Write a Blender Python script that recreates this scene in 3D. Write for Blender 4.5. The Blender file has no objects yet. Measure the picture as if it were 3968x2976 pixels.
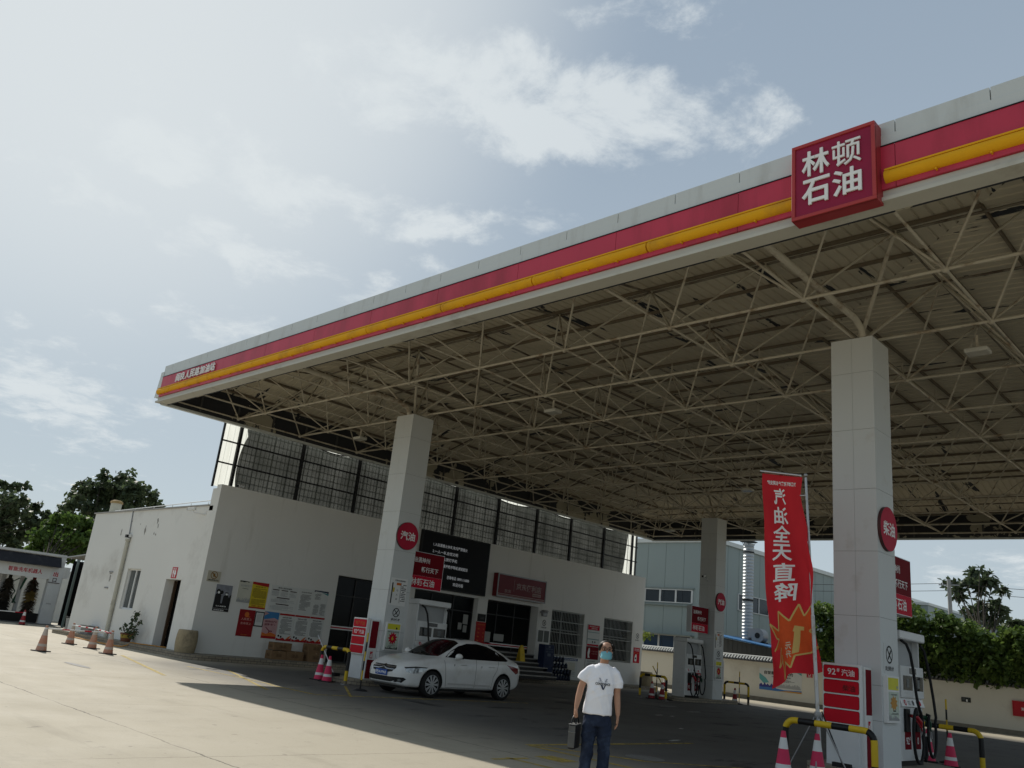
import bpy, bmesh, math, random
from mathutils import Vector, Matrix
from mathutils.bvhtree import BVHTree
random.seed(7)
SC = bpy.context.scene
COL = SC.collection
# ---------------------------------------------------------------- camera
FPX, PW, PH = 3218.57, 3968.0, 2976.0
CAM = Vector((0, 0, 1.58))
AX = Vector((3414, -634, -FPX)).normalized()      # world X seen in camera axes (right, down, forward)
AY = Vector((3288, 1366, FPX)).normalized()
AZ = AX.cross(AY).normalized()
RR = [Vector((AX[i], AY[i], AZ[i])) for i in range(3)]   # camera right, down, forward in world
cam = bpy.data.cameras.new('camera'); camo = bpy.data.objects.new('camera', cam); COL.objects.link(camo)
cam.sensor_width = 36.0; cam.lens = FPX / PW * 36.0; cam.clip_start = 0.1; cam.clip_end = 3000
SC.render.filter_size = 1.1
m = Matrix.Identity(4)
for r in range(3):
    m[r][0] = RR[0][r]; m[r][1] = -RR[1][r]; m[r][2] = -RR[2][r]; m[r][3] = CAM[r]
camo.matrix_world = m
SC.camera = camo
def ray(px, py):
    return RR[0] * ((px - PW / 2) / FPX) + RR[1] * ((py - PH / 2) / FPX) + RR[2]
def at_depth(px, py, d): return CAM + ray(px, py) * d
# ---------------------------------------------------------------- sun, sky, exposure
SUN = Vector((-1.16, .215, 1.0)).normalized()
SUN_EL = math.asin(SUN.z); SUN_AZ = math.atan2(SUN.x, SUN.y)
sl = bpy.data.lights.new('sun', 'SUN'); sl.energy = 4.2; sl.angle = math.radians(0.55); sl.color = (1.0, 0.95, 0.86)
so = bpy.data.objects.new('sun', sl); COL.objects.link(so); so.location = (-60, 10, 60)
so.rotation_euler = SUN.to_track_quat('Z', 'Y').to_euler()
SC.view_settings.view_transform = 'Standard'; SC.view_settings.look = 'None'
SC.view_settings.exposure = 0.0; SC.view_settings.gamma = 1.0; SC.view_settings.use_curve_mapping = False
W = bpy.data.worlds.new("World"); SC.world = W; W.use_nodes = True
SKY_STRENGTH = 0.10
CLOUDS = [  # native px centre, half sizes along / across, tilt (deg), weight
    (2150, 420, 900, 210, 12, 1.0), (2900, 500, 500, 130, -8, .75), (1150, 760, 420, 120, 10, .75), (620, 560, 330, 120, 12, .85),
    (900, 960, 560, 90, 14, .8), (420, 820, 330, 90, 22, .6), (1750, 860, 420, 110, -2, .8), (1500, 1080, 320, 90, -6, .5),
    (260, 1520, 330, 190, 28, .85), (800, 1240, 500, 120, 8, .55), (2500, 40, 420, 90, -4, .55),
    (3780, 2230, 260, 70, 4, .5), (30, 1220, 60, 40, 0, .7), (200, 1880, 420, 110, 0, .35)]
def build_world():
    nt = W.node_tree; nt.nodes.clear(); N = nt.nodes.new; L = nt.links.new
    out = N('ShaderNodeOutputWorld'); bg = N('ShaderNodeBackground'); bg.inputs[1].default_value = SKY_STRENGTH
    L(bg.outputs[0], out.inputs[0])
    sky = N('ShaderNodeTexSky'); sky.sky_type = 'NISHITA'; sky.sun_disc = False
    sky.sun_elevation = SUN_EL; sky.sun_rotation = SUN_AZ
    sky.air_density = 1.0; sky.dust_density = 1.0; sky.ozone_density = 1.4; sky.altitude = 300
    tc = N('ShaderNodeTexCoord'); d = tc.outputs['Generated']
    def vm(op, a, b=None, s=None):
        n = N('ShaderNodeVectorMath'); n.operation = op
        for i, v in enumerate((a, b)):
            if v is None: continue
            if isinstance(v, (tuple, Vector)): n.inputs[i].default_value = tuple(v)
            else: L(v, n.inputs[i])
        if s is not None: n.inputs[3].default_value = s
        return n
    def mt(op, a, b=None, clamp=False):
        n = N('ShaderNodeMath'); n.operation = op; n.use_clamp = clamp
        for i, v in enumerate((a, b)):
            if v is None: continue
            if isinstance(v, (int, float)): n.inputs[i].default_value = v
            else: L(v, n.inputs[i])
        return n.outputs[0]
    # flat cloud-sheet coordinates: direction divided by its height
    sep = N('ShaderNodeSeparateXYZ'); L(d, sep.inputs[0])
    zz = mt('ADD', mt('MAXIMUM', sep.outputs[2], 0.0), 0.12)
    sheet = N('ShaderNodeCombineXYZ'); L(mt('DIVIDE', sep.outputs[0], zz), sheet.inputs[0]); L(mt('DIVIDE', sep.outputs[1], zz), sheet.inputs[1])
    def noise(scale, detail, rough, dist, off=(0, 0, 0)):
        n = N('ShaderNodeTexNoise'); n.inputs['Scale'].default_value = scale; n.inputs['Detail'].default_value = detail
        n.inputs['Roughness'].default_value = rough; n.inputs['Distortion'].default_value = dist
        L(vm('ADD', sheet.outputs[0], off).outputs[0], n.inputs['Vector']); return n.outputs['Fac']
    n1 = noise(1.5, 9, .60, .5); n2 = noise(5.5, 12, .68, .25, (3, 1, 0)); n3 = noise(.8, 4, .5, .2, (9, 4, 0))
    wob = N('ShaderNodeTexNoise'); wob.inputs['Scale'].default_value = 9.0; wob.inputs['Detail'].default_value = 6
    L(d, wob.inputs['Vector'])
    dd = vm('ADD', d, vm('SCALE', vm('SUBTRACT', wob.outputs['Color'], (.5, .5, .5)).outputs[0], s=.13).outputs[0]).outputs[0]
    tot = None
    for (px, py, a, b, tilt, w) in CLOUDS:
        c = ray(px, py).normalized(); t = math.radians(tilt)
        ux = (RR[0] * math.cos(t) + RR[1] * math.sin(t)); ux = (ux - c * ux.dot(c)).normalized(); uy = c.cross(ux)
        pa = vm('DOT_PRODUCT', dd, ux * (FPX / (a * .85))).outputs['Value']; pb = vm('DOT_PRODUCT', dd, uy * (FPX / (b * .85))).outputs['Value']
        pc = mt('GREATER_THAN', vm('DOT_PRODUCT', dd, c).outputs['Value'], 0.2)
        r2 = mt('ADD', mt('MULTIPLY', pa, pa), mt('MULTIPLY', pb, pb))
        g = mt('MULTIPLY', mt('MULTIPLY', mt('DIVIDE', 1.0, mt('ADD', 1.0, mt('POWER', r2, 1.6))), pc), w)
        tot = g if tot is None else mt('MAXIMUM', tot, g)
    dens = mt('ADD', mt('MULTIPLY', tot, .95), mt('SUBTRACT', mt('ADD', mt('MULTIPLY', n1, 1.0), mt('MULTIPLY', n2, 2.1)), 1.90))
    mr = N('ShaderNodeMapRange'); mr.interpolation_type = 'SMOOTHSTEP'; mr.inputs[1].default_value = .02; mr.inputs[2].default_value = .62
    L(dens, mr.inputs[0])
    cov = mt('MULTIPLY', mr.outputs[0], .80)
    # pale haze low in the sky
    hz = N('ShaderNodeMapRange'); hz.interpolation_type = 'SMOOTHSTEP'; hz.inputs[1].default_value = .75; hz.inputs[2].default_value = 0.0
    L(sep.outputs[2], hz.inputs[0])
    grey = N('ShaderNodeMix'); grey.data_type = 'RGBA'; grey.inputs[0].default_value = .90
    hc = N('ShaderNodeMix'); hc.data_type = 'RGBA'; L(hz.outputs[0], hc.inputs[0]); hc.inputs[6].default_value = (3.2, 4.0, 4.9, 1); hc.inputs[7].default_value = (4.9, 5.7, 6.2, 1)
    L(sky.outputs[0], grey.inputs[6]); L(hc.outputs[2], grey.inputs[7])
    # bright veil round the sun
    sd = vm('DOT_PRODUCT', d, SUN).outputs['Value']
    veil = N('ShaderNodeMapRange'); veil.interpolation_type = 'SMOOTHERSTEP'; veil.inputs[1].default_value = .83; veil.inputs[2].default_value = 1.0
    L(sd, veil.inputs[0])
    mx0 = N('ShaderNodeMix'); mx0.data_type = 'RGBA'; L(mt('MULTIPLY', veil.outputs[0], .66), mx0.inputs[0]); L(grey.outputs[2], mx0.inputs[6]); mx0.inputs[7].default_value = (8.3, 8.7, 8.7, 1)
    mx = N('ShaderNodeMix'); mx.data_type = 'RGBA'; L(cov, mx.inputs[0]); L(mx0.outputs[2], mx.inputs[6]); mx.inputs[7].default_value = (7.3, 7.8, 8.0, 1)
    L(mx.outputs[2], bg.inputs[0])
build_world()
# ---------------------------------------------------------------- object helpers
def children(o): return [c for c in bpy.data.objects if c.parent == o]
def tag(o, label=None, cat=None, group=None, kind=None):
    if label: o['label'] = label
    if cat: o['category'] = cat
    if group: o['group'] = group
    if kind: o['kind'] = kind
    return o
def thing(name, label, cat, loc=(0, 0, 0), rz=0, group=None):
    o = bpy.data.objects.new(name, None); COL.objects.link(o); o.empty_display_size = .2
    o.location = loc; o.rotation_euler = (0, 0, rz)
    return tag(o, label, cat, group)
def dup(root, loc, rz=0, label=None, group=None):
    r = root.copy(); COL.objects.link(r); r.location = loc; r.rotation_euler = (0, 0, rz)
    if label: r['label'] = label
    if group: r['group'] = group
    for ch in children(root):
        c = ch.copy(); COL.objects.link(c); c.parent = r
        for g in children(ch):
            d = g.copy(); COL.objects.link(d); d.parent = c
    return r
_tc = {}
def text_geo(s, bold=0.0, ext=0.0):
    k = (s, bold, ext)
    if k in _tc: return _tc[k]
    cu = bpy.data.curves.new('t', 'FONT'); cu.body = s; cu.size = 1.0; cu.resolution_u = 3; cu.offset = bold; cu.extrude = ext
    o = bpy.data.objects.new('t', cu); COL.objects.link(o)
    dg = bpy.context.evaluated_depsgraph_get(); dg.update()
    me = o.evaluated_get(dg).to_mesh()
    vs = [v.co.copy() for v in me.vertices]; fs = [tuple(p.vertices) for p in me.polygons]
    o.evaluated_get(dg).to_mesh_clear()
    bpy.data.objects.remove(o); bpy.data.curves.remove(cu)
    if not vs: vs = [Vector((0, 0, 0))] * 3; fs = []
    x0 = min(v.x for v in vs); x1 = max(v.x for v in vs); y0 = min(v.y for v in vs); y1 = max(v.y for v in vs)
    w = max(x1 - x0, 1e-4); h = max(y1 - y0, 1e-4)
    r = ([((v.x - x0) / w, (v.y - y0) / h, v.z) for v in vs], fs, w / h)
    _tc[k] = r; return r
class MB:
    def __init__(s): s.v = []; s.f = []; s.m = []; s.mi = 0; s.sm = []
    def add(s, vs, fs, smooth=False):
        b = len(s.v); s.v += [Vector(p) for p in vs]
        for f in fs: s.f.append(tuple(b + i for i in f)); s.m.append(s.mi); s.sm.append(smooth)
        return s
    def box(s, x0, x1, y0, y1, z0, z1):
        return s.add([(x, y, z) for z in (z0, z1) for (x, y) in ((x0, y0), (x1, y0), (x1, y1), (x0, y1))],
                     [(3, 2, 1, 0), (4, 5, 6, 7), (0, 1, 5, 4), (1, 2, 6, 5), (2, 3, 7, 6), (3, 0, 4, 7)])
    def bar(s, p0, p1, w, h, up=(0, 0, 1)):
        p0 = Vector(p0); p1 = Vector(p1); d = (p1 - p0).normalized(); up = Vector(up)
        if abs(d.dot(up)) > .98: up = Vector((1, 0, 0))
        a = d.cross(up).normalized() * w / 2; b = a.cross(d).normalized() * h / 2
        vs = [p + sa * a + sb * b for p in (p0, p1) for sa, sb in ((-1, -1), (1, -1), (1, 1), (-1, 1))]
        return s.add(vs, [(0, 1, 2, 3), (7, 6, 5, 4), (0, 4, 5, 1), (1, 5, 6, 2), (2, 6, 7, 3), (3, 7, 4, 0)])
    def path(s, pts, rad, n=8, caps=True, smooth=True):
        pts = [Vector(p) for p in pts]; R = rad if isinstance(rad, (list, tuple)) else [rad] * len(pts)
        vs = []; fs = []; prev = None
        for i, p in enumerate(pts):
            d = (pts[min(i + 1, len(pts) - 1)] - pts[max(i - 1, 0)]).normalized()
            if prev is None:
                up = Vector((0, 0, 1)) if abs(d.z) < .9 else Vector((1, 0, 0))
                a = d.cross(up).normalized()
            else:
                a = (prev - d * prev.dot(d)).normalized()
            prev = a; b = d.cross(a)
            for k in range(n):
                t = 2 * math.pi * k / n; vs.append(p + (a * math.cos(t) + b * math.sin(t)) * R[i])
        for i in range(len(pts) - 1):
            for k in range(n):
                k2 = (k + 1) % n; fs.append((i * n + k, i * n + k2, (i + 1) * n + k2, (i + 1) * n + k))
        b0 = len(s.v); s.add(vs, fs, smooth)
        if caps: s.add(vs[:n], [tuple(range(n - 1, -1, -1))]); s.add(vs[-n:], [tuple(range(n))])
        return s
    def tube(s, p0, p1, r, n=8, r1=None): return s.path([p0, p1], [r, r if r1 is None else r1], n)
    def lathe(s, prof, c=(0, 0, 0), n=24, smooth=True, axis='z', cap=True):
        vs = []; fs = []; c = Vector(c)
        for (r, z) in prof:
            for k in range(n):
                t = 2 * math.pi * k / n; x, y = r * math.cos(t), r * math.sin(t)
                vs.append(c + (Vector((x, y, z)) if axis == 'z' else Vector((z, x, y)) if axis == 'x' else Vector((x, z, y))))
        for i in range(len(prof) - 1):
            for k in range(n):
                k2 = (k + 1) % n; q = (i * n + k, i * n + k2, (i + 1) * n + k2, (i + 1) * n + k)
                fs.append(q if axis != 'y' else q[::-1])
        b0 = len(s.v); s.add(vs, fs, smooth)
        if cap:
            e = len(prof) - 1
            for vv, q in ((vs[:n], tuple(range(n - 1, -1, -1))), (vs[e * n:], tuple(range(n)))): s.add(vv, [q if axis != 'y' else q[::-1]])
        return s
    def sphere(s, c, r, nu=12, nv=8, sc=(1, 1, 1)):
        c = Vector(c); vs = [c + Vector((0, 0, -r * sc[2]))]; fs = []
        for j in range(1, nv):
            ph = -math.pi / 2 + math.pi * j / nv
            for i in range(nu):
                t = 2 * math.pi * i / nu; vs.append(c + Vector((r * sc[0] * math.cos(ph) * math.cos(t), r * sc[1] * math.cos(ph) * math.sin(t), r * sc[2] * math.sin(ph))))
        vs.append(c + Vector((0, 0, r * sc[2]))); top = len(vs) - 1
        for i in range(nu):
            i2 = (i + 1) % nu; fs.append((0, 1 + i2, 1 + i)); fs.append((top, 1 + (nv - 2) * nu + i, 1 + (nv - 2) * nu + i2))
            for j in range(nv - 2): fs.append((1 + j * nu + i, 1 + j * nu + i2, 1 + (j + 1) * nu + i2, 1 + (j + 1) * nu + i))
        return s.add(vs, fs, True)
    def prism(s, poly, fr, t):     # polygon in a frame's u,v, from depth 0 to t along its normal
        o, u, v, n = fr; k = len(poly)
        vs = [o + u * a + v * b for a, b in poly] + [o + u * a + v * b + n * t for a, b in poly]
        return s.add(vs, [tuple(range(k - 1, -1, -1)), tuple(range(k, 2 * k))] + [(i, (i + 1) % k, k + (i + 1) % k, k + i) for i in range(k)])
    def poly(s, pts, fr, off=0.0):
        o, u, v, n = fr; return s.add([o + u * a + v * b + n * off for a, b in pts], [tuple(range(len(pts)))])
    def rect(s, u0, u1, v0, v1, fr, off=0.0): return s.poly([(u0, v0), (u1, v0), (u1, v1), (u0, v1)], fr, off)
    def disc(s, cu, cv, r, fr, off=0.0, n=28, r2=None):
        if r2 is None: return s.poly([(cu + r * math.cos(2 * math.pi * k / n), cv + r * math.sin(2 * math.pi * k / n)) for k in range(n)], fr, off)
        o, u, v, nn = fr; vs = []
        for k in range(n):
            t = 2 * math.pi * k / n
            for q in (r, r2): vs.append(o + u * (cu + q * math.cos(t)) + v * (cv + q * math.sin(t)) + nn * off)
        return s.add(vs, [(2 * k, (2 * k + 2) % (2 * n), (2 * k + 3) % (2 * n), 2 * k + 1) for k in range(n)])
    def text(s, st, u0, u1, v0, v1, fr, off=0.0, bold=.012, mirror=False, ext=0.0, fn=None):
        vs, fs, asp = text_geo(st, bold, ext); o, u, v, n = fr if fr else (None,) * 4
        P = []
        for (a, b, c) in vs:
            if mirror: a = 1 - a
            uu = u0 + (u1 - u0) * a; vv = v0 + (v1 - v0) * b
            P.append(fn(uu, vv) if fn else o + u * uu + v * vv + n * (off + c * (v1 - v0)))
        return s.add(P, fs)
    def build(s, name, mats, parent=None, bevel=0, seg=2, world=True, label=None, autosm=False):
        me = bpy.data.meshes.new(name)
        org = parent_origin(parent) if (parent is not None and world) else Vector((0, 0, 0))
        me.from_pydata([tuple(p - org) for p in s.v], [], s.f)
        if not isinstance(mats, (list, tuple)): mats = [mats]
        for q in mats: me.materials.append(q)
        me.polygons.foreach_set('material_index', [min(i, len(mats) - 1) for i in s.m]); me.polygons.foreach_set('use_smooth', s.sm)
        me.validate(clean_customdata=False); me.update()
        o = bpy.data.objects.new(name, me); COL.objects.link(o)
        if parent is not None: o.parent = parent
        if bevel:
            b = o.modifiers.new('bevel', 'BEVEL'); b.width = bevel; b.segments = seg; b.limit_method = 'ANGLE'; b.angle_limit = math.radians(40)
        if label: o['label'] = label
        return o
def parent_origin(p):
    o = Vector((0, 0, 0))
    while p is not None: o += Vector(p.location); p = p.parent
    return o
def frame(o, u, v):
    u = Vector(u).normalized(); v = Vector(v).normalized(); return (Vector(o), u, v, u.cross(v).normalized())
def FX(x, y, z): return frame((x, y, z), (0, 1, 0), (0, 0, 1))     # faces +X
def FY(x, y, z): return frame((x, y, z), (1, 0, 0), (0, 0, 1))     # faces -Y
# ---------------------------------------------------------------- materials
def lin(c):
    if isinstance(c, str):
        c = c.lstrip('#'); c = [int(c[i:i + 2], 16) / 255 for i in (0, 2, 4)]
        return tuple(((x + .055) / 1.055) ** 2.4 if x > .04045 else x / 12.92 for x in c)
    return tuple(c)
_mats = {}
def mat(name, col, rough=.6, metal=0.0, var=.12, scale=3.0, bump=0.0, bscale=40.0, spec=.25, dirt=None, dscale=1.2, dlo=.52, dhi=.72, stretch=None, emit=0.0, coat=0.0, trans=0.0):
    if name in _mats: return _mats[name]
    M = bpy.data.materials.new(name); M.use_nodes = True; nt = M.node_tree; N = nt.nodes.new; L = nt.links.new
    bs = nt.nodes['Principled BSDF']; bs.inputs['Roughness'].default_value = rough; bs.inputs['Metallic'].default_value = metal
    bs.inputs['Specular IOR Level'].default_value = spec; bs.inputs['Coat Weight'].default_value = coat
    c = lin(col); geo = N('ShaderNodeNewGeometry'); pos = geo.outputs['Position']
    if stretch:
        mp = N('ShaderNodeMapping'); mp.inputs['Scale'].default_value = stretch; L(pos, mp.inputs[0]); spos = mp.outputs[0]
    else: spos = pos
    n = N('ShaderNodeTexNoise'); n.inputs['Scale'].default_value = scale; n.inputs['Detail'].default_value = 5; L(pos, n.inputs['Vector'])
    mx = N('ShaderNodeMix'); mx.data_type = 'RGBA'; L(n.outputs['Fac'], mx.inputs[0])
    mx.inputs[6].default_value = (*[x * (1 - var) for x in c], 1); mx.inputs[7].default_value = (*[min(x * (1 + var), 1) for x in c], 1)
    res = mx.outputs[2]
    if dirt:
        dn = N('ShaderNodeTexNoise'); dn.inputs['Scale'].default_value = dscale; dn.inputs['Detail'].default_value = 7; dn.inputs['Roughness'].default_value = .62; L(spos, dn.inputs['Vector'])
        mr = N('ShaderNodeMapRange'); mr.inputs[1].default_value = dlo; mr.inputs[2].default_value = dhi; L(dn.outputs['Fac'], mr.inputs[0])
        m2 = N('ShaderNodeMix'); m2.data_type = 'RGBA'; L(mr.outputs[0], m2.inputs[0]); L(res, m2.inputs[6]); m2.inputs[7].default_value = (*lin(dirt), 1); res = m2.outputs[2]
    L(res, bs.inputs['Base Color'])
    if bump:
        bn = N('ShaderNodeTexNoise'); bn.inputs['Scale'].default_value = bscale; bn.inputs['Detail'].default_value = 4; L(pos, bn.inputs['Vector'])
        b = N('ShaderNodeBump'); b.inputs['Strength'].default_value = bump; b.inputs['Distance'].default_value = .01; L(bn.outputs['Fac'], b.inputs['Height']); L(b.outputs[0], bs.inputs['Normal'])
    if emit: bs.inputs['Emission Color'].default_value = (*c, 1); bs.inputs['Emission Strength'].default_value = emit
    if trans:
        tr = N('ShaderNodeBsdfTranslucent'); L(res, tr.inputs[0]); ms = N('ShaderNodeMixShader'); ms.inputs[0].default_value = trans
        L(bs.outputs[0], ms.inputs[1]); L(tr.outputs[0], ms.inputs[2]); L(ms.outputs[0], nt.nodes['Material Output'].inputs[0])
    _mats[name] = M; return M
WHITEP = mat('white wall paint', (.70, .69, .65), .85, var=.06, scale=.6, bump=.15, bscale=60, dirt=(.50, .48, .43), dscale=1.3, dlo=.58, dhi=.9, stretch=(1.6, 1.6, .22))
PILLARW = mat('pillar panel white', (.60, .62, .61), .55, var=.04, scale=.8, dirt=(.45, .43, .38), dscale=1.6, dlo=.60, dhi=.9)
PANELW = mat('fascia panel white', (.58, .61, .60), .45, var=.04, scale=.7, dirt=(.42, .42, .39), dscale=1.2, dlo=.52, dhi=.85, stretch=(2.5, 2.5, .35))
RED = mat('sign red', (.46, .012, .03), .6, var=.08, scale=1.5, spec=.08)
FRED = mat('fascia red', (.50, .025, .06), .42, spec=.5, var=.10, scale=.8, dirt=(.36, .014, .035), dscale=.7, dlo=.45, dhi=.62, stretch=(1.5, 1, .4))
DRED = mat('maroon red', (.17, .008, .015), .65, var=.08, spec=.06)
YEL = mat('tube yellow', (.74, .37, .012), .6, spec=.12, var=.08, scale=2.2, dirt=(.5, .24, .03), dscale=1.6, dlo=.52, dhi=.8)
CORN = mat('cornice grey', (.50, .49, .43), .6, var=.06, dirt=(.28, .25, .2), dscale=1.5, dlo=.55, dhi=.8)
STEEL = mat('truss cream paint', (.50, .46, .37), .5, var=.16, scale=2, dirt=(.20, .13, .07), dscale=2.6, dlo=.52, dhi=.72)
PURL = mat('purlin brown', (.17, .14, .10), .65, var=.25, dirt=(.20, .15, .10), dscale=2)
BRACE = mat('brace shaded', (.20, .175, .135), .6, var=.2, scale=2, dirt=(.07, .045, .028), dscale=1.6, dlo=.48, dhi=.66)  # cream truss darkened: shade painted into the top chords
DARKFAS = mat('fascia back sheet', (.035, .037, .042), .6, var=.15, dirt=(.40, .37, .28), dscale=.62, dlo=.548, dhi=.556)
BLACK = mat('black plastic', (.012, .012, .012), .45, var=.1)
RUBBER = mat('rubber black', (.015, .015, .016), .7, var=.1)
DARKG = mat('dark opening', (.006, .006, .006), .9, var=.1, spec=.1)
GLASSD = mat('dark glass', (.006, .007, .008), .14, var=.1, spec=.10)
WHITE = mat('white plastic', (.72, .72, .70), .4, var=.04)
INK = mat('ink black', (.02, .02, .02), .7, var=.05)
LETW = mat('letter white', (.80, .80, .78), .5, var=.03)
PAPER = mat('paper white', (.62, .63, .60), .8, var=.05)
GREYM = mat('grey metal', (.30, .30, .30), .45, .6, var=.1)
ALU = mat('aluminium', (.55, .56, .57), .35, .8, var=.08)
HYEL = mat('hazard yellow', (.62, .42, .02), .45, var=.12, dirt=(.30, .2, .04), dscale=5, dlo=.58, dhi=.8)
HBLK = mat('hazard black', (.012, .012, .012), .4, var=.2)
# ---------------------------------------------------------------- ground
def ground_mat():
    M = bpy.data.materials.new('concrete forecourt'); M.use_nodes = True; nt = M.node_tree; N = nt.nodes.new; L = nt.links.new
    bs = nt.nodes['Principled BSDF']; geo = N('ShaderNodeNewGeometry'); pos = geo.outputs['Position']
    def mt(op, a, b=None, c=None):
        n = N('ShaderNodeMath'); n.operation = op
        for i, v in enumerate((a, b, c)):
            if v is None: continue
            if isinstance(v, (int, float)): n.inputs[i].default_value = v
            else: L(v, n.inputs[i])
        return n.outputs[0]
    def noise(s, det=6, r=.6, sc=None):
        n = N('ShaderNodeTexNoise'); n.inputs['Scale'].default_value = s; n.inputs['Detail'].default_value = det; n.inputs['Roughness'].default_value = r
        if sc: mp = N('ShaderNodeMapping'); mp.inputs['Scale'].default_value = sc; L(pos, mp.inputs[0]); L(mp.outputs[0], n.inputs['Vector'])
        else: L(pos, n.inputs['Vector'])
        return n.outputs['Fac']
    def sstep(v, a, b):
        n = N('ShaderNodeMapRange'); n.interpolation_type = 'SMOOTHSTEP'; n.inputs[1].default_value = a; n.inputs[2].default_value = b; L(v, n.inputs[0]); return n.outputs[0]
    def mix(f, a, b):
        n = N('ShaderNodeMix'); n.data_type = 'RGBA'
        if isinstance(f, float): n.inputs[0].default_value = f
        else: L(f, n.inputs[0])
        for i, v in ((6, a), (7, b)):
            if isinstance(v, tuple): n.inputs[i].default_value = (*v, 1)
            else: L(v, n.inputs[i])
        return n.outputs[2]
    sp = N('ShaderNodeSeparateXYZ'); L(pos, sp.inputs[0]); x, y = sp.outputs[0], sp.outputs[1]
    col = mix(noise(.28, 6), (.335, .297, .225), (.440, .393, .302))
    col = mix(mt('MULTIPLY', sstep(noise(1.3, 8, .7), .50, .72), .35), col, (.25, .22, .165))
    col = mix(mt('MULTIPLY', sstep(noise(26., 4, .7), .50, .75), .22), col, (.20, .17, .12))
    col = mix(mt('MULTIPLY', sstep(noise(5.5, 3, .5), .70, .745), .55), col, (.12, .10, .075))
    col = mix(mt('MULTIPLY', sstep(noise(.55, 7, .68, (.25, 1.6, 1)), .54, .70), .30), col, (.20, .175, .13))
    # canopy shade painted into the floor colour, mixed with traffic dirt and oil
    shade_dirt = mt('MULTIPLY', mt('MULTIPLY', sstep(x, -28.0, -24.0), sstep(x, 3.5, -.5)), mt('MULTIPLY', sstep(y, 8.2, 13.5), sstep(y, 42.5, 39.0)))
    shade_grime = mix(noise(.7, 8, .7, (1, .35, 1)), (.034, .033, .031), (.120, .116, .108))
    col = mix(mt('MULTIPLY', shade_dirt, .93), col, shade_grime)
    col = mix(mt('MULTIPLY', shade_dirt, mt('MULTIPLY', sstep(noise(1.1, 7, .7, (1, .4, 1)), .56, .66), .85)), col, (.014, .013, .012))
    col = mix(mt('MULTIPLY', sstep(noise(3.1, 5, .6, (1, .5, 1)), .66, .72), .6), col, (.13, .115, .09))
    # slab joints and cracks
    wb = mt('MULTIPLY', mt('SUBTRACT', noise(1.9, 5, .65), .5), .16)
    def joint(c, o, p, w):
        d = mt('ABSOLUTE', mt('SUBTRACT', mt('FLOORED_MODULO', mt('ADD', mt('SUBTRACT', c, o), mt('ADD', wb, p / 2)), p), p / 2)); return sstep(d, w, w * .35)
    jy = joint(y, 5.17, 4.9, .020); jx = joint(x, -14.4, 4.9, .016)
    str_ = sstep(noise(.45, 3), .36, .56)
    col = mix(mt('MULTIPLY', jy, mt('ADD', mt('MULTIPLY', str_, .55), .25)), col, (.05, .042, .032))
    col = mix(mt('MULTIPLY', jx, mt('ADD', mt('MULTIPLY', str_, .35), .12)), col, (.08, .066, .05))
    L(col, bs.inputs['Base Color'])
    rg = N('ShaderNodeMapRange'); rg.inputs[3].default_value = .62; rg.inputs[4].default_value = .92; L(noise(.9, 6), rg.inputs[0]); L(rg.outputs[0], bs.inputs['Roughness'])
    bs.inputs['Specular IOR Level'].default_value = .3
    b = N('ShaderNodeBump'); b.inputs['Strength'].default_value = .35; b.inputs['Distance'].default_value = .01; L(noise(34., 6, .7), b.inputs['Height']); L(b.outputs[0], bs.inputs['Normal'])
    return M
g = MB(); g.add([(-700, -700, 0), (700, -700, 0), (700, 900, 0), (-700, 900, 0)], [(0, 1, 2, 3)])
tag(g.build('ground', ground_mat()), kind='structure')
def worn_mat(name, c):
    M = bpy.data.materials.new(name); M.use_nodes = True; nt = M.node_tree; N = nt.nodes.new; L = nt.links.new
    bs = nt.nodes['Principled BSDF']; bs.inputs['Base Color'].default_value = (*c, 1); bs.inputs['Roughness'].default_value = .75
    n = N('ShaderNodeTexNoise'); n.inputs['Scale'].default_value = 4.5; n.inputs['Detail'].default_value = 9; n.inputs['Roughness'].default_value = .75
    geo = N('ShaderNodeNewGeometry'); L(geo.outputs['Position'], n.inputs['Vector'])
    mr = N('ShaderNodeMapRange'); mr.inputs[1].default_value = .38; mr.inputs[2].default_value = .66; mr.inputs[3].default_value = .95; mr.inputs[4].default_value = .22; L(n.outputs['Fac'], mr.inputs[0])
    L(mr.outputs[0], bs.inputs['Alpha']); return M
lm = MB(); G = (Vector((0, 0, 0)), Vector((1, 0, 0)), Vector((0, 1, 0)), Vector((0, 0, 1)))
def line(x0, y0, x1, y1, w=.12):
    d = Vector((x1 - x0, y1 - y0, 0)).normalized(); p = Vector((-d.y, d.x, 0)) * w / 2; a = Vector((x0, y0, .004)); b = Vector((x1, y1, .004))
    lm.add([a + p, a - p, b - p, b + p], [(0, 1, 2, 3)])
line(-10.05, 11.18, -10.05, 16.3); line(-9.98, 11.18, -7.3, 11.18); line(-10, 11.32, -8.4, 12.2); line(-8.4, 12.1, -5.2, 18.5, .07)
for a in ((-9.05, 10.25, -8.5, 10.65), (-8.05, 10.2, -7.5, 10.6)): lm.add([(a[0], a[1], .004), (a[2], a[1], .004), (a[2], a[3], .004), (a[0], a[3], .004)], [(0, 1, 2, 3)])
line(-9.0, 9.6, -6.5, 9.6, .1); line(-8.9, 9.2, -8.9, 9.95, .1)
line(-19.3, 11.75, -17.2, 11.75); line(-17.2, 11.75, -17.2, 19); line(-24, 11.9, -19.3, 11.9, .1); line(-17.0, 12.6, -19.9, 14.5, .07)
line(-23.5, 12.9, -17.9, 10.9, .1); line(-27.2, 11.3, -20.4, 9.6, .12)
tag(lm.build('lane_marking', worn_mat('worn yellow paint', (.46, .33, .05))), kind='structure')
lm = MB()
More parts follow.
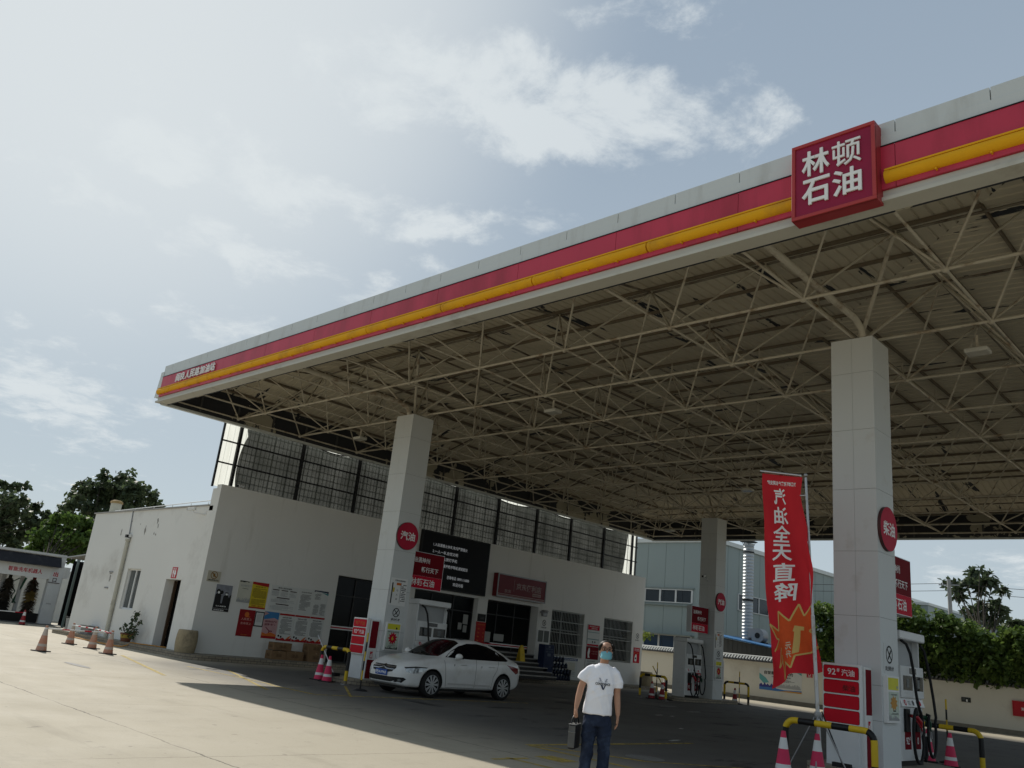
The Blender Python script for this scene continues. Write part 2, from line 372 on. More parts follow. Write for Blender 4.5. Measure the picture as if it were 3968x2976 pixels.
for (x, y, l) in ((-15.1, 22.4, .5), (-14.9, 22.9, .35), (-18.1, 27.1, 1.2), (-16.4, 26.2, 1.0), (-10.4, 16.0, .5), (-9.0, 23.2, 1.1), (-8.5, 24.6, .8), (-9.3, 21.3, .45), (-12.2, 19.2, .25)):
    line(x, y, x - .1, y + l, .10)
tag(lm.build('floor_streak', worn_mat('pale streak', (.62, .62, .58))), kind='structure')  # short pale streaks laid on the floor
mh = MB(); mh.disc(-8.65, 12.58, .33, G, .005)  # flat pale disc laid on the floor
t = tag(mh.build('floor_disc', mat('pale disc', (.17, .165, .15), .7, dirt=(.1, .09, .08), dscale=6)), 'round pale floor disc in the dark floor right of the standing man', 'floor disc')
for (x, y, rx, ry, lb) in ((-16.22, 14.15, .75, .16, 'dark drain cover in the floor in front of the white car'), (-22.15, 8.2, .8, .12, 'dark oval drain cover in the sunlit concrete right of the orange cones'),):
    mh = MB(); mh.poly([(x + rx * math.cos(k * math.pi / 12), y + ry * math.sin(k * math.pi / 12)) for k in range(24)], G, .006)
    tag(mh.build('drain_cover', mat('iron cover', (.035, .035, .036), .5, .3, var=.2)), lb, 'drain cover')
# ---------------------------------------------------------------- pavement round the shop
def brick_face():
    M = bpy.data.materials.new('kerb tiles'); M.use_nodes = True; nt = M.node_tree; N = nt.nodes.new; L = nt.links.new
    bs = nt.nodes['Principled BSDF']; geo = N('ShaderNodeNewGeometry'); sp = N('ShaderNodeSeparateXYZ'); L(geo.outputs['Position'], sp.inputs[0])
    ad = N('ShaderNodeMath'); L(sp.outputs[0], ad.inputs[0]); L(sp.outputs[1], ad.inputs[1]); cb = N('ShaderNodeCombineXYZ'); L(ad.outputs[0], cb.inputs[0]); L(sp.outputs[2], cb.inputs[1])
    b = N('ShaderNodeTexBrick'); b.inputs['Color1'].default_value = (.30, .25, .18, 1); b.inputs['Color2'].default_value = (.22, .19, .14, 1); b.inputs['Mortar'].default_value = (.07, .06, .05, 1)
    b.inputs['Scale'].default_value = 1; b.inputs['Brick Width'].default_value = .24; b.inputs['Row Height'].default_value = .085; b.inputs['Mortar Size'].default_value = .008
    L(cb.outputs[0], b.inputs['Vector']); L(b.outputs['Color'], bs.inputs['Base Color']); bs.inputs['Roughness'].default_value = .8; return M
BRICK = brick_face()
PAVE = mat('pavement slab', (.27, .25, .20), .8, var=.12, scale=2.5, bump=.2, bscale=50, dirt=(.12, .11, .09), dscale=1.4, dlo=.5, dhi=.75)
def rounded(x0, x1, y0, y1, r, corners='1234', n=6):
    P = []
    for (cx_, cy_, a0, k) in ((x1 - r, y0 + r, -90, '1'), (x1 - r, y1 - r, 0, '2'), (x0 + r, y1 - r, 90, '3'), (x0 + r, y0 + r, 180, '4')):
        if k in corners: P += [(cx_ + r * math.cos(math.radians(a0 + 90 * i / n)), cy_ + r * math.sin(math.radians(a0 + 90 * i / n))) for i in range(n + 1)]
        else: P.append({'1': (x1, y0), '2': (x1, y1), '3': (x0, y1), '4': (x0, y0)}[k])
    return P
def slab(name, poly, h, top, side, **kw):
    b = MB(); k = len(poly); b.mi = 0; b.add([(x, y, h) for x, y in poly], [tuple(range(k))])
    b.mi = 1; b.add([(x, y, z) for z in (0, h) for x, y in poly], [(i, (i + 1) % k, k + (i + 1) % k, k + i) for i in range(k)])
    return b.build(name, [top, side], **kw)
tag(slab('pavement', rounded(-39.6, -27.05, 13.3, 40.6, .55, '12'), .17, PAVE, BRICK), kind='structure')
# ---------------------------------------------------------------- canopy
GX = [-28.0, -26.1, -23.62, -21.12, -18.22, -15.33, -12.42, -9.47, -6.5, -4.0, -1.55, .35]
GY = [11.1, 13.87, 16.49, 19.2, 21.92, 24.68, 27.4, 30.02, 32.7, 35.52, 38.2, 40.4]
X0, X1, Y0, Y1 = -28.15, .5, 10.96, 40.6
ZB, ZT = 8.35, 10.0
can = thing('canopy', 'wide petrol station canopy with white, red and yellow edge over the forecourt', 'canopy', (-13.8, 25.8, 8.15))
def deckz(d): return 9.15 + .297 * d if d < 3.2 else 10.10 + .045 * (d - 3.2)
def deck_side(eave0, eave1, along, inward, length):
    """ribbed sheets from one eave up to the hips; along, inward = unit vectors"""
    b = MB(); o = Vector(eave0); w = .26; n = int(length / w); half = length / 2
    for i in range(n + 1):
        for (s0, s1, dz) in ((i * w, i * w + .19, 0.0), (i * w + .19, i * w + .215, None), (i * w + .215, i * w + .235, .035), (i * w + .235, i * w + .26, -1)):
            s1 = min(s1, length); s0 = min(s0, length)
            if s1 - s0 < 1e-5: continue
            za, zb = (dz, dz) if dz is not None and dz >= 0 else ((0, .035) if dz is None else (.035, 0))
            da, db = min(s0, length - s0), min(s1, length - s1)
            da = min(da, 14.3); db = min(db, 14.3)
            brk = [0.0] + ([3.2] if max(da, db) > 3.2 else [])
            def P(s, d, z): q = o + along * s + inward * d; return (q.x, q.y, deckz(d) + z)
            prevs = None
            st = [(0.0, 0.0)] + ([(min(3.2, da), min(3.2, db))] if max(da, db) > 3.2 else []) + [(da, db)]
            for (a, c), (a2, c2) in zip(st[:-1], st[1:]):
                if a2 - a < 1e-5 and c2 - c < 1e-5: continue
                if a2 - a < 1e-5: b.add([P(s0, a, za), P(s1, c, zb), P(s1, c2, zb)], [(0, 1, 2)])
                elif c2 - c < 1e-5: b.add([P(s0, a, za), P(s1, c, zb), P(s0, a2, za)], [(0, 1, 2)])
                else: b.add([P(s0, a, za), P(s1, c, zb), P(s1, c2, zb), P(s0, a2, za)], [(0, 1, 2, 3)])
    return b
def deckmat(name, st): return mat(name, (.54, .485, .37), .6, var=.16, scale=1.1, dirt=(.030, .033, .040), dscale=1.15, dlo=.618, dhi=.628, stretch=st)
dxm = deckmat('deck sheet rib x', (.30, 1.9, 1)); dym = deckmat('deck sheet rib y', (1.9, .30, 1))
ex, ey = Vector((1, 0, 0)), Vector((0, 1, 0))
deck_side((X0, Y0, 0), None, ex, ey, X1 - X0).build('roof_deck', dym, can)
deck_side((X0, Y1, 0), None, ex, -ey, X1 - X0).build('roof_deck', dym, can)
deck_side((X0, Y0, 0), None, ey, ex, Y1 - Y0).build('roof_deck', dxm, can)
deck_side((X1, Y0, 0), None, ey, -ex, Y1 - Y0).build('roof_deck', dxm, can)
# edge cladding: front (towards the camera), then the plainer other sides
f = MB()
f.box(X0 - .05, X1 + .05, Y0 - .03, Y0 + .25, 8.15, 8.34); f.box(X0 - .08, X1 + .08, Y0 - .09, Y0 - .03, 8.15, 8.21)
f.build('cornice', CORN, can)
f = MB(); xj = -3.72
joints = [xj + 1.255 * k for k in range(-20, 4)]
e = [X0 - .03] + [j for j in joints if j > X0 + .2 and j < X1] + [X1 + .03]
for a, c in zip(e[:-1], e[1:]):
    f.box(a + .007, c - .007, Y0 - .035, Y0 + .0, 9.265, 9.475)
f.build('parapet_panel', PANELW, can)
f = MB(); f.box(X0, X1, Y0 + .01, Y0 + .12, 8.9, 9.46); f.build('parapet_backing', mat('joint grey', (.22, .23, .22), .7), can)
f = MB(); f.box(X0 - .10, X1 + .10, Y0 - .045, Y0 + .05, 9.055, 9.262); f.box(X0 - .22, X0 + .02, Y0 - .05, Y0 + .3, 8.345, 9.262)
f.add([(X0 - .33, Y0 - .055, 8.35), (X0 + .05, Y0 - .055, 8.35), (X0 + .05, Y0 - .055, 9.262), (X0 - .18, Y0 - .055, 9.262)], [(0, 1, 2, 3)])
f.build('white_band', PANELW, can)
f = MB(); e = [X0 + .06] + [j for j in [xj - 2.5 * k for k in range(-2, 11)][::-1] if j > X0 + .3 and j < X1] + [X1]
for a, c in zip(e[:-1], e[1:]): f.box(a + .004, c - .004, Y0 - .075, Y0 + .04, 8.345, 9.05)
f.build('red_band', FRED, can)
f = MB(); f.box(X0 + .05, X1, Y0 - .088, Y0 - .07, 9.052, 9.066); f.build('band_trim', HBLK, can)
f = MB(); xt = -3.86
segs = []; a = xt
while a < X1: segs.append((a, min(a + 2.75, X1))); a += 2.75
a = -5.2
while a > X0: segs.append((max(a - 2.75, X0 + .0), a)); a -= 2.75
for a, c in segs:
    f.path([(a + .03, Y0 - .065, 8.525), (c - .03, Y0 - .065, 8.525)], .098, 18); f.path([(a, Y0 - .065, 8.525), (a + .07, Y0 - .065, 8.525)], .103, 18)
    f.box(a, c, Y0 - .13, Y0 - .06, 8.612, 8.64)
    for k in range(1, 4): f.box(a + (c - a) * k / 4 - .012, a + (c - a) * k / 4 + .012, Y0 - .13, Y0 - .07, 8.40, 8.425)
f.build('yellow_tube', YEL, can)
f = MB(); zi = 9.16
f.box(X0, X0 + .06, Y0 + .05, Y1, 8.15, zi); f.box(X0, X1, Y1 - .06, Y1, 8.15, zi); f.box(X1 - .06, X1, Y0, Y1, 8.15, zi); f.box(X0, X1, Y0 + .26, Y0 + .3, 8.15, zi)
f.build('fascia_backing', DARKFAS, can)
f = MB()
for yy in [Y0 + 1.45 * k for k in range(1, 21)]: f.box(X0 + .06, X0 + .12, yy - .03, yy + .03, 8.2, 8.85)
for xx in [X0 + 1.45 * k for k in range(1, 20)]: f.box(xx - .03, xx + .03, Y1 - .12, Y1 - .06, 8.2, 8.85)
f.box(X0 + .06, X0 + .125, Y0 + .3, Y1 - .1, 8.80, 8.86); f.box(X0 + .06, X1, Y1 - .125, Y1 - .06, 8.78, 8.84)
f.build('fascia_frame', mat('dark frame', (.075, .075, .075), .6, var=.3), can)
f = MB()
f.box(X0 - .12, X0, Y0, Y1, 8.345, 9.262); f.box(X0, X1, Y1, Y1 + .1, 8.2, 9.26); f.box(X1, X1 + .1, Y0 + .1, Y1, 8.2, 9.26)
f.box(X0 - .06, X0 + .1, Y0 + .1, Y1, 8.12, 8.2); f.box(X0, X1, Y1 - .1, Y1 + .05, 8.08, 8.15)
f.build('side_cladding', PANELW, can)
# purlins under the deck, ring by ring
for d in (.35, 1.7, 3.2, 4.2, 5.55, 6.9, 8.25, 9.6, 10.95, 12.3):
    z = deckz(d) - .055; f = MB()
    a, c, p, q = X0 + d, X1 - d, Y0 + d, Y1 - d
    for (s, t) in (((a, p), (c, p)), ((a, q), (c, q)), ((a, p), (a, q)), ((c, p), (c, q))): f.bar((*s, z), (*t, z), .045, .08)
    f.build('purlin', PURL, can)
f = MB()   # covers added above the hips to block light leaks
for (cx_, cy_, sx, sy) in ((X0, Y0, 1, 1), (X1, Y0, -1, 1), (X0, Y1, 1, -1), (X1, Y1, -1, -1)):
    for a, c in ((.1, 3.2), (3.2, 14.25)):
        f.bar((cx_ + sx * a, cy_ + sy * a, deckz(a) + .045), (cx_ + sx * c, cy_ + sy * c, deckz(c) + .045), .34, .02)
f.box(-15.6, -12.0, 24.0, 27.6, deckz(14.2) + .06, deckz(14.2) + .08)
f.build('hip_gap_cover', PURL, can)
# space frame
def ztop(i, j):
    d = min((GX[i] + GX[i + 1]) / 2 - X0, X1 - (GX[i] + GX[i + 1]) / 2, (GY[j] + GY[j + 1]) / 2 - Y0, Y1 - (GY[j] + GY[j + 1]) / 2)
    return min(ZT, deckz(d) - .15)
TX = [(a + c) / 2 for a, c in zip(GX[:-1], GX[1:])]; TY = [(a + c) / 2 for a, c in zip(GY[:-1], GY[1:])]
B = lambda i, j: Vector((GX[i], GY[j], ZB)); Tn = lambda i, j: Vector((TX[i], TY[j], ztop(i, j)))
for j in range(12):
    f = MB(); f.tube(B(0, j), B(11, j), .034, 7); f.build('bottom_chord', STEEL, can)
for i in range(12):
    f = MB(); f.tube(B(i, 0), B(i, 11), .028, 7); f.build('bottom_chord', STEEL, can)
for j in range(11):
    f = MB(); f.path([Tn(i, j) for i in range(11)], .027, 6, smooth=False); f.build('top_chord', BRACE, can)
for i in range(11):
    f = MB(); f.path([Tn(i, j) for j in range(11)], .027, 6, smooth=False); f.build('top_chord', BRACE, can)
f = MB(); near = []
for i in range(11):
    for j in range(11):
        for (a, c) in ((i, j), (i + 1, j), (i, j + 1), (i + 1, j + 1)):
            big = (a in (3, 8) and c in (2, 9)); r = .045 if big else .026
            if j < 2 and 5 <= i: near.append((Tn(i, j), B(a, c), r))
            else: f.tube(Tn(i, j), B(a, c), r, 6)
f.build('web_brace', STEEL, can)['kind'] = 'stuff'
for p, q, r in near[:52]:
    h = MB(); h.tube(p, q, r, 7); h.build('diagonal_brace', STEEL, can)
h = MB()
for p, q, r in near[52:]: h.tube(p, q, r, 7)
h.build('diagonal_brace', STEEL, can)
f = MB()
for i in range(12):
    for j in range(12): f.sphere(B(i, j), .072, 10, 6)
for i in range(11):
    for j in range(11):
        f.sphere(Tn(i, j), .058, 8, 6); d = min(TX[i] - X0, X1 - TX[i], TY[j] - Y0, Y1 - TY[j]); f.tube(Tn(i, j), (TX[i], TY[j], deckz(d) - .02), .03, 6)
f.build('node_ball', STEEL, can)['kind'] = 'stuff'
f = MB()   # conduit with elbow running to the middle pillar
f.path([(-20.95, 11.6, 8.62), (-20.95, 15.7, 8.62), (-20.95, 16.05, 8.55), (-20.95, 16.15, 8.3)], .075, 10); f.build('conduit', STEEL, can); f = MB()
f.path([(-6.3, 11.6, 8.62), (-6.3, 15.8, 8.62), (-6.3, 16.1, 8.5), (-6.3, 16.2, 8.3)], .07, 10)
f.build('conduit', STEEL, can)
# lettering on the red band
f = MB(); frf = FY(-26.9, Y0 - .075, 8.70); st = '阎良人民路加油站'
for k, chh in enumerate(st): f.text(chh, k * .345, k * .345 + .30, 0, .28, frf, .035, .016, ext=.04)
f.build('band_lettering', LETW, can)
# big square sign on the canopy edge
sg = thing('canopy_sign', 'big square red sign with four white characters on the canopy edge', 'sign', (-4.55, Y0 - .2, 8.1))
f = MB(); x0, x1, z0, z1, yf = -5.19, -3.92, 8.11, 9.40, Y0 - .29
f.box(x0, x1, yf + .03, Y0 - .02, z0, z1); f.build('sign_box', mat('sign side red', (.30, .03, .035), .4), sg)
f = MB(); w = .055
f.box(x0, x1, yf, yf + .05, z0, z0 + w); f.box(x0, x1, yf, yf + .05, z1 - w, z1); f.box(x0, x0 + w, yf, yf + .05, z0 + w, z1 - w); f.box(x1 - w, x1, yf, yf + .05, z0 + w, z1 - w)
f.build('sign_frame', mat('sign frame red', (.40, .05, .05), .4), sg, bevel=.006)
f = MB(); f.rect(x0 + w, x1 - w, z0 + w, z1 - w, FY(0, yf + .024, 0)); f.build('sign_face', mat('sign face crimson', (.27, .010, .045), .35), sg)
f = MB(); fr = FY(x0, yf + .022, z0)
for chh, u, v in (('林', .17, .69), ('顿', .64, .69), ('石', .17, .20), ('油', .64, .20)): f.text(chh, u, u + .43, v, v + .43, fr, .02, .004 if chh == '顿' else .016, ext=.03)
f.build('lettering', LETW, sg)
# floodlights hung from the frame
for k, (x, y, lb) in enumerate(((-4.41, 17.04, 'square floodlight under the canopy right of the nearest pillar'), (-15.36, 16.9, 'square floodlight under the middle of the canopy front'),
        (-24.37, 16.75, 'small floodlight under the canopy above the left end of the shop'), (-15.38, 28.13, 'floodlight deep under the canopy left of the flag top'), (-24.3, 36.5, 'farthest floodlight above the right end of the shop'))):
    t = thing('floodlight', lb, 'floodlight', (x, y, 8.3), 0, 'floodlights under the canopy')
    f = MB(); f.box(-.21, .21, -.16, .16, -.36, -.27); f.build('lamp_body', CORN, t, bevel=.02, world=False)
    f = MB(); f.rect(-.17, .17, -.12, .12, (Vector((0, 0, -.363)), ex, -ey, Vector((0, 0, -1)))); f.build('lamp_glass', mat('lamp glass', (.45, .43, .36), .2), t, world=False)
    f = MB(); f.box(-.02, .02, -.02, .02, -.27, .02); f.box(-.1, .1, -.02, .02, -.28, -.25); f.build('bracket', STEEL, t, world=False)
# ---------------------------------------------------------------- pillars
def pillar(x, y, lb, joints):
    t = thing('pillar', lb, 'pillar', (x, y, .15), 0, 'square white canopy pillars'); h = .425
    f = MB(); zs = [.15] + joints + [8.30]
    for a, c in zip(zs[:-1], zs[1:]):
        for s in (-1, 1):
            f.box(x + (-h if s < 0 else .002), x + (-.002 if s < 0 else h), y - h, y + h, a + .003, c - .003)
    f.build('cladding', PILLARW, t)
    f = MB(); f.box(x - h + .012, x + h - .012, y - h + .012, y + h - .012, .15, 8.295); f.build('core', mat('joint dark', (.16, .155, .14), .8), t)
    f = MB(); f.box(x - .2, x + .2, y - .2, y + .2, 8.3, 8.36); f.build('head_plate', PURL, t)
    return t
PM, PR_, PF = (-21.05, 16.5), (-6.5, 16.5), (-21.12, 35.5)
jn = [.95, 1.55, 2.75, 3.95, 5.15, 6.35, 7.55]
pillar(*PM, 'square white pillar behind the parked white car', jn)
pillar(*PR_, 'tall square white pillar behind the red flag, nearest to the viewer', jn)
pillar(*PF, 'far shaded grey-white pillar in front of the pale blue warehouse', jn)
# ---------------------------------------------------------------- shop
def wall_holes(b, fr, w, h, holes, depth, u0=0.0, v0=0.0):
    us = sorted({u0, w} | {q for hh in holes for q in hh[:2]}); vs = sorted({v0, h} | {q for hh in holes for q in hh[2:4]})
    for a, c in zip(us[:-1], us[1:]):
        for p, q in zip(vs[:-1], vs[1:]):
            if not any(hh[0] <= a and c <= hh[1] and hh[2] <= p and q <= hh[3] for hh in holes): b.rect(a, c, p, q, fr)
    o, u, v, n = fr
    for (a, c, p, q, *r) in holes:
        d = r[0] if r else depth
        P = lambda x, y, k: o + u * x + v * y - n * k
        for (s, t) in (((a, p), (a, q)), ((a, q), (c, q)), ((c, q), (c, p)), ((c, p), (a, p))):
            b.add([P(*s, 0), P(*t, 0), P(*t, d), P(*s, d)], [(0, 1, 2, 3)])
XWL, YWL, ZP = -28.15, 13.84, 5.93
shop = thing('shop_building', 'white single storey petrol station shop with translucent upper wall under the canopy', 'shop', (-34, 27, 0))
frx = FX(XWL, 0, 0)
H = [(19.4, 21.6, .17, 3.44, .35), (23.36, 27.14, .17, 3.38, .35), (27.75, 31.25, 1.2, 3.42, .55), (32.29, 34.86, 1.24, 3.42, .40), (36.53, 39.10, 1.24, 3.42, .40)]
b = MB(); wall_holes(b, frx, 40.1, ZP, H, .3, u0=YWL, v0=.1)
b.rect(XWL - .32, XWL, .1, ZP, FY(0, YWL, 0)); b.rect(XWL - .6, XWL - .32, 5.0, 5.80, FY(0, YWL, 0))
b.add([(XWL - .32, YWL, ZP), (XWL, YWL, ZP), (XWL, 40.1, ZP), (XWL - .32, 40.1, ZP)], [(0, 1, 2, 3)])
b.add([(XWL - .32, YWL, 5.8), (XWL - .32, YWL, ZP), (XWL - .32, 40.1, ZP), (XWL - .32, 40.1, 5.8)], [(0, 1, 2, 3)])
b.add([(XWL - .6, YWL, 5.8), (XWL - .32, YWL, 5.8), (XWL - .32, 40.1, 5.8), (XWL - .6, 40.1, 5.8)], [(0, 1, 2, 3)])
b.add([(XWL, 40.1, .1), (XWL - .6, 40.1, .1), (XWL - .6, 40.1, 5.8), (XWL, 40.1, ZP)], [(0, 1, 2, 3)])
b.build('front_wall', WHITEP, shop)
b = MB(); fry = FY(0, YWL, 0)
wall_holes(b, fry, XWL - .32, 5.17, [(-34.58, -33.32, 1.30, 2.85, .16), (-30.95, -29.72, .17, 2.53, .45)], .2, u0=-39.47, v0=.1)
b.add([(-39.47, YWL, .1), (-39.47, YWL, 5.17), (-39.47, 40.1, 5.17), (-39.47, 40.1, .1)], [(0, 1, 2, 3)])
b.add([(-39.47, 40.1, .1), (-39.47, 40.1, 5.17), (XWL - .6, 40.1, 5.17), (XWL - .6, 40.1, .1)], [(0, 1, 2, 3)])
b.build('side_wall', mat('side wall paint', (.72, .71, .67), .85, var=.05, scale=.5, bump=.15, bscale=60, dirt=(.50, .48, .44), dscale=.55, dlo=.56, dhi=.8), shop)
b = MB(); b.box(-39.42, XWL - .3, YWL + .05, 40.05, 4.9, 5.02); b.box(-39.6, -28.75, YWL - .05, YWL + .25, 5.17, 5.22); b.build('roof', mat('flat roof', (.35, .34, .32), .9), shop)
# peeled plaster patches on the side wall
b = MB()
for (x, z, w, h) in ((-36.15, 4.30, .10, .28), (-33.82, 4.36, .13, .36), (-32.83, 4.72, .12, .24), (-32.70, 4.52, .08, .18), (-32.92, 4.22, .07, .12), (-32.75, 4.18, .09, .09), (-34.4, 4.62, .05, .07), (-35.3, 4.75, .05, .06), (-36.2, 2.62, .32, .05), (-36.17, 2.44, .15, .26), (-36.3, 2.05, .32, .05)):
    n = 11; b.poly([(x + w * .5 * (1 + .5 * math.sin(k * 2.3 + x * 7)) * math.cos(2 * math.pi * k / n), z + h * .5 * (1 + .3 * math.cos(k * 1.7 + z * 5)) * math.sin(2 * math.pi * k / n)) for k in range(n)], fry, .003)
b.build('bare_plaster', mat('bare plaster', (.27, .26, .24), .9, var=.4, scale=9), shop)
b = MB(); b.box(-36.36, -36.0, YWL - .03, YWL + .0, 2.66, 2.71); b.box(-36.48, -36.12, YWL - .03, YWL, 2.02, 2.07); b.build('pipe_clip', GREYM, shop)
# side window, dark side door
w = MB(); x0, x1, z0, z1, yy = -34.58, -33.32, 1.30, 2.85, YWL + .13
for (a, c, p, q) in ((x0, x1, z0, z0 + .06), (x0, x1, z1 - .06, z1), (x0, x0 + .06, z0 + .06, z1 - .06), (x1 - .06, x1, z0 + .06, z1 - .06), ((x0 + x1) / 2 - .04, (x0 + x1) / 2 + .04, z0 + .06, z1 - .06)): w.box(a, c, yy - .04, yy + .03, p, q)
wf = w.build('window', WHITE, shop)
w = MB(); w.rect(x0 + .05, x1 - .05, z0 + .05, z1 - .05, FY(0, yy, 0)); w.build('window_glass', mat('grey side glass', (.10, .11, .11), .08, var=.3, scale=1.5), wf)
w = MB(); w.rect(-30.95, -29.72, .17, 2.53, FY(0, YWL + .46, 0)); w.build('doorway', DARKG, shop)
w = MB(); w.box(-30.95, -30.88, YWL + .32, YWL + .42, .17, 2.5); w.box(-29.79, -29.72, YWL + .32, YWL + .42, .17, 2.5); w.build('door_frame', mat('brown frame', (.08, .05, .03), .6), shop)
# openings in the front wall
def pane(y0, y1, z0, z1, rec, name='glass_front', bars=(), horiz=(), m=GLASSD, fm=GREYM, fw=.05):
    q = MB(); q.rect(y0, y1, z0, z1, FX(XWL - rec, 0, 0)); g_ = q.build(name, m, shop)
    q = MB(); x = XWL - rec
    for yy in (y0 + fw / 2, *bars, y1 - fw / 2): q.box(x - .01, x + .05, yy - fw / 2, yy + fw / 2, z0 + fw, z1 - fw)
    for zz in (z0 + fw / 2, *horiz, z1 - fw / 2): q.box(x - .012, x + .052, y0, y1, zz - fw / 2, zz + fw / 2)
    q.build('frame', fm, g_); return g_
DG = mat('dark grey frame', (.05, .05, .05), .5, .4)
g1 = pane(19.4, 21.6, .17, 3.44, .34, 'side_door', (20.5,), (2.7,), fm=DG)
g2 = pane(23.36, 27.14, .17, 3.38, .34, 'glass_front', (24.6, 25.9), (2.75,), fm=DG)
g3 = pane(27.75, 31.25, 1.2, 3.42, .54, 'entrance_door', (28.9, 30.1), (2.8,), fm=DG)
g4 = pane(32.29, 34.86, 1.24, 3.42, .36, 'window', (33.4,), (2.5,), fm=mat('window frame grey', (.25, .26, .25), .5))
g5 = pane(36.53, 39.10, 1.24, 3.42, .36, 'window', (37.5,), (2.5,), fm=mat('window frame grey', (.25, .26, .25), .5))
for (y0, y1) in ((32.29, 34.86), (36.53, 39.10)):
    q = MB(); x = XWL - .06
    n = 21
    for k in range(n + 1): yy = y0 + .03 + (y1 - y0 - .06) * k / n; q.tube((x, yy, 1.26), (x, yy, 3.40), .011, 5)
    for zz in (1.3, 1.85, 2.36, 2.9, 3.38): q.box(x - .015, x + .017, y0, y1, zz - .014, zz + .014)
    q.build('window_bars', mat('bar metal', (.34, .35, .33), .4, .5), shop)
fr = FX(XWL - .33, 0, 0)
for (a, c, p, r) in ((26.57, 26.87, 2.2, 2.62), (26.3, 26.53, 1.95, 2.24), (26.62, 26.85, 1.85, 2.15), (24.0, 24.5, 1.2, 1.5)): q = MB(); q.rect(a, c, p, r, fr, .06); q.build('door_notice', mat('notice paper', (.35, .35, .33), .7), shop)
fr = FX(XWL - .53, 0, 0)
for (a, c, p, r) in ((28.82, 29.5, 1.63, 1.95), (28.0, 28.6, 1.45, 2.0)): q = MB(); q.rect(a, c, p, r, fr, .06); q.build('door_notice', mat('notice paper', (.35, .35, .33), .7), shop)
q = MB()
for (y0, y1, rec) in ((19.45, 21.55, .28), (27.8, 31.2, .47)):
    fr = FX(XWL - rec, 0, 0); q.mi = 0; q.rect(y0, y1, 1.40, 1.54, fr); q.mi = 1; q.rect(y0, y1, 1.445, 1.495, fr, .002)
q.build('door_stripe', [LETW, RED], shop)
# upper wall: ribbed translucent sheet, sagging shade net, dark mullions
XU = -28.5
def sheet_mat():
    M = bpy.data.materials.new('translucent sheet'); M.use_nodes = True; nt = M.node_tree; N = nt.nodes.new; L = nt.links.new
    bs = nt.nodes['Principled BSDF']; bs.inputs['Base Color'].default_value = (.75, .76, .70, 1); bs.inputs['Roughness'].default_value = .4
    tr = N('ShaderNodeBsdfTranslucent'); n = N('ShaderNodeTexNoise'); n.inputs['Scale'].default_value = 1.2; n.inputs['Detail'].default_value = 6
    geo = N('ShaderNodeNewGeometry'); mp = N('ShaderNodeMapping'); mp.inputs['Scale'].default_value = (1, 5, .6); L(geo.outputs['Position'], mp.inputs[0]); L(mp.outputs[0], n.inputs['Vector'])
    mx = N('ShaderNodeMix'); mx.data_type = 'RGBA'; L(n.outputs['Fac'], mx.inputs[0]); mx.inputs[6].default_value = (.66, .68, .62, 1); mx.inputs[7].default_value = (.90, .91, .88, 1); L(mx.outputs[2], tr.inputs[0])
    ms = N('ShaderNodeMixShader'); ms.inputs[0].default_value = .72; L(bs.outputs[0], ms.inputs[1]); L(tr.outputs[0], ms.inputs[2]); L(ms.outputs[0], nt.nodes['Material Output'].inputs[0]); return M
def net_mat():
    M = bpy.data.materials.new('shade net'); M.use_nodes = True; nt = M.node_tree; N = nt.nodes.new; L = nt.links.new
    bs = nt.nodes['Principled BSDF']; bs.inputs['Base Color'].default_value = (.070, .080, .070, 1); bs.inputs['Roughness'].default_value = .9
    tr = N('ShaderNodeBsdfTransparent'); geo = N('ShaderNodeNewGeometry'); sp = N('ShaderNodeSeparateXYZ'); L(geo.outputs['Position'], sp.inputs[0])
    def wav(axis, p, sharp):
        n = N('ShaderNodeMath'); n.operation = 'MULTIPLY'; L(sp.outputs[axis], n.inputs[0]); n.inputs[1].default_value = 6.2832 / p
        k = N('ShaderNodeMath'); k.operation = 'COSINE'; L(n.outputs[0], k.inputs[0]); r = N('ShaderNodeMapRange'); r.inputs[1].default_value = sharp; r.inputs[2].default_value = 1.0; r.inputs[3].default_value = 1.0; r.inputs[4].default_value = .25; L(k.outputs[0], r.inputs[0]); return r.outputs[0]
    n2 = N('ShaderNodeTexNoise'); n2.inputs['Scale'].default_value = 1.1; n2.inputs['Detail'].default_value = 6; L(geo.outputs['Position'], n2.inputs['Vector'])
    mr = N('ShaderNodeMapRange'); mr.inputs[1].default_value = .3; mr.inputs[2].default_value = .7; mr.inputs[3].default_value = .030; mr.inputs[4].default_value = .075; L(n2.outputs['Fac'], mr.inputs[0])
    g1 = N('ShaderNodeMath'); g1.operation = 'MULTIPLY'; L(wav(1, .18, .55), g1.inputs[0]); L(wav(2, .27, .75), g1.inputs[1])
    g2 = N('ShaderNodeMath'); g2.operation = 'MULTIPLY'; L(g1.outputs[0], g2.inputs[0]); L(mr.outputs[0], g2.inputs[1])
    ms = N('ShaderNodeMixShader'); L(g2.outputs[0], ms.inputs[0]); L(bs.outputs[0], ms.inputs[1]); L(tr.outputs[0], ms.inputs[2]); L(ms.outputs[0], nt.nodes['Material Output'].inputs[0]); return M
q = MB(); pts = []; y = 13.7
while y < 39.65:
    for (dy, dx) in ((0, 0), (.17, 0), (.185, -.035), (.225, -.035), (.24, 0)): pts.append((y + dy, dx))
    y += .24
pts = [(a, c) for a, c in pts if a <= 39.62]
for (a, dx), (c, dx2) in zip(pts[:-1], pts[1:]):
    if c - a > 1e-5: q.add([(XU - .16 + dx, a, 5.9), (XU - .16 + dx2, c, 5.9), (XU - .16 + dx2, c, 8.5), (XU - .16 + dx, a, 8.5)], [(0, 1, 2, 3)])
q.build('translucent_sheet', sheet_mat(), shop)
q = MB(); x = XU - .135
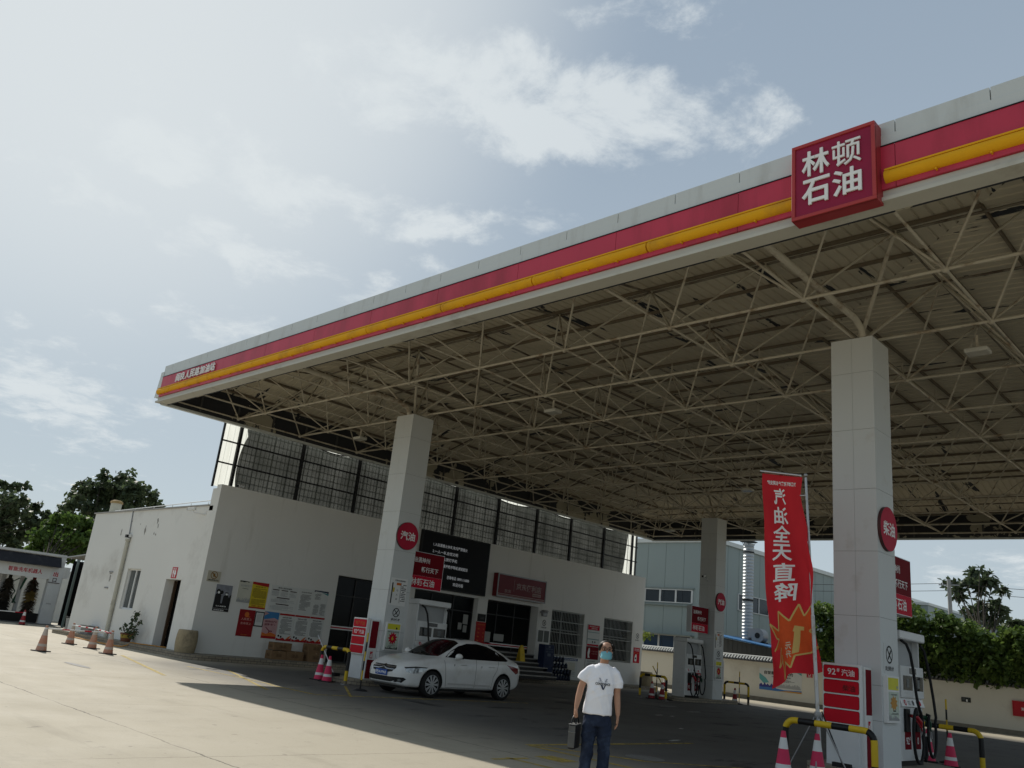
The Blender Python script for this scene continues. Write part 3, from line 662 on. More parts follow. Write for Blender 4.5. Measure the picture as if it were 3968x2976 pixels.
for yy in [13.7 + .72 * k for k in range(1, 36)]: q.box(x, x + .012, yy - .012, yy + .012, 5.9, 8.45)
q.build('sheet_rib', HBLK, shop)
anch = [(14.45, .02), (17.05, .12), (19.95, .42), (23.5, .22), (26.95, .40), (31.35, .52), (34.85, .44), (38.85, .42)]
def nettop(y):
    for (a, s0), (c, s1) in zip(anch[:-1], anch[1:]):
        if a <= y <= c: t = (y - a) / (c - a); return 8.44 - .68 * s1 * 4 * t * (1 - t) * (1 if t < 1 else 1)
    return 8.44
q = MB(); ny, nz = 150, 10; vs = []
for i in range(ny + 1):
    for k in range(nz + 1):
        t = k / nz
        yl = 14.42 + .42 * 4 * (t - .45) ** 2 * .6 - .25 * (1 - t) + (.18 if t < .9 else 0); yr = 38.85 - (1 - t) ** .8 * .45
        yy = yl + (yr - yl) * i / ny; z1 = nettop(14.45 + (38.85 - 14.45) * i / ny)
        vs.append((XU - .06 + .02 * math.sin(yy * 3.1 + t * 4), yy, 5.9 + (z1 - 5.9) * t))
q.add(vs, [(i * (nz + 1) + k, (i + 1) * (nz + 1) + k, (i + 1) * (nz + 1) + k + 1, i * (nz + 1) + k + 1) for i in range(ny) for k in range(nz)], True)
q.build('shade_net', net_mat(), shop)
q = MB(); q.path([(XU - .055, 14.45 + (24.4) * i / 200, nettop(14.45 + 24.4 * i / 200)) for i in range(201)], .022, 5); q.build('net_rope', HBLK, shop)
MUL = mat('mullion dark', (.020, .021, .022), .5, .3, var=.2)
for yy in (14.32, 17.05, 19.78, 22.5, 25.32, 28.11, 30.88, 33.58, 36.42, 39.06):
    q = MB(); q.box(XU - .03, XU + .08, yy - .055, yy + .055, 5.93, 8.55); q.build('mullion', MUL, shop)
for zz in (6.75, 7.56, 8.47):
    q = MB(); q.box(XU - .028, XU + .03, 13.7, 39.62, zz - .025, zz + .025); q.build('rail', MUL, shop)
for yy in (13.69, 39.62):
    q = MB(); q.box(XU - .13, XU - .05, yy - .03, yy + .03, 5.85, 8.55); q.build('mullion', MUL, shop)
# downpipe, roof rail
q = MB(); q.tube((-35.03, YWL - .09, .17), (-35.08, YWL - .09, 4.0), .072, 12)
for zz in (1.4, 2.75): q.tube((-35.05, YWL - .09, zz), (-35.05, YWL - .09, zz + .05), .085, 12)
q.tube((-35.08, YWL - .09, 3.93), (-35.08, YWL - .09, 4.02), .10, 12)
q.build('downpipe', mat('pipe cream', (.50, .48, .40), .5, dirt=(.3, .27, .2), dscale=2), shop)
q = MB(); q.tube((-35.2, YWL - .03, 4.1), (-35.38, YWL - .03, 5.18), .022, 6); q.tube((-35.2, YWL - .05, .2), (-35.2, YWL - .05, 3.9), .018, 6); q.build('cable', GREYM, shop)
t = thing('wall_sensor', 'small dark box fixed above the drainpipe on the white side wall', 'sensor', (-35.08, YWL - .1, 4.07))
q = MB(); q.box(-35.17, -35.0, YWL - .2, YWL, 4.06, 4.18); q.build('sensor_box', BLACK, t, bevel=.01); q = MB(); q.box(-35.0, -34.95, YWL - .12, YWL - .02, 4.08, 4.2); q.build('sensor_plate', WHITE, t)
t = thing('roof_rail', 'thin white handrail along the edge of the shop roof', 'railing', (-33, YWL + .3, 5.2))
q = MB(); q.path([(-38.2, YWL + .3, 5.32), (-35, YWL + .3, 5.36), (-31, YWL + .3, 5.42), (-28.7, YWL + .3, 5.45)], .018, 6); q.build('rail', WHITE, t)
for x in (-32.5, -30.9, -29.5, -34.2, -36):
    q = MB(); q.tube((x, YWL + .3, 5.2), (x, YWL + .3, 5.38), .014, 6); q.build('post', WHITE, t)
t = thing('roof_vent', 'pale round vent with a rusty cap at the left end of the shop roof', 'vent', (-39.2, YWL + .55, 5.2))
q = MB(); q.lathe([(.23, 5.1), (.23, 5.72)], (-38.9, YWL + .55, 0), 20); q.build('vent_body', mat('vent cream', (.52, .51, .42), .6), t)
q = MB(); q.lathe([(.27, 5.72), (.26, 5.80), (.15, 5.86)], (-38.9, YWL + .55, 0), 20); q.build('vent_cap', mat('rusty cap', (.36, .24, .10), .7, var=.3), t)
# security cameras
def cctv(lb, p, d, br):
    t = thing('security_camera', lb, 'camera', p, 0); p = Vector(p); d = Vector(d).normalized()
    q = MB(); q.bar(p, p + d * .34, .11, .10); q.build('camera_body', WHITE, t, bevel=.012)
    q = MB(); q.bar(p + d * .30, p + d * .36, .09, .085); q.build('lens', BLACK, t)
    q = MB(); q.path([p + d * .1 - Vector((0, 0, .06)), p + d * .05 - Vector((0, 0, .14)), Vector(br) - Vector((0, 0, .14)), Vector(br)], .022, 6); q.build('bracket', WHITE, t)
cctv('white security camera on a bracket at the top corner of the side wall', (-29.2, YWL - .28, 5.03), (-1, -.4, -.12), (-28.9, YWL, 5.0))
cctv('small camera on top of the shop wall near its left corner', (XWL - .15, 14.75, 6.02), (.5, -1, -.1), (XWL - .2, 14.9, 5.93))
cctv('small camera on the upper shop wall right of the middle pillar', (XWL - .15, 23.1, 6.85), (.5, -1, -.1), (XWL - .32, 23.2, 6.7))
cctv('dark camera high on the far pillar', (PF[0] + .02, PF[1] - .75, 5.55), (.3, -1, -.25), (PF[0], PF[1] - .425, 5.5))
# steps to the entrance door
t = thing('entrance_steps', 'grey stone steps with dark risers up to the shop entrance', 'steps', (-27.4, 29.3, .17))
n = 6
for k in range(n):
    z1 = .17 + (1.2 - .17) * (k + 1) / n; xe = XWL + .3 * (n - k)
    q = MB(); q.box(XWL + .02, xe, 27.6, 30.9, .17 if k == 0 else .17 + (1.2 - .17) * k / n + .002, z1 - .05); q.build('riser', mat('dark riser', (.035, .034, .032), .7), t)
    q = MB(); q.box(XWL + .02, xe + .025, 27.58, 30.92, z1 - .048, z1); q.build('tread', mat('grey tread', (.30, .29, .27), .6, var=.25, scale=30), t)
# ---------------------------------------------------------------- signs and posters on the shop
def pst(name, lb, cat, y0, y1, z0, z1, base, items=(), mats=(), x=XWL, th=.012, grp=None, fr=None, bevel=0):
    """flat sheet: base material, then rect/text/lines/poly marks in 0..1 coordinates, each a material slot"""
    q = MB(); w, h = y1 - y0, z1 - z0
    if fr is None: fr = FX(x + th, y0, z0)
    q.prism([(0, 0), (w, 0), (w, h), (0, h)], (fr[0] - fr[3] * (th - .001), fr[1], fr[2], fr[3]), th - .001)
    rnd = random.Random(name + lb)
    for i, it in enumerate(items):
        k, mi = it[0], it[1]; q.mi = mi; a = it[2:]; off = .002 + .0012 * (i % 5 if k != 'text' else 5)
        if k == 'rect': q.rect(a[0] * w, a[1] * w, a[2] * h, a[3] * h, fr, off)
        elif k == 'text': q.text(a[0], a[1] * w, a[2] * w, a[3] * h, a[4] * h, fr, off, a[5] if len(a) > 5 else .02)
        elif k == 'poly': q.poly([(u * w, v * h) for u, v in a[0]], fr, off)
        elif k == 'disc': q.disc(a[0] * w, a[1] * h, a[2] * w, fr, off, r2=(a[3] * w if len(a) > 3 else None))
        elif k == 'lines':
            u0, u1, v0, v1, nl = a[:5]; lh = (v1 - v0) / nl
            for r in range(nl):
                uu = u0 + (rnd.random() * .12 if r % 4 == 0 else 0); ue = u1 if rnd.random() > .28 else u0 + (u1 - u0) * rnd.uniform(.45, .9)
                vb = v1 - (r + 1) * lh + lh * .25
                while uu < ue - .01:
                    l = rnd.uniform(.018, .06); q.rect(uu * w, min(uu + l, ue) * w, vb * h, (vb + lh * .5) * h, fr, off); uu += l + rnd.uniform(.006, .012)
        elif k == 'skyline':
            u0, u1, v0, vmax, nn = a; st = (u1 - u0) / nn
            for r in range(nn): q.rect((u0 + r * st) * w, (u0 + (r + .86) * st) * w, v0 * h, (v0 + vmax * rnd.uniform(.3, 1)) * h, fr, off)
    o = q.build(name, [base] + list(mats), None, bevel=bevel)
    return tag(o, lb, cat, grp)
GB = mat('poster blue', (.05, .20, .42), .6); PK = mat('poster pink', (.50, .30, .30), .6, var=.2); PYEL = mat('poster yellow', (.60, .46, .03), .6); PCR = mat('poster cream', (.55, .54, .45), .7)
PGR = mat('poster grey', (.35, .36, .36), .7); PRED = mat('poster red', (.36, .012, .012), .6); OR = mat('poster orange', (.60, .16, .03), .6); NAVY = mat('navy', (.012, .022, .06), .5); LINE = mat('print grey', (.13, .13, .13), .8); TEAL = mat('teal', (.05, .25, .25), .6)
PG = 'posters on the shop wall'
pst('no_phone_sign', 'beige sign with a crossed-out circle at the left end of the shop wall', 'sign', 14.0, 14.49, 2.55, 2.92, mat('sign beige', (.46, .43, .34), .6),
    [('disc', 1, .5, .62, .27, .22), ('poly', 1, [(.30, .80), (.36, .86), (.72, .44), (.66, .38)]), ('rect', 1, .42, .56, .48, .78), ('text', 2, '请勿使用手机', .1, .9, .08, .24)], [mat('brown ink', (.22, .12, .03), .6), INK])
pst('poster', 'black and white photo poster of standing figures, leftmost on the shop wall', 'poster', 14.42, 15.03, 1.60, 2.50, mat('photo grey', (.22, .23, .26), .6, var=.5, scale=6),
    [('rect', 1, 0, 1, 0, .30), ('poly', 1, [(.02, .25), (.02, .60), (.10, .68), (.30, .68), (.38, .60), (.42, .25)]), ('disc', 1, .18, .74, .13), ('disc', 2, .20, .70, .07), ('disc', 1, .38, .71, .11), ('disc', 2, .40, .67, .06),
     ('poly', 1, [(.50, .25), (.52, .56), (.60, .62), (.80, .62), (.9, .5), (.98, .25)]), ('disc', 2, .70, .66, .06), ('rect', 1, .60, .80, .69, .73), ('poly', 1, [(.86, .3), (.9, .60), (1, .66), (1, .3)]), ('text', 2, '为人民服务', .15, .8, .17, .22), ('rect', 2, .05, .95, .10, .105), ('text', 2, '平安加油站', .06, .7, .02, .07)], [INK, LETW], grp=PG)
pst('poster', 'pale cream poster with a grey skyline at its foot, top row', 'poster', 15.25, 15.77, 1.99, 2.74, PCR,
    [('poly', 1, [(.05, .99), (.05, .92), (.2, .94), (.35, .92), (.6, .96), (.72, .92), (.75, .97), (.5, .985)]), ('text', 2, '讲文明树新风', .12, .95, .72, .82), ('text', 1, 'Civilization', .3, .75, .62, .66), ('skyline', 2, 0, 1, 0, .26, 22)], [INK, PGR], grp=PG)
pst('poster', 'bright yellow notice with red top and bottom bands', 'poster', 15.78, 16.44, 1.83, 2.75, PYEL,
    [('rect', 1, 0, 1, .86, 1), ('poly', 0, [(0, .86), (0, .91), (.5, .88), (1, .86)]), ('rect', 1, 0, 1, 0, .055), ('text', 2, '安全生产责任书', .2, .8, .80, .85), ('lines', 2, .08, .92, .40, .77, 9), ('lines', 2, .08, .92, .14, .36, 7), ('text', 1, '安全第一 预防为主', .15, .85, .07, .12)], [PRED, mat('brown print', (.16, .11, .02), .7)], grp=PG)
pst('poster', 'wide pale grey notice board sheet with three headings', 'poster', 16.55, 17.71, 1.83, 2.74, PAPER,
    [('text', 1, '阎良人民路加油站', .25, .75, .88, .94)] + [('rect', 2, .06 + .32 * k, .30 + .32 * k, .80, .835) for k in range(3)] + [('lines', 3, .05 + .32 * k, .31 + .32 * k, .58, .77, 7) for k in range(3)] + [('rect', 2, .25, .72, .50, .54), ('lines', 3, .06, .9, .33, .48, 5), ('rect', 2, .25, .72, .25, .29), ('lines', 3, .06, .9, .04, .22, 6)], [INK, mat('heading', (.05, .03, .03), .6), PGR], grp=PG)
pst('poster', 'white text notice right of the wide grey sheet', 'poster', 17.75, 18.40, 1.81, 2.75, PAPER, [('text', 1, '加油站安全制度', .15, .85, .84, .88), ('lines', 2, .14, .86, .15, .78, 14)], [INK, LINE], grp=PG)
pst('poster', 'white notice with a dark teal top edge, last of the top row', 'poster', 18.42, 19.06, 1.80, 2.75, PAPER,
    [('poly', 1, [(0, 1), (1, 1), (1, .90), (.86, .94), (.1, .96), (0, .92)]), ('poly', 2, [(.5, .94), (1, .91), (1, .84)]), ('lines', 3, .08, .5, .64, .88, 8), ('lines', 3, .08, .45, .05, .45, 12), ('lines', 3, .55, .92, .05, .5, 18)], [NAVY, TEAL, LINE], grp=PG)
pst('poster', 'dark red poster with two rows of characters and a paper lantern', 'poster', 15.48, 16.10, .845, 1.76, mat('poster dark red', (.25, .010, .012), .6),
    [('disc', 1, .48, .82, .14), ('rect', 1, .40, .7, .72, .75), ('text', 2, '人民至上', .16, .84, .60, .69), ('text', 2, '生命至上', .16, .84, .44, .53), ('text', 1, '众志成城', .3, .7, .04, .08)], [OR, mat('pink letter', (.62, .30, .26), .6)], grp=PG)
pst('framed_notice', 'small white notice in a black frame beside the dark red poster', 'notice', 16.11, 16.47, 1.22, 1.74, INK, [('rect', 1, .09, .91, .07, .93), ('lines', 2, .2, .8, .3, .85, 9)], [PAPER, PGR])
pst('poster', 'colourful poster fading from blue sky to orange ground', 'poster', 16.48, 17.08, .845, 1.78, PK,
    [('poly', 1, [(0, .70), (0, 1), (1, 1), (1, .72), (.7, .78), (.4, .74)]), ('poly', 0, [(0, 1), (.3, .93), (0, .84)]), ('poly', 2, [(0, 0), (0, .22), (.3, .17), (.6, .24), (1, .16), (1, 0)]), ('rect', 3, 0, 1, 0, .09), ('text', 4, '遵守安全生产法', .1, .9, .60, .67), ('text', 4, '当好第一责任人', .1, .85, .48, .56), ('poly', 4, [(.2, .40), (.45, .28), (.42, .10), (.5, .10), (.52, .26), (.7, .26), (.7, .3), (.5, .3), (.22, .43)])], [GB, OR, PRED, mat('maroon print', (.2, .03, .05), .6)], grp=PG)
for k, lb in enumerate(('white notice with a red foot, right of the blue and orange poster', 'white notice with a red foot, middle of its three in the bottom row', 'white notice with a red foot, nearest to the dark side door')):
    y0 = 17.10 + .66 * k
    pst('poster', lb, 'poster', y0, y0 + .645, .81, 1.77, PAPER, [('rect', 1, 0, 1, .93, 1), ('text', 2, '党员政治学习制度', .2, .8, .83, .88), ('lines', 3, .12, .88, .24, .80, 13), ('poly', 1, [(0, 0), (0, .10), (.2, .06), (.45, .12), (.6, .05), (.8, .17), (.84, .08), (1, .14), (1, 0)]), ('poly', 4, [(.6, .05), (.75, .14), (.95, .22), (.85, .1)]), ('disc', 2, .14, .17, .06), ('disc', 2, .30, .14, .06)], [PRED, INK, LINE, OR], grp=PG)
# LED display
led = thing('led_display', 'large black LED display with rows of white lettering over the glass front', 'display', (XWL + .1, 25.3, 3.5))
q = MB(); q.box(XWL + .002, XWL + .16, 23.25, 27.38, 3.5, 5.9); q.build('housing', BLACK, led, bevel=.01)
q = MB(); q.rect(23.31, 27.32, 3.56, 5.84, FX(XWL + .164, 0, 0)); q.build('screen', mat('led face', (.006, .006, .007), .5, spec=.15), led)
fr = FX(XWL + .168, 0, 0)
for (s, u, v, w) in (('1.入站请熄火停车,车内严禁烟火', 23.9, 5.28, 2.05), ('2.一人一车,自觉文明', 23.9, 4.99, 1.5), ('3.有序加油,禁打手机', 23.9, 4.72, 1.5), ('4.加油车辆请按秩序等候,谢谢配合', 23.9, 4.43, 2.2), ('咨询电话 18991116888', 24.9, 3.98, 1.35), ('欢迎光临', 25.3, 3.72, .62)):
    q = MB(); q.text(s, u, u + w, v, v + .15, fr, 0, .008); q.build('lettering', mat('led glow', (.55, .57, .60), .5, emit=.22), led)
# convenience shop sign
sn = thing('shop_sign', 'dark red shop sign box with pale characters over the entrance', 'sign', (XWL + .15, 29.7, 3.6))
q = MB(); q.box(XWL + .002, XWL + .30, 27.95, 31.35, 3.60, 4.66); q.build('sign_box', mat('sign box maroon', (.14, .010, .015), .4), sn, bevel=.01)
q = MB(); x = XWL + .30
for (a, c, p, r) in ((27.95, 31.35, 3.6, 3.65), (27.95, 31.35, 4.61, 4.66), (27.95, 28.0, 3.65, 4.61), (31.3, 31.35, 3.65, 4.61)): q.box(x - .01, x + .025, a, c, p, r)
q.build('sign_frame', GREYM, sn)
q = MB(); fr = FX(XWL + .303, 27.95, 3.6)
q.text('京东便利店', 1.28, 3.05, .42, .74, fr, 0, .02); q.rect(1.12, 1.135, .32, .88, fr, 0); q.text('京东', .5, .95, .22, .38, fr, 0, .01); q.rect(2.45, 3.05, .24, .38, fr, 0)
q.rect(.05, 3.35, .13, .16, fr, 0); q.rect(.05, 3.35, .06, .09, fr, 0); q.build('lettering', mat('sign pale', (.34, .26, .24), .5), sn)
q = MB(); fr2 = FX(XWL + .306, 27.95, 3.6); q.text('营业时间0-24', 2.5, 3.0, .28, .34, fr2, 0, .02); q.build('small_lettering', DRED, sn)
# small things on the right half of the wall
t = thing('alarm_siren', 'grey alarm siren on the wall right of the entrance', 'alarm', (XWL, 31.62, 3.05)); q = MB(); q.box(XWL, XWL + .16, 31.48, 31.78, 3.02, 3.22); q.build('siren_body', GREYM, t, bevel=.03); q = MB(); q.lathe([(.14, 0), (.20, .06), (.12, .10)], (XWL + .1, 31.63, 3.22), 14); q.build('siren_cap', GREYM, t); q = MB(); q.box(XWL, XWL + .09, 31.40, 31.86, 3.15, 3.25); q.build('siren_bracket', GREYM, t)
def nosmoke(lb, fr, s, txt='请勿吸烟', plate=True, m=None):
    q = MB(); q.mi = 0
    if plate: q.prism([(-.62 * s, -.72 * s), (.62 * s, -.72 * s), (.62 * s, .6 * s), (-.62 * s, .6 * s)], (fr[0], fr[1], fr[2], fr[3]), .008)
    q.mi = 1; q.disc(0, .1 * s, .40 * s, fr, .0095, r2=.32 * s); q.bar(fr[0] + fr[3] * .011 + fr[1] * -.26 * s + fr[2] * .36 * s, fr[0] + fr[3] * .011 + fr[1] * .26 * s + fr[2] * -.16 * s, .07 * s, .002, up=fr[3])
    q.bar(fr[0] + fr[3] * .013 + fr[1] * .2 * s + fr[2] * .3 * s, fr[0] + fr[3] * .013 + fr[1] * -.16 * s + fr[2] * -.1 * s, .09 * s, .002, up=fr[3])
    q.text(txt, -.5 * s, .5 * s, -.62 * s, -.40 * s, fr, .0095, .02)
    return tag(q.build('no_smoking_sign', [m or PILLARW, INK]), lb, 'sign', 'round prohibition signs')
nosmoke('no smoking sign above the white framed notice board', FX(XWL, 31.75, 2.68), .36, m=WHITEP)
nosmoke('no naked flame sign at the right end of the shop wall', FX(XWL, 39.6, 2.67), .36, '禁止烟火', m=WHITEP)
pst('notice_board', 'white framed notice board with two grey panes beside the entrance', 'notice board', 31.28, 32.19, 1.77, 2.40, WHITE, [('rect', 1, .06, .475, .07, .93), ('rect', 1, .525, .94, .07, .93)], [mat('board felt', (.12, .13, .12), .5)], th=.05)
pst('notice_board', 'tall notice board with a red head and white rows between the barred windows', 'notice board', 35.17, 36.16, 1.89, 2.96, PGR, [('rect', 1, .02, .98, .76, .98), ('text', 2, '岗位服务公约', .15, .85, .88, .94), ('text', 2, '监督投诉电话', .3, .8, .80, .85), ('rect', 2, .02, .98, .66, .74), ('rect', 3, .02, .98, .645, .66), ('rect', 2, .02, .98, .35, .63), ('rect', 3, .02, .98, .31, .33), ('rect', 2, .02, .98, .1, .30), ('disc', 4, .45, .2, .05), ('disc', 4, .65, .2, .05), ('disc', 4, .85, .2, .05), ('rect', 1, .02, .98, .02, .09)], [RED, PAPER, TEAL, INK], th=.03)
pst('poster', 'maroon poster with a pale figure and two lines of text under the tall notice board', 'poster', 35.18, 36.20, 1.24, 1.87, DRED, [('poly', 1, [(.15, .1), (.12, .5), (.18, .85), (.28, .88), (.30, .6), (.25, .3), (.32, .12)]), ('text', 2, '十年品质 信赖相伴', .38, .95, .58, .68), ('text', 2, '好油好服务', .42, .9, .40, .5)], [LETW, mat('dull pink', (.40, .16, .14), .6)], grp=PG)
pst('poster', 'narrow bright red poster with pale bottles at the right end of the wall', 'poster', 39.31, 39.89, 1.29, 2.09, RED, [('text', 1, '国六车用', .15, .8, .86, .93), ('text', 1, '尾气处理液', .15, .9, .76, .83), ('text', 2, '买一送一', .1, .9, .60, .68), ('poly', 1, [(.2, .1), (.18, .35), (.3, .55), (.5, .56), (.55, .35), (.5, .1)]), ('poly', 3, [(.25, .25), (.25, .35), (.48, .35), (.48, .25)])], [LETW, OR, INK], grp=PG)
pst('notice_board', 'black plate above the red board left of the entrance', 'plate', 27.19, 27.71, 2.40, 2.73, INK, [('text', 1, '入口', .3, .75, .3, .65)], [LINE])
pst('notice_board', 'upright red board with rows of orange text left of the entrance', 'notice board', 27.15, 27.74, 1.38, 2.38, PRED, [('text', 1, '今日特价油品公告', .12, .9, .86, .91)] + [('text', 1, s, .15, .38, .66 - .17 * k, .73 - .17 * k) for k, s in enumerate(('92#', '95#', '98#', '0#'))] + [('text', 1, s, .74, .86, .66 - .17 * k, .73 - .17 * k) for k, s in enumerate('优惠促销')], [OR], th=.03)
pst('wall_panel', 'plain white panel on the wall foot behind the standing man', 'panel', 35.14, 36.45, .25, 1.22, PAPER, [('text', 1, '加油站应急处置流程', .1, .6, .9, .95), ('lines', 1, .1, .9, .4, .85, 9)], [LINE], th=.03)
pst('display_board', 'white display board with a dark blue heading leaning on the wall under the barred window', 'board', 32.55, 34.35, .24, 1.20, PAPER, [('rect', 1, 0, 1, .88, 1), ('text', 2, '消防安全重点岗位风险告知栏', .05, .95, .91, .97), ('rect', 3, .47, .474, .03, .86), ('lines', 3, .06, .44, .3, .8, 9), ('rect', 4, .55, .9, .4, .8), ('lines', 3, .55, .92, .1, .35, 6)], [mat('board blue', (.02, .06, .18), .5), LETW, PGR, PCR], x=XWL + .15, th=.03)
pst('wc_sign', 'red restroom sign with two white figures above the side door', 'sign', 0, .41, 0, .395, mat('wc red', (.50, .03, .05), .5),
    [('disc', 1, .30, .84, .085), ('poly', 1, [(.16, .72), (.44, .72), (.42, .42), (.36, .42), (.36, .08), (.24, .08), (.24, .42), (.18, .42)]), ('disc', 1, .70, .84, .085), ('poly', 1, [(.60, .72), (.80, .72), (.90, .34), (.78, .34), (.78, .08), (.62, .08), (.62, .34), (.50, .34)]), ('rect', 1, .49, .51, .05, .95)], [LETW], fr=FY(-30.58, YWL - .014, 2.57))
# things standing before the shop
t = thing('display_cabinet', 'dark navy display cabinet with pale lines of text at the right of the steps', 'cabinet', (-27.1, 31.1, .17)); q = MB(); q.box(-27.35, -26.95, 30.62, 31.3, .17, 1.72); q.build('cabinet_body', NAVY, t, bevel=.015)
q = MB(); fr = FX(-26.948, 30.62, 1.17); q.text('玻璃水防冻液', .08, .6, .32, .38, fr, 0); q.text('全场八折优惠', .08, .6, .2, .27, fr, 0); q.rect(.26, .4, .4, .5, fr, 0); q.rect(.22, .45, .03, .16, fr, 0); q.build('lettering', mat('navy text', (.10, .12, .16), .5), t)
BOT = mat('blue bottle', (.008, .014, .035), .15, var=.4, scale=8)
proto = None; kk = 0
for lv, (ya, yb) in enumerate(((31.5, 32.75), (31.5, 32.7), (31.6, 32.6), (31.7, 32.4))):
    nb = 7 - lv
    for k in range(nb):
        for row in (0, 1):
            p = (-27.35 + .2 * row - .05 * lv, ya + (yb - ya) * k / max(nb - 1, 1), .17 + .27 * lv)
            if proto is None:
                q = MB(); q.lathe([(.07, 0), (.078, .02), (.078, .17), (.05, .21), (.025, .225), (.025, .25), (.03, .25), (.03, .268)], (0, 0, 0), 10); proto = q.build('fluid_bottle', BOT, world=False); o = proto
            else: o = proto.copy(); COL.objects.link(o)
            o.location = p; tag(o, 'dark blue fluid bottle in the stack right of the shop entrance', 'bottle', 'bottles stacked in front of the shop')
t = thing('waste_bin', 'black waste bin in front of the white display board', 'bin', (-27.5, 33.05, .17)); q = MB(); q.lathe([(.15, .17), (.18, .62)], (-27.5, 33.05, 0), 18); q.build('bin_body', BLACK, t); q = MB(); q.lathe([(.195, .62), (.195, .66), (.16, .66), (.16, .6)], (-27.5, 33.05, 0), 18, cap=False); q.build('rim', RUBBER, t)
t = thing('floor_sign', 'yellow folding wet floor sign standing on the entrance steps', 'floor sign', (-27.3, 29.45, .9)); q = MB(); q.prism([(-.17, 0), (.17, 0), (.14, .60), (.06, .72), (-.06, .72), (-.14, .60)], (Vector((-27.22, 29.45, .86)), ey, Vector((-.18, 0, 1)).normalized(), Vector((1, 0, .18)).normalized()), .015); q.build('front_leaf', HYEL, t)
q = MB(); q.prism([(-.17, 0), (.17, 0), (.14, .60), (.06, .72), (-.06, .72), (-.14, .60)], (Vector((-27.48, 29.45, .86)), ey, Vector((.18, 0, 1)).normalized(), Vector((1, 0, -.18)).normalized()), .015); q.build('rear_leaf', HYEL, t)
CARD = mat('cardboard', (.22, .135, .07), .85, var=.15, scale=5, dirt=(.15, .09, .045), dscale=3)
def carton(lb, x0, x1, y0, y1, z0, z1, mark='油品'):
    t = thing('cardboard_box', lb, 'box', ((x0 + x1) / 2, (y0 + y1) / 2, z0), 0, 'cardboard boxes against the shop wall')
    q = MB(); q.box(x0, x1, y0, y1, z0, z1); q.build('carton', CARD, t, bevel=.006)
    q = MB(); fr = FX(x1 + .002, y0, z0); h = z1 - z0; w = y1 - y0; q.text(mark, w * .3, w * .7, h * .3, h * .7, fr, 0); fr = FY(x0, y0 - .002, z0); q.text(mark, .1, .3, h * .3, h * .7, fr, 0); q.build('print', mat('carton print', (.09, .05, .025), .9), t)
    q = MB(); q.box(x0 - .001, x1 + .002, (y0 + y1) / 2 - .025, (y0 + y1) / 2 + .025, z1 - .05, z1 + .002); q.build('tape', mat('tape', (.30, .20, .11), .4), t)
carton('brown cardboard box on the pavement, left one of the bottom row under the notices', XWL + .03, XWL + .45, 16.78, 17.38, .17, .465)
carton('brown cardboard box on the pavement, right one beside the stacked pair', XWL + .03, XWL + .43, 17.40, 18.14, .17, .485)
carton('brown cardboard box stacked on top of another under the notices', XWL + .03, XWL + .42, 16.84, 17.58, .49, .75)
carton('brown cardboard box at the bottom of the stack beside the dark side door', XWL + .03, XWL + .45, 18.32, 19.0, .17, .49)
carton('brown cardboard box on top of the stack beside the dark side door', XWL + .03, XWL + .43, 18.30, 18.98, .492, .80)
STONE = mat('drum stone', (.34, .28, .18), .95, var=.2, scale=14, bump=.8, bscale=28, dirt=(.18, .15, .10), dscale=3)
q = MB(); q.lathe([(.30, 0), (.32, .03), (.345, .22), (.35, .38), (.34, .55), (.32, .69), (.305, .725), (.285, .73)], (0, 0, 0), 28); o = q.build('stone_drum', STONE, world=False); o.location = (-27.9, 13.62, .17); tag(o, 'barrel shaped stone drum at the near corner of the shop', 'stone drum', 'stone drums at the shop corners')
o2 = o.copy(); COL.objects.link(o2); o2.location = (-27.35, 39.5, .17); o2.rotation_euler = (0, 0, 1); o2['label'] = 'barrel shaped stone drum at the far corner of the shop behind the striped rail'
t = thing('broom', 'thin pale broom handle leaning beside the striped rail', 'broom', (-21.6, 15.25, 0)); q = MB(); q.tube((-22.55, 15.15, 1.22), (-21.5, 15.2, .2), .014, 6); q.build('handle', ALU, t); q = MB(); q.box(-21.62, -21.3, 15.12, 15.28, .15, .24); q.build('broom_head', BLACK, t)
# potted plant
t = thing('potted_plant', 'leggy potted plant in a yellow and brown pot by the side wall', 'plant', (-32.6, 13.55, .17))
q = MB(); q.mi = 0; q.lathe([(.17, .17), (.195, .30)], (-32.6, 13.56, 0), 20); q.mi = 1; q.lathe([(.195, .30), (.215, .42)], (-32.6, 13.56, 0), 20); q.mi = 0; q.lathe([(.23, .42), (.235, .48), (.20, .48), (.19, .42)], (-32.6, 13.56, 0), 20, cap=False); q.build('pot', [mat('pot brown', (.16, .06, .03), .6), mat('pot yellow', (.36, .27, .05), .6)], t)
q = MB(); stems = [[(-32.6, 13.56, .4), (-32.3, 13.5, .7), (-32.1, 13.5, 1.1), (-31.95, 13.5, 1.25)], [(-32.6, 13.56, .4), (-32.2, 13.5, .55), (-31.7, 13.45, .75), (-31.4, 13.4, .95)], [(-32.6, 13.56, .4), (-32.45, 13.5, .6), (-32.2, 13.5, .85)], [(-32.6, 13.56, .4), (-32.1, 13.5, .45), (-31.65, 13.5, .62)], [(-32.65, 13.56, .4), (-32.85, 13.5, .6), (-32.98, 13.5, .72)]]
for s in stems: q.path(s, .014, 6)
q.build('stem', mat('stem brown', (.08, .06, .03), .8), t)
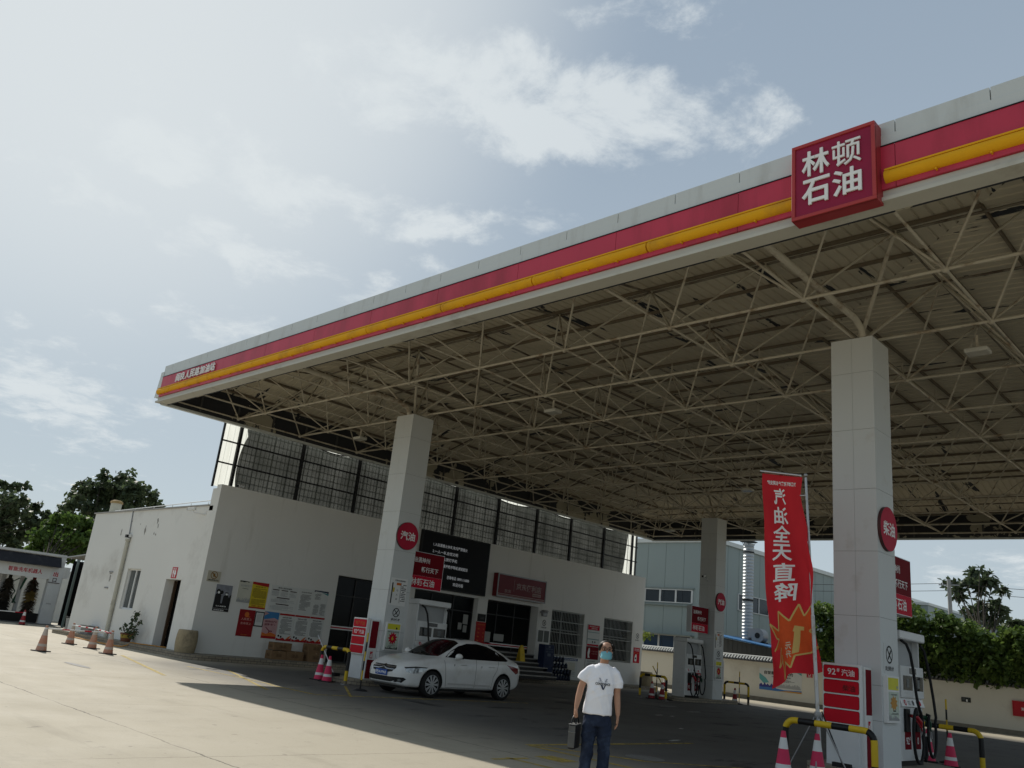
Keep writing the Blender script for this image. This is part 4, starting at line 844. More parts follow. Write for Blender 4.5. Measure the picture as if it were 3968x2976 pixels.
def leafmat(name, c, c2, tr=.3):
    M = bpy.data.materials.new(name); M.use_nodes = True; nt = M.node_tree; N = nt.nodes.new; L = nt.links.new
    bs = nt.nodes['Principled BSDF']; bs.inputs['Roughness'].default_value = .55; bs.inputs['Specular IOR Level'].default_value = .3
    geo = N('ShaderNodeNewGeometry'); n = N('ShaderNodeTexNoise'); n.inputs['Scale'].default_value = .9; n.inputs['Detail'].default_value = 4; L(geo.outputs['Position'], n.inputs['Vector'])
    ad = N('ShaderNodeMath'); ad.operation = 'ADD'; L(n.outputs['Fac'], ad.inputs[0]); mu = N('ShaderNodeMath'); mu.operation = 'MULTIPLY'; L(geo.outputs['Random Per Island'], mu.inputs[0]); mu.inputs[1].default_value = .5; L(mu.outputs[0], ad.inputs[1])
    mr = N('ShaderNodeMapRange'); mr.inputs[1].default_value = .4; mr.inputs[2].default_value = 1.1; L(ad.outputs[0], mr.inputs[0])
    mx = N('ShaderNodeMix'); mx.data_type = 'RGBA'; L(mr.outputs[0], mx.inputs[0]); mx.inputs[6].default_value = (*c, 1); mx.inputs[7].default_value = (*c2, 1); L(mx.outputs[2], bs.inputs['Base Color'])
    t_ = N('ShaderNodeBsdfTranslucent'); L(mx.outputs[2], t_.inputs[0]); ms = N('ShaderNodeMixShader'); ms.inputs[0].default_value = tr; L(bs.outputs[0], ms.inputs[1]); L(t_.outputs[0], ms.inputs[2]); L(ms.outputs[0], nt.nodes['Material Output'].inputs[0]); return M
LEAFD = leafmat('leaf dark', (.034, .052, .028), (.10, .135, .065), .4); LEAFB = leafmat('leaf bright', (.035, .075, .014), (.13, .20, .045), .4); LEAFH = leafmat('leaf hedge', (.030, .062, .012), (.17, .25, .055), .4)
def leaf(b, p, s, rnd, up=.3, asp=.45):
    d = Vector((rnd.gauss(0, 1), rnd.gauss(0, 1), rnd.gauss(0, .8))).normalized(); n = Vector((rnd.gauss(0, 1), rnd.gauss(0, 1), rnd.gauss(0, 1) + up)).normalized()
    a = d; c = n.cross(a)
    if c.length < .1: return
    c.normalize(); m_ = p + a * s * .5 - Vector((0, 0, s * .08))
    b.add([p, m_ + c * s * asp, p + a * s - Vector((0, 0, s * .25)), m_ - c * s * asp], [(0, 1, 2), (0, 2, 3)])
rnd = random.Random(3); q = MB()
for s in stems:
    for i in range(len(s) - 1):
        for k in range(16 if i else 6):
            p = Vector(s[i]).lerp(Vector(s[i + 1]), rnd.random()) + Vector((rnd.gauss(0, .06), rnd.gauss(0, .05), rnd.gauss(0, .06))); leaf(q, p, rnd.uniform(.08, .16), rnd)
q.build('foliage', LEAFD, t)
# ---------------------------------------------------------------- pump islands and what stands on them
def island(cx, y0, y1, lb):
    return tag(slab('pump_island', rounded(cx - .72, cx + .72, y0, y1, .5), .15, PAVE, BRICK), lb, 'pump island', 'raised pump islands')
island(PM[0], 15.15, 19.4, 'low tiled pump island behind the parked white car'); island(PR_[0], 15.15, 19.5, 'low tiled pump island under the nearest pillar'); island(PF[0], 31.9, 37.2, 'low tiled pump island under the far pillar')
SCR = mat('pump screen', (.02, .023, .025), .15, spec=.5); PUMPW = mat('pump white', (.66, .67, .66), .35, var=.05, dirt=(.42, .41, .38), dscale=2.5, dlo=.6, dhi=.85); PUMPG = mat('pump grey', (.36, .37, .37), .5, var=.08)
def dispenser(cx, y0, lb):
    t = thing('fuel_dispenser', lb, 'fuel pump', (cx, y0 + .66, .15), 0, 'white fuel dispensers'); xf = cx + .22; w = 1.32
    q = MB(); q.box(cx - .42, xf - .18, y0 + .04, y0 + w - .04, .24, 2.46); q.box(cx - .42, xf - .02, y0, y0 + .06, .16, 2.46); q.box(cx - .42, xf - .06, y0 + w - .05, y0 + w, .16, 2.46); q.box(cx - .42, xf - .02, y0 + .06, y0 + w - .05, .24, 1.97)
    q.build('pump_body', PUMPW, t, bevel=.008)
    q = MB(); q.box(cx - .45, xf + .06, y0 - .03, y0 + w + .02, 2.46, 2.63); q.build('top_cap', PUMPW, t, bevel=.03)
    q = MB(); q.box(cx - .40, xf - .03, y0 + .07, y0 + w - .07, .15, .24); q.build('plinth', BLACK, t)
    q = MB(); q.rect(.06, w - .05, 1.97, 2.45, FX(xf - .175, y0, 0)); q.build('upper_panel', PUMPG, t)
    q = MB(); q.box(xf - .02, xf + .02, y0 + .05, y0 + w - .03, 1.38, 1.97); q.build('display_panel', PUMPW, t, bevel=.008)
    q = MB(); fr = FX(xf + .023, y0, 0)
    for (a, c, p, r) in ((.50, .88, 1.83, 1.94), (.16, .66, 1.52, 1.79), (.74, 1.24, 1.52, 1.79)): q = MB(); q.rect(a, c, p, r, fr); q.build('screen', SCR, t)
    q = MB(); fr = FX(xf + .025, y0, 0)
    for (a, p) in ((.34, 1.57), (.92, 1.57)): q = MB(); q.rect(a, a + .13, p, p + .16, fr); q.build('screen_card', mat('screen card', (.14, .15, .15), .4), t)
    q = MB(); q.add([(xf - .02, y0 + .06, 1.36), (xf - .02, y0 + w - .04, 1.36), (xf + .03, y0 + w - .04, 1.22), (xf + .03, y0 + .06, 1.22), (xf - .02, y0 + .06, 1.2), (xf - .02, y0 + w - .04, 1.2)], [(3, 2, 1, 0), (4, 5, 2, 3), (0, 4, 3), (1, 2, 5)]); q.build('label_ledge', WHITE, t)
    q = MB(); sf = frame((xf + .008, y0, 1.29), (0, 1, 0), Vector((-.05, 0, .14)).normalized())
    q.mi = 0; q.disc(.26, .0, .055, sf, .004); q.disc(1.05, 0, .05, sf, .004); q.mi = 1; q.text('1', .245, .275, -.03, .03, sf, .006); q.mi = 2
    for k in range(3): q.rect(.40, .52, -.04 + .03 * k, -.03 + .03 * k, sf, .004); q.rect(.86, .96, -.04 + .03 * k, -.03 + .03 * k, sf, .004)
    q.disc(.68, 0, .05, sf, .004); q.build('pump_label', [RED, LETW, LINE], t)
    q = MB(); fr = FX(xf - .018, y0, 0)
    for a in (.24, .80): q = MB(); q.box(xf - .02, xf + .03, y0 + a, y0 + a + .22, .76, 1.18); q.build('nozzle_pocket', BLACK, t, bevel=.01)
    q = MB(); q.mi = 0; q.rect(.26, .60, .44, .76, fr); q.mi = 1; q.text('92', .33, .49, .53, .66, fr, .002); q.text('#', .50, .55, .60, .67, fr, .002); q.build('grade_label', [DRED, LETW], t); q = MB(); q.mi = 0; q.rect(.82, 1.12, .44, .76, fr); q.mi = 1; q.text('0', .92, 1.0, .53, .66, fr, .002); q.build('grade_label', [DRED, LETW], t)
    x = xf
    def hose(pts): q = MB(); q.path(pts, .028, 8); return q.build('hose', RUBBER, t)
    P = lambda u, z, o: (x + o, y0 + u, z)
    loop = [P(.46 + .27 * math.sin(a), .72 + .50 * math.cos(a), .17) for a in [math.radians(g_) for g_ in range(20, 345, 14)]]
    hose([P(.14, 2.45, .0), P(.22, 2.38, .08), P(.31, 2.2, .12), P(.38, 1.9, .14), P(.45, 1.5, .15), P(.50, 1.3, .16)] + loop + [P(.50, 1.05, .12)])
    loop2 = [P(1.12 + .22 * math.sin(a), .74 + .42 * math.cos(a), .20) for a in [math.radians(g_) for g_ in range(60, 330, 14)]]
    hose([P(1.22, 2.42, .0), P(1.28, 2.3, .06), P(1.32, 1.9, .12), P(1.36, 1.4, .17), P(1.37, 1.05, .2)] + loop2 + [P(1.0, 1.1, .14)])
    hose([P(.66, .86, .16), P(.70, .6, .17), P(.72, .36, .17), P(.80, .26, .17), P(.88, .36, .17), P(.88, .7, .15)])
    for (u, m_) in ((.50, mat('nozzle red', (.30, .012, .02), .4)), (1.0, mat('nozzle green', (.012, .06, .03), .4))):
        q = MB(); q.path([P(u - .12, 1.06, .06), P(u, 1.04, .13), P(u + .1, .96, .16), P(u + .13, .86, .16)], [.03, .045, .045, .03], 8); q.path([P(u - .02, .98, .13), P(u + .02, .86, .2), P(u + .12, .80, .18)], .014, 6); nz = q.build('nozzle', m_, t)
        q = MB(); q.path([P(u + .13, .88, .16), P(u + .16, .78, .16), P(u + .19, .66, .16)], [.026, .022, .018], 8); q.build('nozzle_spout', ALU, nz)
    return t
dispenser(PM[0], 17.5, 'white fuel dispenser behind the roof of the parked car'); dispenser(PR_[0], 17.5, 'white fuel dispenser with hanging black hoses right of the nearest pillar')
dF = dispenser(PF[0], 33.1, 'far fuel dispenser with a hose loop left of the far pillar')
q = MB(); fr = FX(PF[0] + .245, 33.1, 0); q.mi = 0; q.rect(.86, 1.24, .82, 1.2, fr); q.mi = 1; q.text('林顿', .90, 1.20, 1.02, 1.16, fr, .002); q.text('石油', .90, 1.20, .86, 1.0, fr, .002); q.build('brand_label', [RED, LETW], dF)
def rrect(u0, u1, v0, v1, r, n=5):
    P = []
    for (a, c, s) in ((u1 - r, v0 + r, -90), (u1 - r, v1 - r, 0), (u0 + r, v1 - r, 90), (u0 + r, v0 + r, 180)): P += [(a + r * math.cos(math.radians(s + 90 * i / n)), c + r * math.sin(math.radians(s + 90 * i / n))) for i in range(n + 1)]
    return P
def price_board(cx, yc, s, rows, lb):
    """s=-1: board on the near side of the pillar, +1 on the far side"""
    Y = lambda d: yc + s * d
    t = thing('price_board', lb, 'price board', (cx, Y(.85), .15), 0, 'petrol price boards')
    q = MB(); y0, y1 = sorted((Y(.88), Y(.76))); q.box(cx - .46, cx + .23, y0, y1, .82, 1.86); q.build('board', WHITE, t, bevel=.015)
    q = MB(); y0, y1 = sorted((Y(.82), Y(.72))); q.box(cx - .42, cx + .17, y0, y1, .15, .815); q.build('stand', mat('stand white', (.62, .64, .64), .4), t)
    q = MB(); y0, y1 = sorted((Y(.74), Y(.43))); q.box(cx - .38, cx + .26, y0, y1, .15, 1.84); q.build('cabinet', WHITE, t, bevel=.006)
    q = MB(); q.mi = 0; yy = min(Y(.72), Y(.46)); fr = FX(cx + .262, yy, 0); q.rect(0, .26, 1.03, 1.80, fr); q.rect(0, .26, .17, .70, fr); q.mi = 1; q.rect(.08, .18, .74, .93, fr); q.mi = 2; q.rect(.10, .13, .76, .86, fr, .002); q.rect(.14, .165, .76, .9, fr, .002); q.build('side_panel', [DRED, RED, LETW], t)
    fr = FY(cx - .46, Y(.88) - .002, .82) if s < 0 else frame((cx + .23, Y(.88) + .002, .82), (-1, 0, 0), (0, 0, 1))
    q = MB(); q2 = MB()
    for k in range(4):
        v0 = .035 + .248 * (3 - k); q.mi = 0; q.poly(rrect(.022, .668, v0 - .004, v0 + .222, .035), fr, 0); q.mi = 1; q.poly(rrect(.028, .662, v0 + .002, v0 + .216, .032), fr, .002)
    q.build('price_panel', [HBLK, mat('panel red', (.54, .010, .025), .5, spec=.10)], t)
    q = MB()
    for (k, mi, s1, u0, u1, h0, h1) in rows: v0 = .035 + .248 * (3 - k); q.mi = mi; q.text(s1, u0, u1, v0 + h0, v0 + h1, fr, .004, .015)
    q.build('lettering', [LETW, mat('dark letters', (.10, .012, .012), .6), mat('amber letters', (.45, .12, .02), .5)], t)
    return t
price_board(PR_[0], PR_[1], -1, [(0, 0, '92', .10, .25, .055, .165), (0, 0, '#', .27, .32, .11, .175), (0, 0, '汽油', .355, .59, .05, .165), (1, 1, '柴油', .37, .60, .04, .15)], 'red and white fuel price board beside the flag, in front of the nearest pillar')
price_board(PM[0], PM[1], -1, [(0, 2, '95', .12, .26, .055, .16), (0, 2, '#', .28, .33, .11, .17), (0, 2, '汽油', .36, .58, .05, .16), (1, 0, '92', .10, .25, .055, .165), (1, 0, '#', .27, .32, .11, .175), (1, 0, '汽油', .355, .59, .05, .165)], 'red and white fuel price board beside the striped rail in front of the parked car')
price_board(PF[0], PF[1], 1, [(0, 0, '92', .10, .25, .055, .165), (0, 0, '汽油', .355, .59, .05, .165)], 'maroon-sided price board on the far side of the far pillar')
def disc_sign(cx, yc, s1, lb):
    x = cx + .425; t = thing('disc_sign', lb, 'sign', (x, yc, 4.42), 0, 'round red fuel signs on the pillars')
    q = MB(); q.lathe([(.425, 0), (.425, .06)], (x, yc, 4.43), 40, axis='x'); q.build('disc_edge', mat('disc edge', (.08, .03, .03), .5), t)
    q = MB(); q.disc(0, 0, .42, FX(x + .063, yc, 4.43), n=40); q.build('disc_face', mat('disc red', (.44, .02, .05), .55, spec=.1), t)
    q = MB(); q.text(s1, -.29, .29, -.135, .135, FX(x + .065, yc, 4.43), 0, .025); q.build('lettering', LETW, t)
disc_sign(PM[0], PM[1] - .02, '汽油', 'round red petrol sign high on the middle pillar behind the car'); disc_sign(PR_[0], PR_[1], '柴油', 'round red diesel sign on the nearest pillar'); disc_sign(PF[0], PF[1], '汽油', 'round red petrol sign on the far pillar')
def flag_sign(cx, y0, lb):
    t = thing('slogan_sign', lb, 'sign', (cx, y0 + .7, 2.93), 0, 'projecting red slogan signs'); x = cx + .22; w, h = 1.42, 1.14
    q = MB(); q.box(x - .26, x, y0, y0 + w, 2.93, 4.07); q.build('sign_box', ALU, t, bevel=.006)
    q = MB(); fr = FX(x + .002, y0, 2.93); q.mi = 0; q.rect(.015, w - .015, .40, h - .015, fr); q.mi = 1; q.rect(.015, w - .015, .015, .398, fr); q.build('sign_face', [DRED, mat('slogan red', (.52, .012, .035), .6, spec=.08)], t)
    q = MB(); fr = FX(x + .005, y0, 2.93); 
    for s1, u0, u1, v0, v1 in (('油满神州', .13, .80, .80, .97), ('畅行天下', .50, 1.20, .52, .69), ('林顿石油', .12, 1.10, .09, .32)): q = MB(); q.text(s1, u0, u1, v0, v1, fr, 0, .015); q.build('lettering', LETW, t)
flag_sign(PM[0], PM[1] + .43, 'red slogan sign projecting from the middle pillar over the LED display'); flag_sign(PR_[0], PR_[1] + .43, 'red slogan sign half hidden behind the nearest pillar'); flag_sign(PF[0], 33.45, 'dark red slogan sign left of the far pillar against the warehouse')
for (cx, yc, lb) in ((PM[0], PM[1], 'white fuel level instruction panel on the middle pillar'), (PF[0], PF[1], 'white instruction panel on the far pillar')):
    x = cx + .425
    pst('instruction_panel', lb, 'sign', yc - .36, yc + .27, 2.32, 3.13, WHITE, [('text', 1, '风险点告知牌', .2, .85, .88, .94), ('rect', 1, .06, .13, .06, .82), ('rect', 2, .33, .62, .74, .83), ('rect', 3, .14, .24, .48, .64), ('rect', 1, .60, .62, .1, .84), ('lines', 1, .66, .95, .15, .8, 10)] + [('text', 1, s, .36, .46, .52 - .16 * k, .59 - .16 * k) for k, s in enumerate('七人业')], [INK, OR, PYEL], x=x)
    nosmoke('no smoking sign below the instruction panel on the ' + lb.split(' on the ')[1], FX(x + .001, yc - .02, 2.08), .34)
    pst('light_box_poster', 'framed poster with a yellow head and red starburst low on the ' + lb.split(' on the ')[1], 'poster', yc - .34, yc + .20, 1.01, 1.82, WHITE,
        [('rect', 1, .06, .94, .75, .95), ('rect', 2, .08, .92, .05, .72), ('disc', 5, .7, .80, .06), ('text', 3, '扫码支付优惠加油', .1, .9, .64, .69), ('poly', 4, [(.5 + (.34 if k % 2 else .22) * math.cos(k * math.pi / 11), .44 + (.24 if k % 2 else .15) * math.sin(k * math.pi / 11)) for k in range(22)]), ('text', 1, '6', .42, .56, .37, .51), ('text', 3, '立即扫码', .3, .7, .22, .26), ('lines', 3, .2, .8, .12, .2, 2), ('skyline', 5, .08, .92, .05, .09, 14)], [mat('acid yellow', (.62, .58, .03), .5), mat('poster pale green', (.48, .55, .46), .5), LINE, RED, INK], x=x, th=.07)
x = PR_[0] + .425
nosmoke('no open flame sign on the nearest pillar above the framed poster', FX(x + .001, PR_[1] - .04, 2.07), .40, '禁止携带火种')
pst('light_box_poster', 'framed poster with a lime head and golden starburst on the nearest pillar', 'poster', PR_[1] - .36, PR_[1] + .24, .94, 1.74, WHITE,
    [('rect', 1, .10, .92, .70, .96), ('rect', 2, .12, .92, .05, .66), ('disc', 5, .8, .76, .05), ('text', 3, '新老客户回馈', .3, .75, .58, .62), ('poly', 4, [(.5 + (.30 if k % 2 else .20) * math.cos(k * math.pi / 9), .42 + (.17 if k % 2 else .11) * math.sin(k * math.pi / 9)) for k in range(18)]), ('rect', 3, .42, .66, .235, .275), ('rect', 2, .435, .645, .242, .268), ('lines', 3, .25, .85, .17, .22, 2), ('skyline', 5, .12, .92, .05, .12, 14)], [mat('acid yellow', (.62, .58, .03), .5), mat('poster pale green', (.48, .55, .46), .5), LINE, mat('burst gold', (.48, .24, .05), .6), PGR], x=x, th=.07)
# striped guard rails
def guard_rail(x0, x1, y, h, lb, seed=0, y1=None):
    t = thing('guard_rail', lb, 'guard rail', ((x0 + x1) / 2, y, 0), 0, 'black and yellow guard rails'); y1 = y if y1 is None else y1; r = .16; rt = .052
    P = [Vector((x0, y, 0))]; 
    for k in range(7): a = math.radians(90 * k / 6); P.append(Vector((x0 + r - r * math.cos(a), y, h - r + r * math.sin(a))))
    for k in range(7): a = math.radians(90 * k / 6); P.append(Vector((x1 - r + r * math.sin(a), y1, h - r + r * math.cos(a))))
    P.append(Vector((x1, y1, 0)))
    cum = [0.0]
    for a, c in zip(P[:-1], P[1:]): cum.append(cum[-1] + (c - a).length)
    L_ = cum[-1]; q = MB()
    def at(s):
        for i in range(len(P) - 1):
            if s <= cum[i + 1] + 1e-9: return P[i].lerp(P[i + 1], (s - cum[i]) / max(cum[i + 1] - cum[i], 1e-9))
        return P[-1]
    ed = [0.0, .10, .37, h - .12]; s = h - .12; tog = 0
    while s < L_ - h + .12 - .15: s += .28; ed.append(min(s, L_ - h + .12))
    ed += [L_ - .37, L_ - .10, L_]; ed = sorted(set(round(v, 4) for v in ed))
    for i, (a, c) in enumerate(zip(ed[:-1], ed[1:])):
        pts = [at(a)] + [P[k] for k in range(len(P)) if a + 1e-4 < cum[k] < c - 1e-4] + [at(c)]
        q.mi = 2 if i in (0, len(ed) - 2) else (i + seed) % 2; q.path(pts, rt, 10)
    q.build('tube', [HBLK, HYEL, PURL], t)
    q = MB(); q.box(x0 - .09, x0 + .09, y - .09, y + .09, 0, .02); q.box(x1 - .09, x1 + .09, y1 - .09, y1 + .09, 0, .02); q.build('foot_plate', GREYM, t); return t
guard_rail(-21.78, -20.42, 14.86, .93, 'black and yellow striped rail left of the car, with two pink cones under it', 0)
guard_rail(-6.87, -5.42, 14.0, .865, 'black and yellow striped rail in front of the nearest price board', 0)
guard_rail(-7.2, -5.62, 20.1, .86, 'black and yellow striped rail behind the nearest fuel dispenser', 1)
guard_rail(-21.75, -20.45, 31.0, .93, 'dark striped rail in front of the far fuel dispenser', 0)
guard_rail(-21.6, -20.35, 37.7, .93, 'dark striped rail beyond the far pillar', 1)
# traffic cones
CB = mat('cone white', (.66, .66, .64), .5, var=.08)
def cone_mesh(red, base, h=.70, band=CB):
    t = thing('traffic_cone', 'cone', 'traffic cone')
    q = MB(); R = lambda z: .145 - (.145 - .033) * (z - .03) / (h - .03); zs = [(.03, 0), (.14, 0), (.14, 1), (.21, 1), (.21, 0), (h * .62, 0), (h * .62, 1), (h * .86, 1), (h * .86, 0), (h, 0)]
    for (a, m0), (c, m1) in zip(zs[:-1], zs[1:]):
        if a != c: q.mi = m0; q.lathe([(R(a), a), (R(c), c)], (0, 0, 0), 20, cap=(c == h))
    q.build('cone_body', [red, band], t, world=False)
    q = MB(); q.box(-.19, .19, -.19, .19, 0, .03); q.build('cone_base', base, t, world=False, bevel=.008); return t
pinkm = mat('cone pink red', (.60, .035, .10), .55, var=.12, scale=5); orgm = mat('cone faded orange', (.50, .24, .155), .6, var=.2, scale=6, dirt=(.46, .33, .26), dscale=6); drm = mat('cone dark red', (.26, .02, .025), .5)
CG = 'traffic cones on the forecourt'
def cones(proto, items):
    for k, (x, y, rz, lb) in enumerate(items):
        if k == 0: proto.location = (x, y, 0); proto.rotation_euler = (0, 0, rz); proto['label'] = lb; proto['group'] = CG
        else: dup(proto, (x, y, 0), rz, lb, CG)
cones(cone_mesh(pinkm, RUBBER), [(-21.62, 14.78, .2, 'pink and white cone under the striped rail near the car, left one of the pair'), (-21.12, 14.72, .5, 'pink and white cone under the striped rail near the car, right one of the pair'),
    (-6.72, 13.62, .1, 'pink and white cone left of the flag pole under the nearest rail'), (-6.42, 14.2, .4, 'pink and white cone just behind the flag tripod'), (-6.62, 21.4, .3, 'pink and white cone behind the rail right of the nearest dispenser'), (-7.25, 21.9, .3, 'pink and white cone half hidden behind the hoses of the nearest dispenser')])
cones(cone_mesh(orgm, RUBBER, .70, mat('cone dusty band', (.50, .43, .37), .6, var=.15, scale=6)), [(-26.53, 8.75, .3, 'faded orange cone, leftmost and nearest of the four joined by bars'), (-31.4, 11.2, .1, 'faded orange cone, farthest of the four joined by bars'), (-29.6, 11.28, .6, 'faded orange cone third along the barred ring of cones'), (-27.27, 10.9, .2, 'faded orange cone at the right end of the barred ring of cones')])
cones(cone_mesh(drm, RUBBER), [(-21.25, 31.15, .2, 'dark red cone under the far striped rail, left one'), (-20.87, 31.35, .5, 'dark red cone under the far striped rail, right one'), (-20.85, 37.35, .1, 'dark red cone right of the far pillar'), (-27.43, 41.4, .3, 'red and white cone in the sun before the yellow wall'), (-45.8, 13.95, .4, 'dark red cone standing in front of the car wash')])
def bar_between(lb, p, q_, n=9, col=(0, 1)):
    t = thing('barrier_bar', lb, 'barrier bar', ((p[0] + q_[0]) / 2, (p[1] + q_[1]) / 2, .6), 0, 'retractable bars between cones'); p = Vector(p); q_ = Vector(q_); b = MB()
    for k in range(n): b.mi = 1 if k % 3 == 2 else 0; b.tube(p.lerp(q_, k / n), p.lerp(q_, (k + 1) / n), .019, 7)
    b.build('rod', [WHITE, RED], t); b = MB()
    for e in (p, q_): b.lathe([(.05, -.03), (.05, .03)], e, 12)
    b.build('clip', WHITE, t)
bar_between('red and white bar across the front of the ring of cones', (-26.53, 8.75, .62), (-27.27, 10.9, .62)); bar_between('white bar between the two rear orange cones', (-31.4, 11.2, .62), (-29.6, 11.28, .62)); bar_between('white bar closing the right side of the ring of cones', (-29.6, 11.28, .62), (-27.27, 10.9, .60))
bar_between('white bar joined to the cone in front of the car wash', (-46.6, 9.0, .56), (-45.8, 13.95, .56), 12)
def stake(x, y, h, lb, lean=0.0, ly=0.0):
    t = thing('barrier_stake', lb, 'stake', (x, y, 0), 0, 'thin striped barrier stakes'); q = MB(); n = 6
    for k in range(n): q.mi = k % 2; q.tube((x + lean * k / n, y + ly * k / n, .03 + (h - .03) * k / n), (x + lean * (k + 1) / n, y + ly * (k + 1) / n, .03 + (h - .03) * (k + 1) / n), .021, 7)
    q.build('rod', [HBLK, HYEL], t); q = MB(); q.lathe([(.20, 0), (.20, .02), (.10, .05), (.03, .06)], (x, y, 0), 20); q.build('foot', RUBBER, t)
stake(-18.75, 14.15, 1.46, 'black and yellow stake on a round foot in front of the car'); stake(-21.4, 31.7, 1.47, 'thin dark upright stake behind the far striped rail'); stake(-20.9, 32.0, 1.3, 'thin dark leaning stake behind the far striped rail', -.95); stake(-20.6, 37.3, 1.45, 'thin dark stake right of the far pillar'); stake(-6.95, 22.3, 1.40, 'yellow and black stake right of the nearest dispenser')
t = thing('squeegee', 'long handled squeegee leaning on the nearest price board', 'squeegee', (-6.6, 15.5, .15)); q = MB(); q.tube((-6.93, 15.52, 1.0), (-6.50, 15.35, .22), .013, 7); q.build('handle', BLACK, t); q = MB(); q.box(-6.66, -6.34, 15.3, 15.38, .15, .22); q.build('blade', RUBBER, t)
# ---------------------------------------------------------------- tall promotional flag
fl = thing('promo_flag', 'tall red promotional flag with mirrored characters on a tripod pole', 'flag', (-6.5, 14.45, 0))
def interp(T_, z):
    if z <= T_[0][0]: return T_[0][1]
    for (a, x0), (c, x1) in zip(T_[:-1], T_[1:]):
        if z <= c: s = (z - a) / (c - a); s = s * s * (3 - 2 * s); return x0 + (x1 - x0) * s
    return T_[-1][1]
LE = [(1.36, -7.38), (2.09, -7.47), (3.1, -7.54), (4.16, -7.50), (5.24, -7.61)]; RE = [(1.66, -6.53), (2.75, -6.62), (3.33, -6.55), (3.94, -6.67), (4.75, -6.83), (5.09, -6.80)]
ZL, ZR = (1.30, 5.19), (1.68, 5.06)
def cloth(u, v, off=0.0):
    z = (ZL[0] + (ZL[1] - ZL[0]) * v) * (1 - u) + (ZR[0] + (ZR[1] - ZR[0]) * v) * u
    if v < .25: z -= .10 * math.sin(math.pi * min(u * 1.2, 1)) * (.25 - v) / .25 * -1
    xl, xr = interp(LE, z), interp(RE, z); x = xl + (xr - xl) * u
    amp = (1 - v) ** .7
    y = 14.45 + .16 * amp * math.sin(2.4 * u * math.pi + 4.1 * v + .4) + .05 * math.sin(7 * v + 2 * u) + .03 * amp * math.sin(9 * u + 14 * v)
    return Vector((x, y - off, z))
def uv_of(px, py): return ((px - 158) / 262, 1 - (py - 118) / 1078)     # rough position on the cloth
q = MB(); nu, nv = 24, 70
q.add([cloth(i / nu, k / nv) for i in range(nu + 1) for k in range(nv + 1)], [(i * (nv + 1) + k, (i + 1) * (nv + 1) + k, (i + 1) * (nv + 1) + k + 1, i * (nv + 1) + k + 1) for i in range(nu) for k in range(nv)], True)
q.build('flag_cloth', mat('flag red', (.85, .040, .055), .8, var=.12, scale=2.2, trans=.5), fl)
def cloth_marks(b, mats, name, off=.009):
    bm = bmesh.new(); vv = [bm.verts.new((p.x, p.y, 0)) for p in b.v]
    for f_ in b.f:
        try: bm.faces.new([vv[i] for i in f_])
        except ValueError: pass
    bmesh.ops.triangulate(bm, faces=bm.faces[:])
    for _ in range(2):
        ed = [e for e in bm.edges if e.calc_length() > .05]
        if ed: bmesh.ops.subdivide_edges(bm, edges=ed, cuts=1)
        bmesh.ops.triangulate(bm, faces=[f_ for f_ in bm.faces if len(f_.verts) > 3])
    b2 = MB(); bm.verts.index_update(); b2.add([cloth(v.co.x, v.co.y, off) for v in bm.verts], [tuple(v.index for v in f_.verts) for f_ in bm.faces]); bm.free(); return b2.build(name, mats, fl)
b = MB(); F2 = (Vector((0, 0, 0)), Vector((1, 0, 0)), Vector((0, 1, 0)), Vector((0, 0, 1)))
for k, chh in enumerate('汽油全天直降'):
    v0 = [.845, .745, .652, .560, .460, .362][k]; h = [.085, .088, .086, .083, .088, .088][k]; c = [.42, .40, .40, .41, .44, .47][k]; w = [.28, .28, .30, .32, .36, .40][k]
    b.text(chh, c - w / 2, c + w / 2, v0, v0 + h, F2, 0, .018, mirror=True)
b.text('为答谢新老客户长期支持', .13, .85, .945, .968, F2, 0, .02, mirror=True)
cloth_marks(b, LETW, 'lettering')
b = MB(); BZ = [(166, 890), (236, 945), (248, 850), (303, 908), (347, 828), (368, 893), (408, 856), (410, 960), (384, 975), (414, 1012), (392, 1060), (410, 1078), (318, 1100), (300, 1160), (264, 1122), (222, 1180), (236, 1085), (190, 1112), (235, 1040), (180, 1026), (232, 990), (206, 975)]
b.add([(*uv_of(*p), 0) for p in BZ], [tuple(range(len(BZ)))]); bq = [Vector(v) for v in b.v]
b = MB(); b.add(bq, [tuple(range(len(bq)))]); cloth_marks(b, mat('flag orange', (.85, .13, .03), .75, var=.25, scale=4, trans=.3), 'burst_fill', .004)
b = MB(); Z = [(160, 890), (236, 945), (248, 850), (303, 908), (347, 828), (368, 893), (414, 852)]; Z2 = [(414, 965), (384, 975), (424, 1012), (392, 1060), (428, 1072), (318, 1100), (300, 1165), (262, 1122)]; Z3 = [(160, 890), (206, 975), (232, 990), (176, 1028)]; Z4 = [(245, 1040), (190, 1115), (243, 1100)]; Z5 = [(240, 1075), (218, 1190), (268, 1130)]
for zz in (Z, Z2, Z3, Z4, Z5):
    for p, r in zip(zz[:-1], zz[1:]):
        p = Vector(uv_of(*p)); r = Vector(uv_of(*r)); d = Vector((r.x - p.x, (r.y - p.y) * 4.1)).normalized(); n = Vector((-d.y, d.x / 4.1)) * .016
        b.add([(*(p + n), 0), (*(p - n), 0), (*(r - n), 0), (*(r + n), 0)], [(0, 1, 2, 3)])
one = [(322, 935), (362, 950), (358, 968), (344, 966), (332, 1082), (306, 1090), (318, 968), (312, 966)]; b.add([(*uv_of(*p), 0) for p in one], [tuple(range(8))])
cloth_marks(b, mat('flag gold', (.62, .42, .13), .6), 'starburst')
b = MB()
for k, chh in enumerate('元升'): u0, v0 = uv_of(276, 1062 + 46 * k); u1, v1 = uv_of(304, 1022 + 46 * k); b.text(chh, u0, u1, v0, v1, F2, 0, .02, mirror=True)
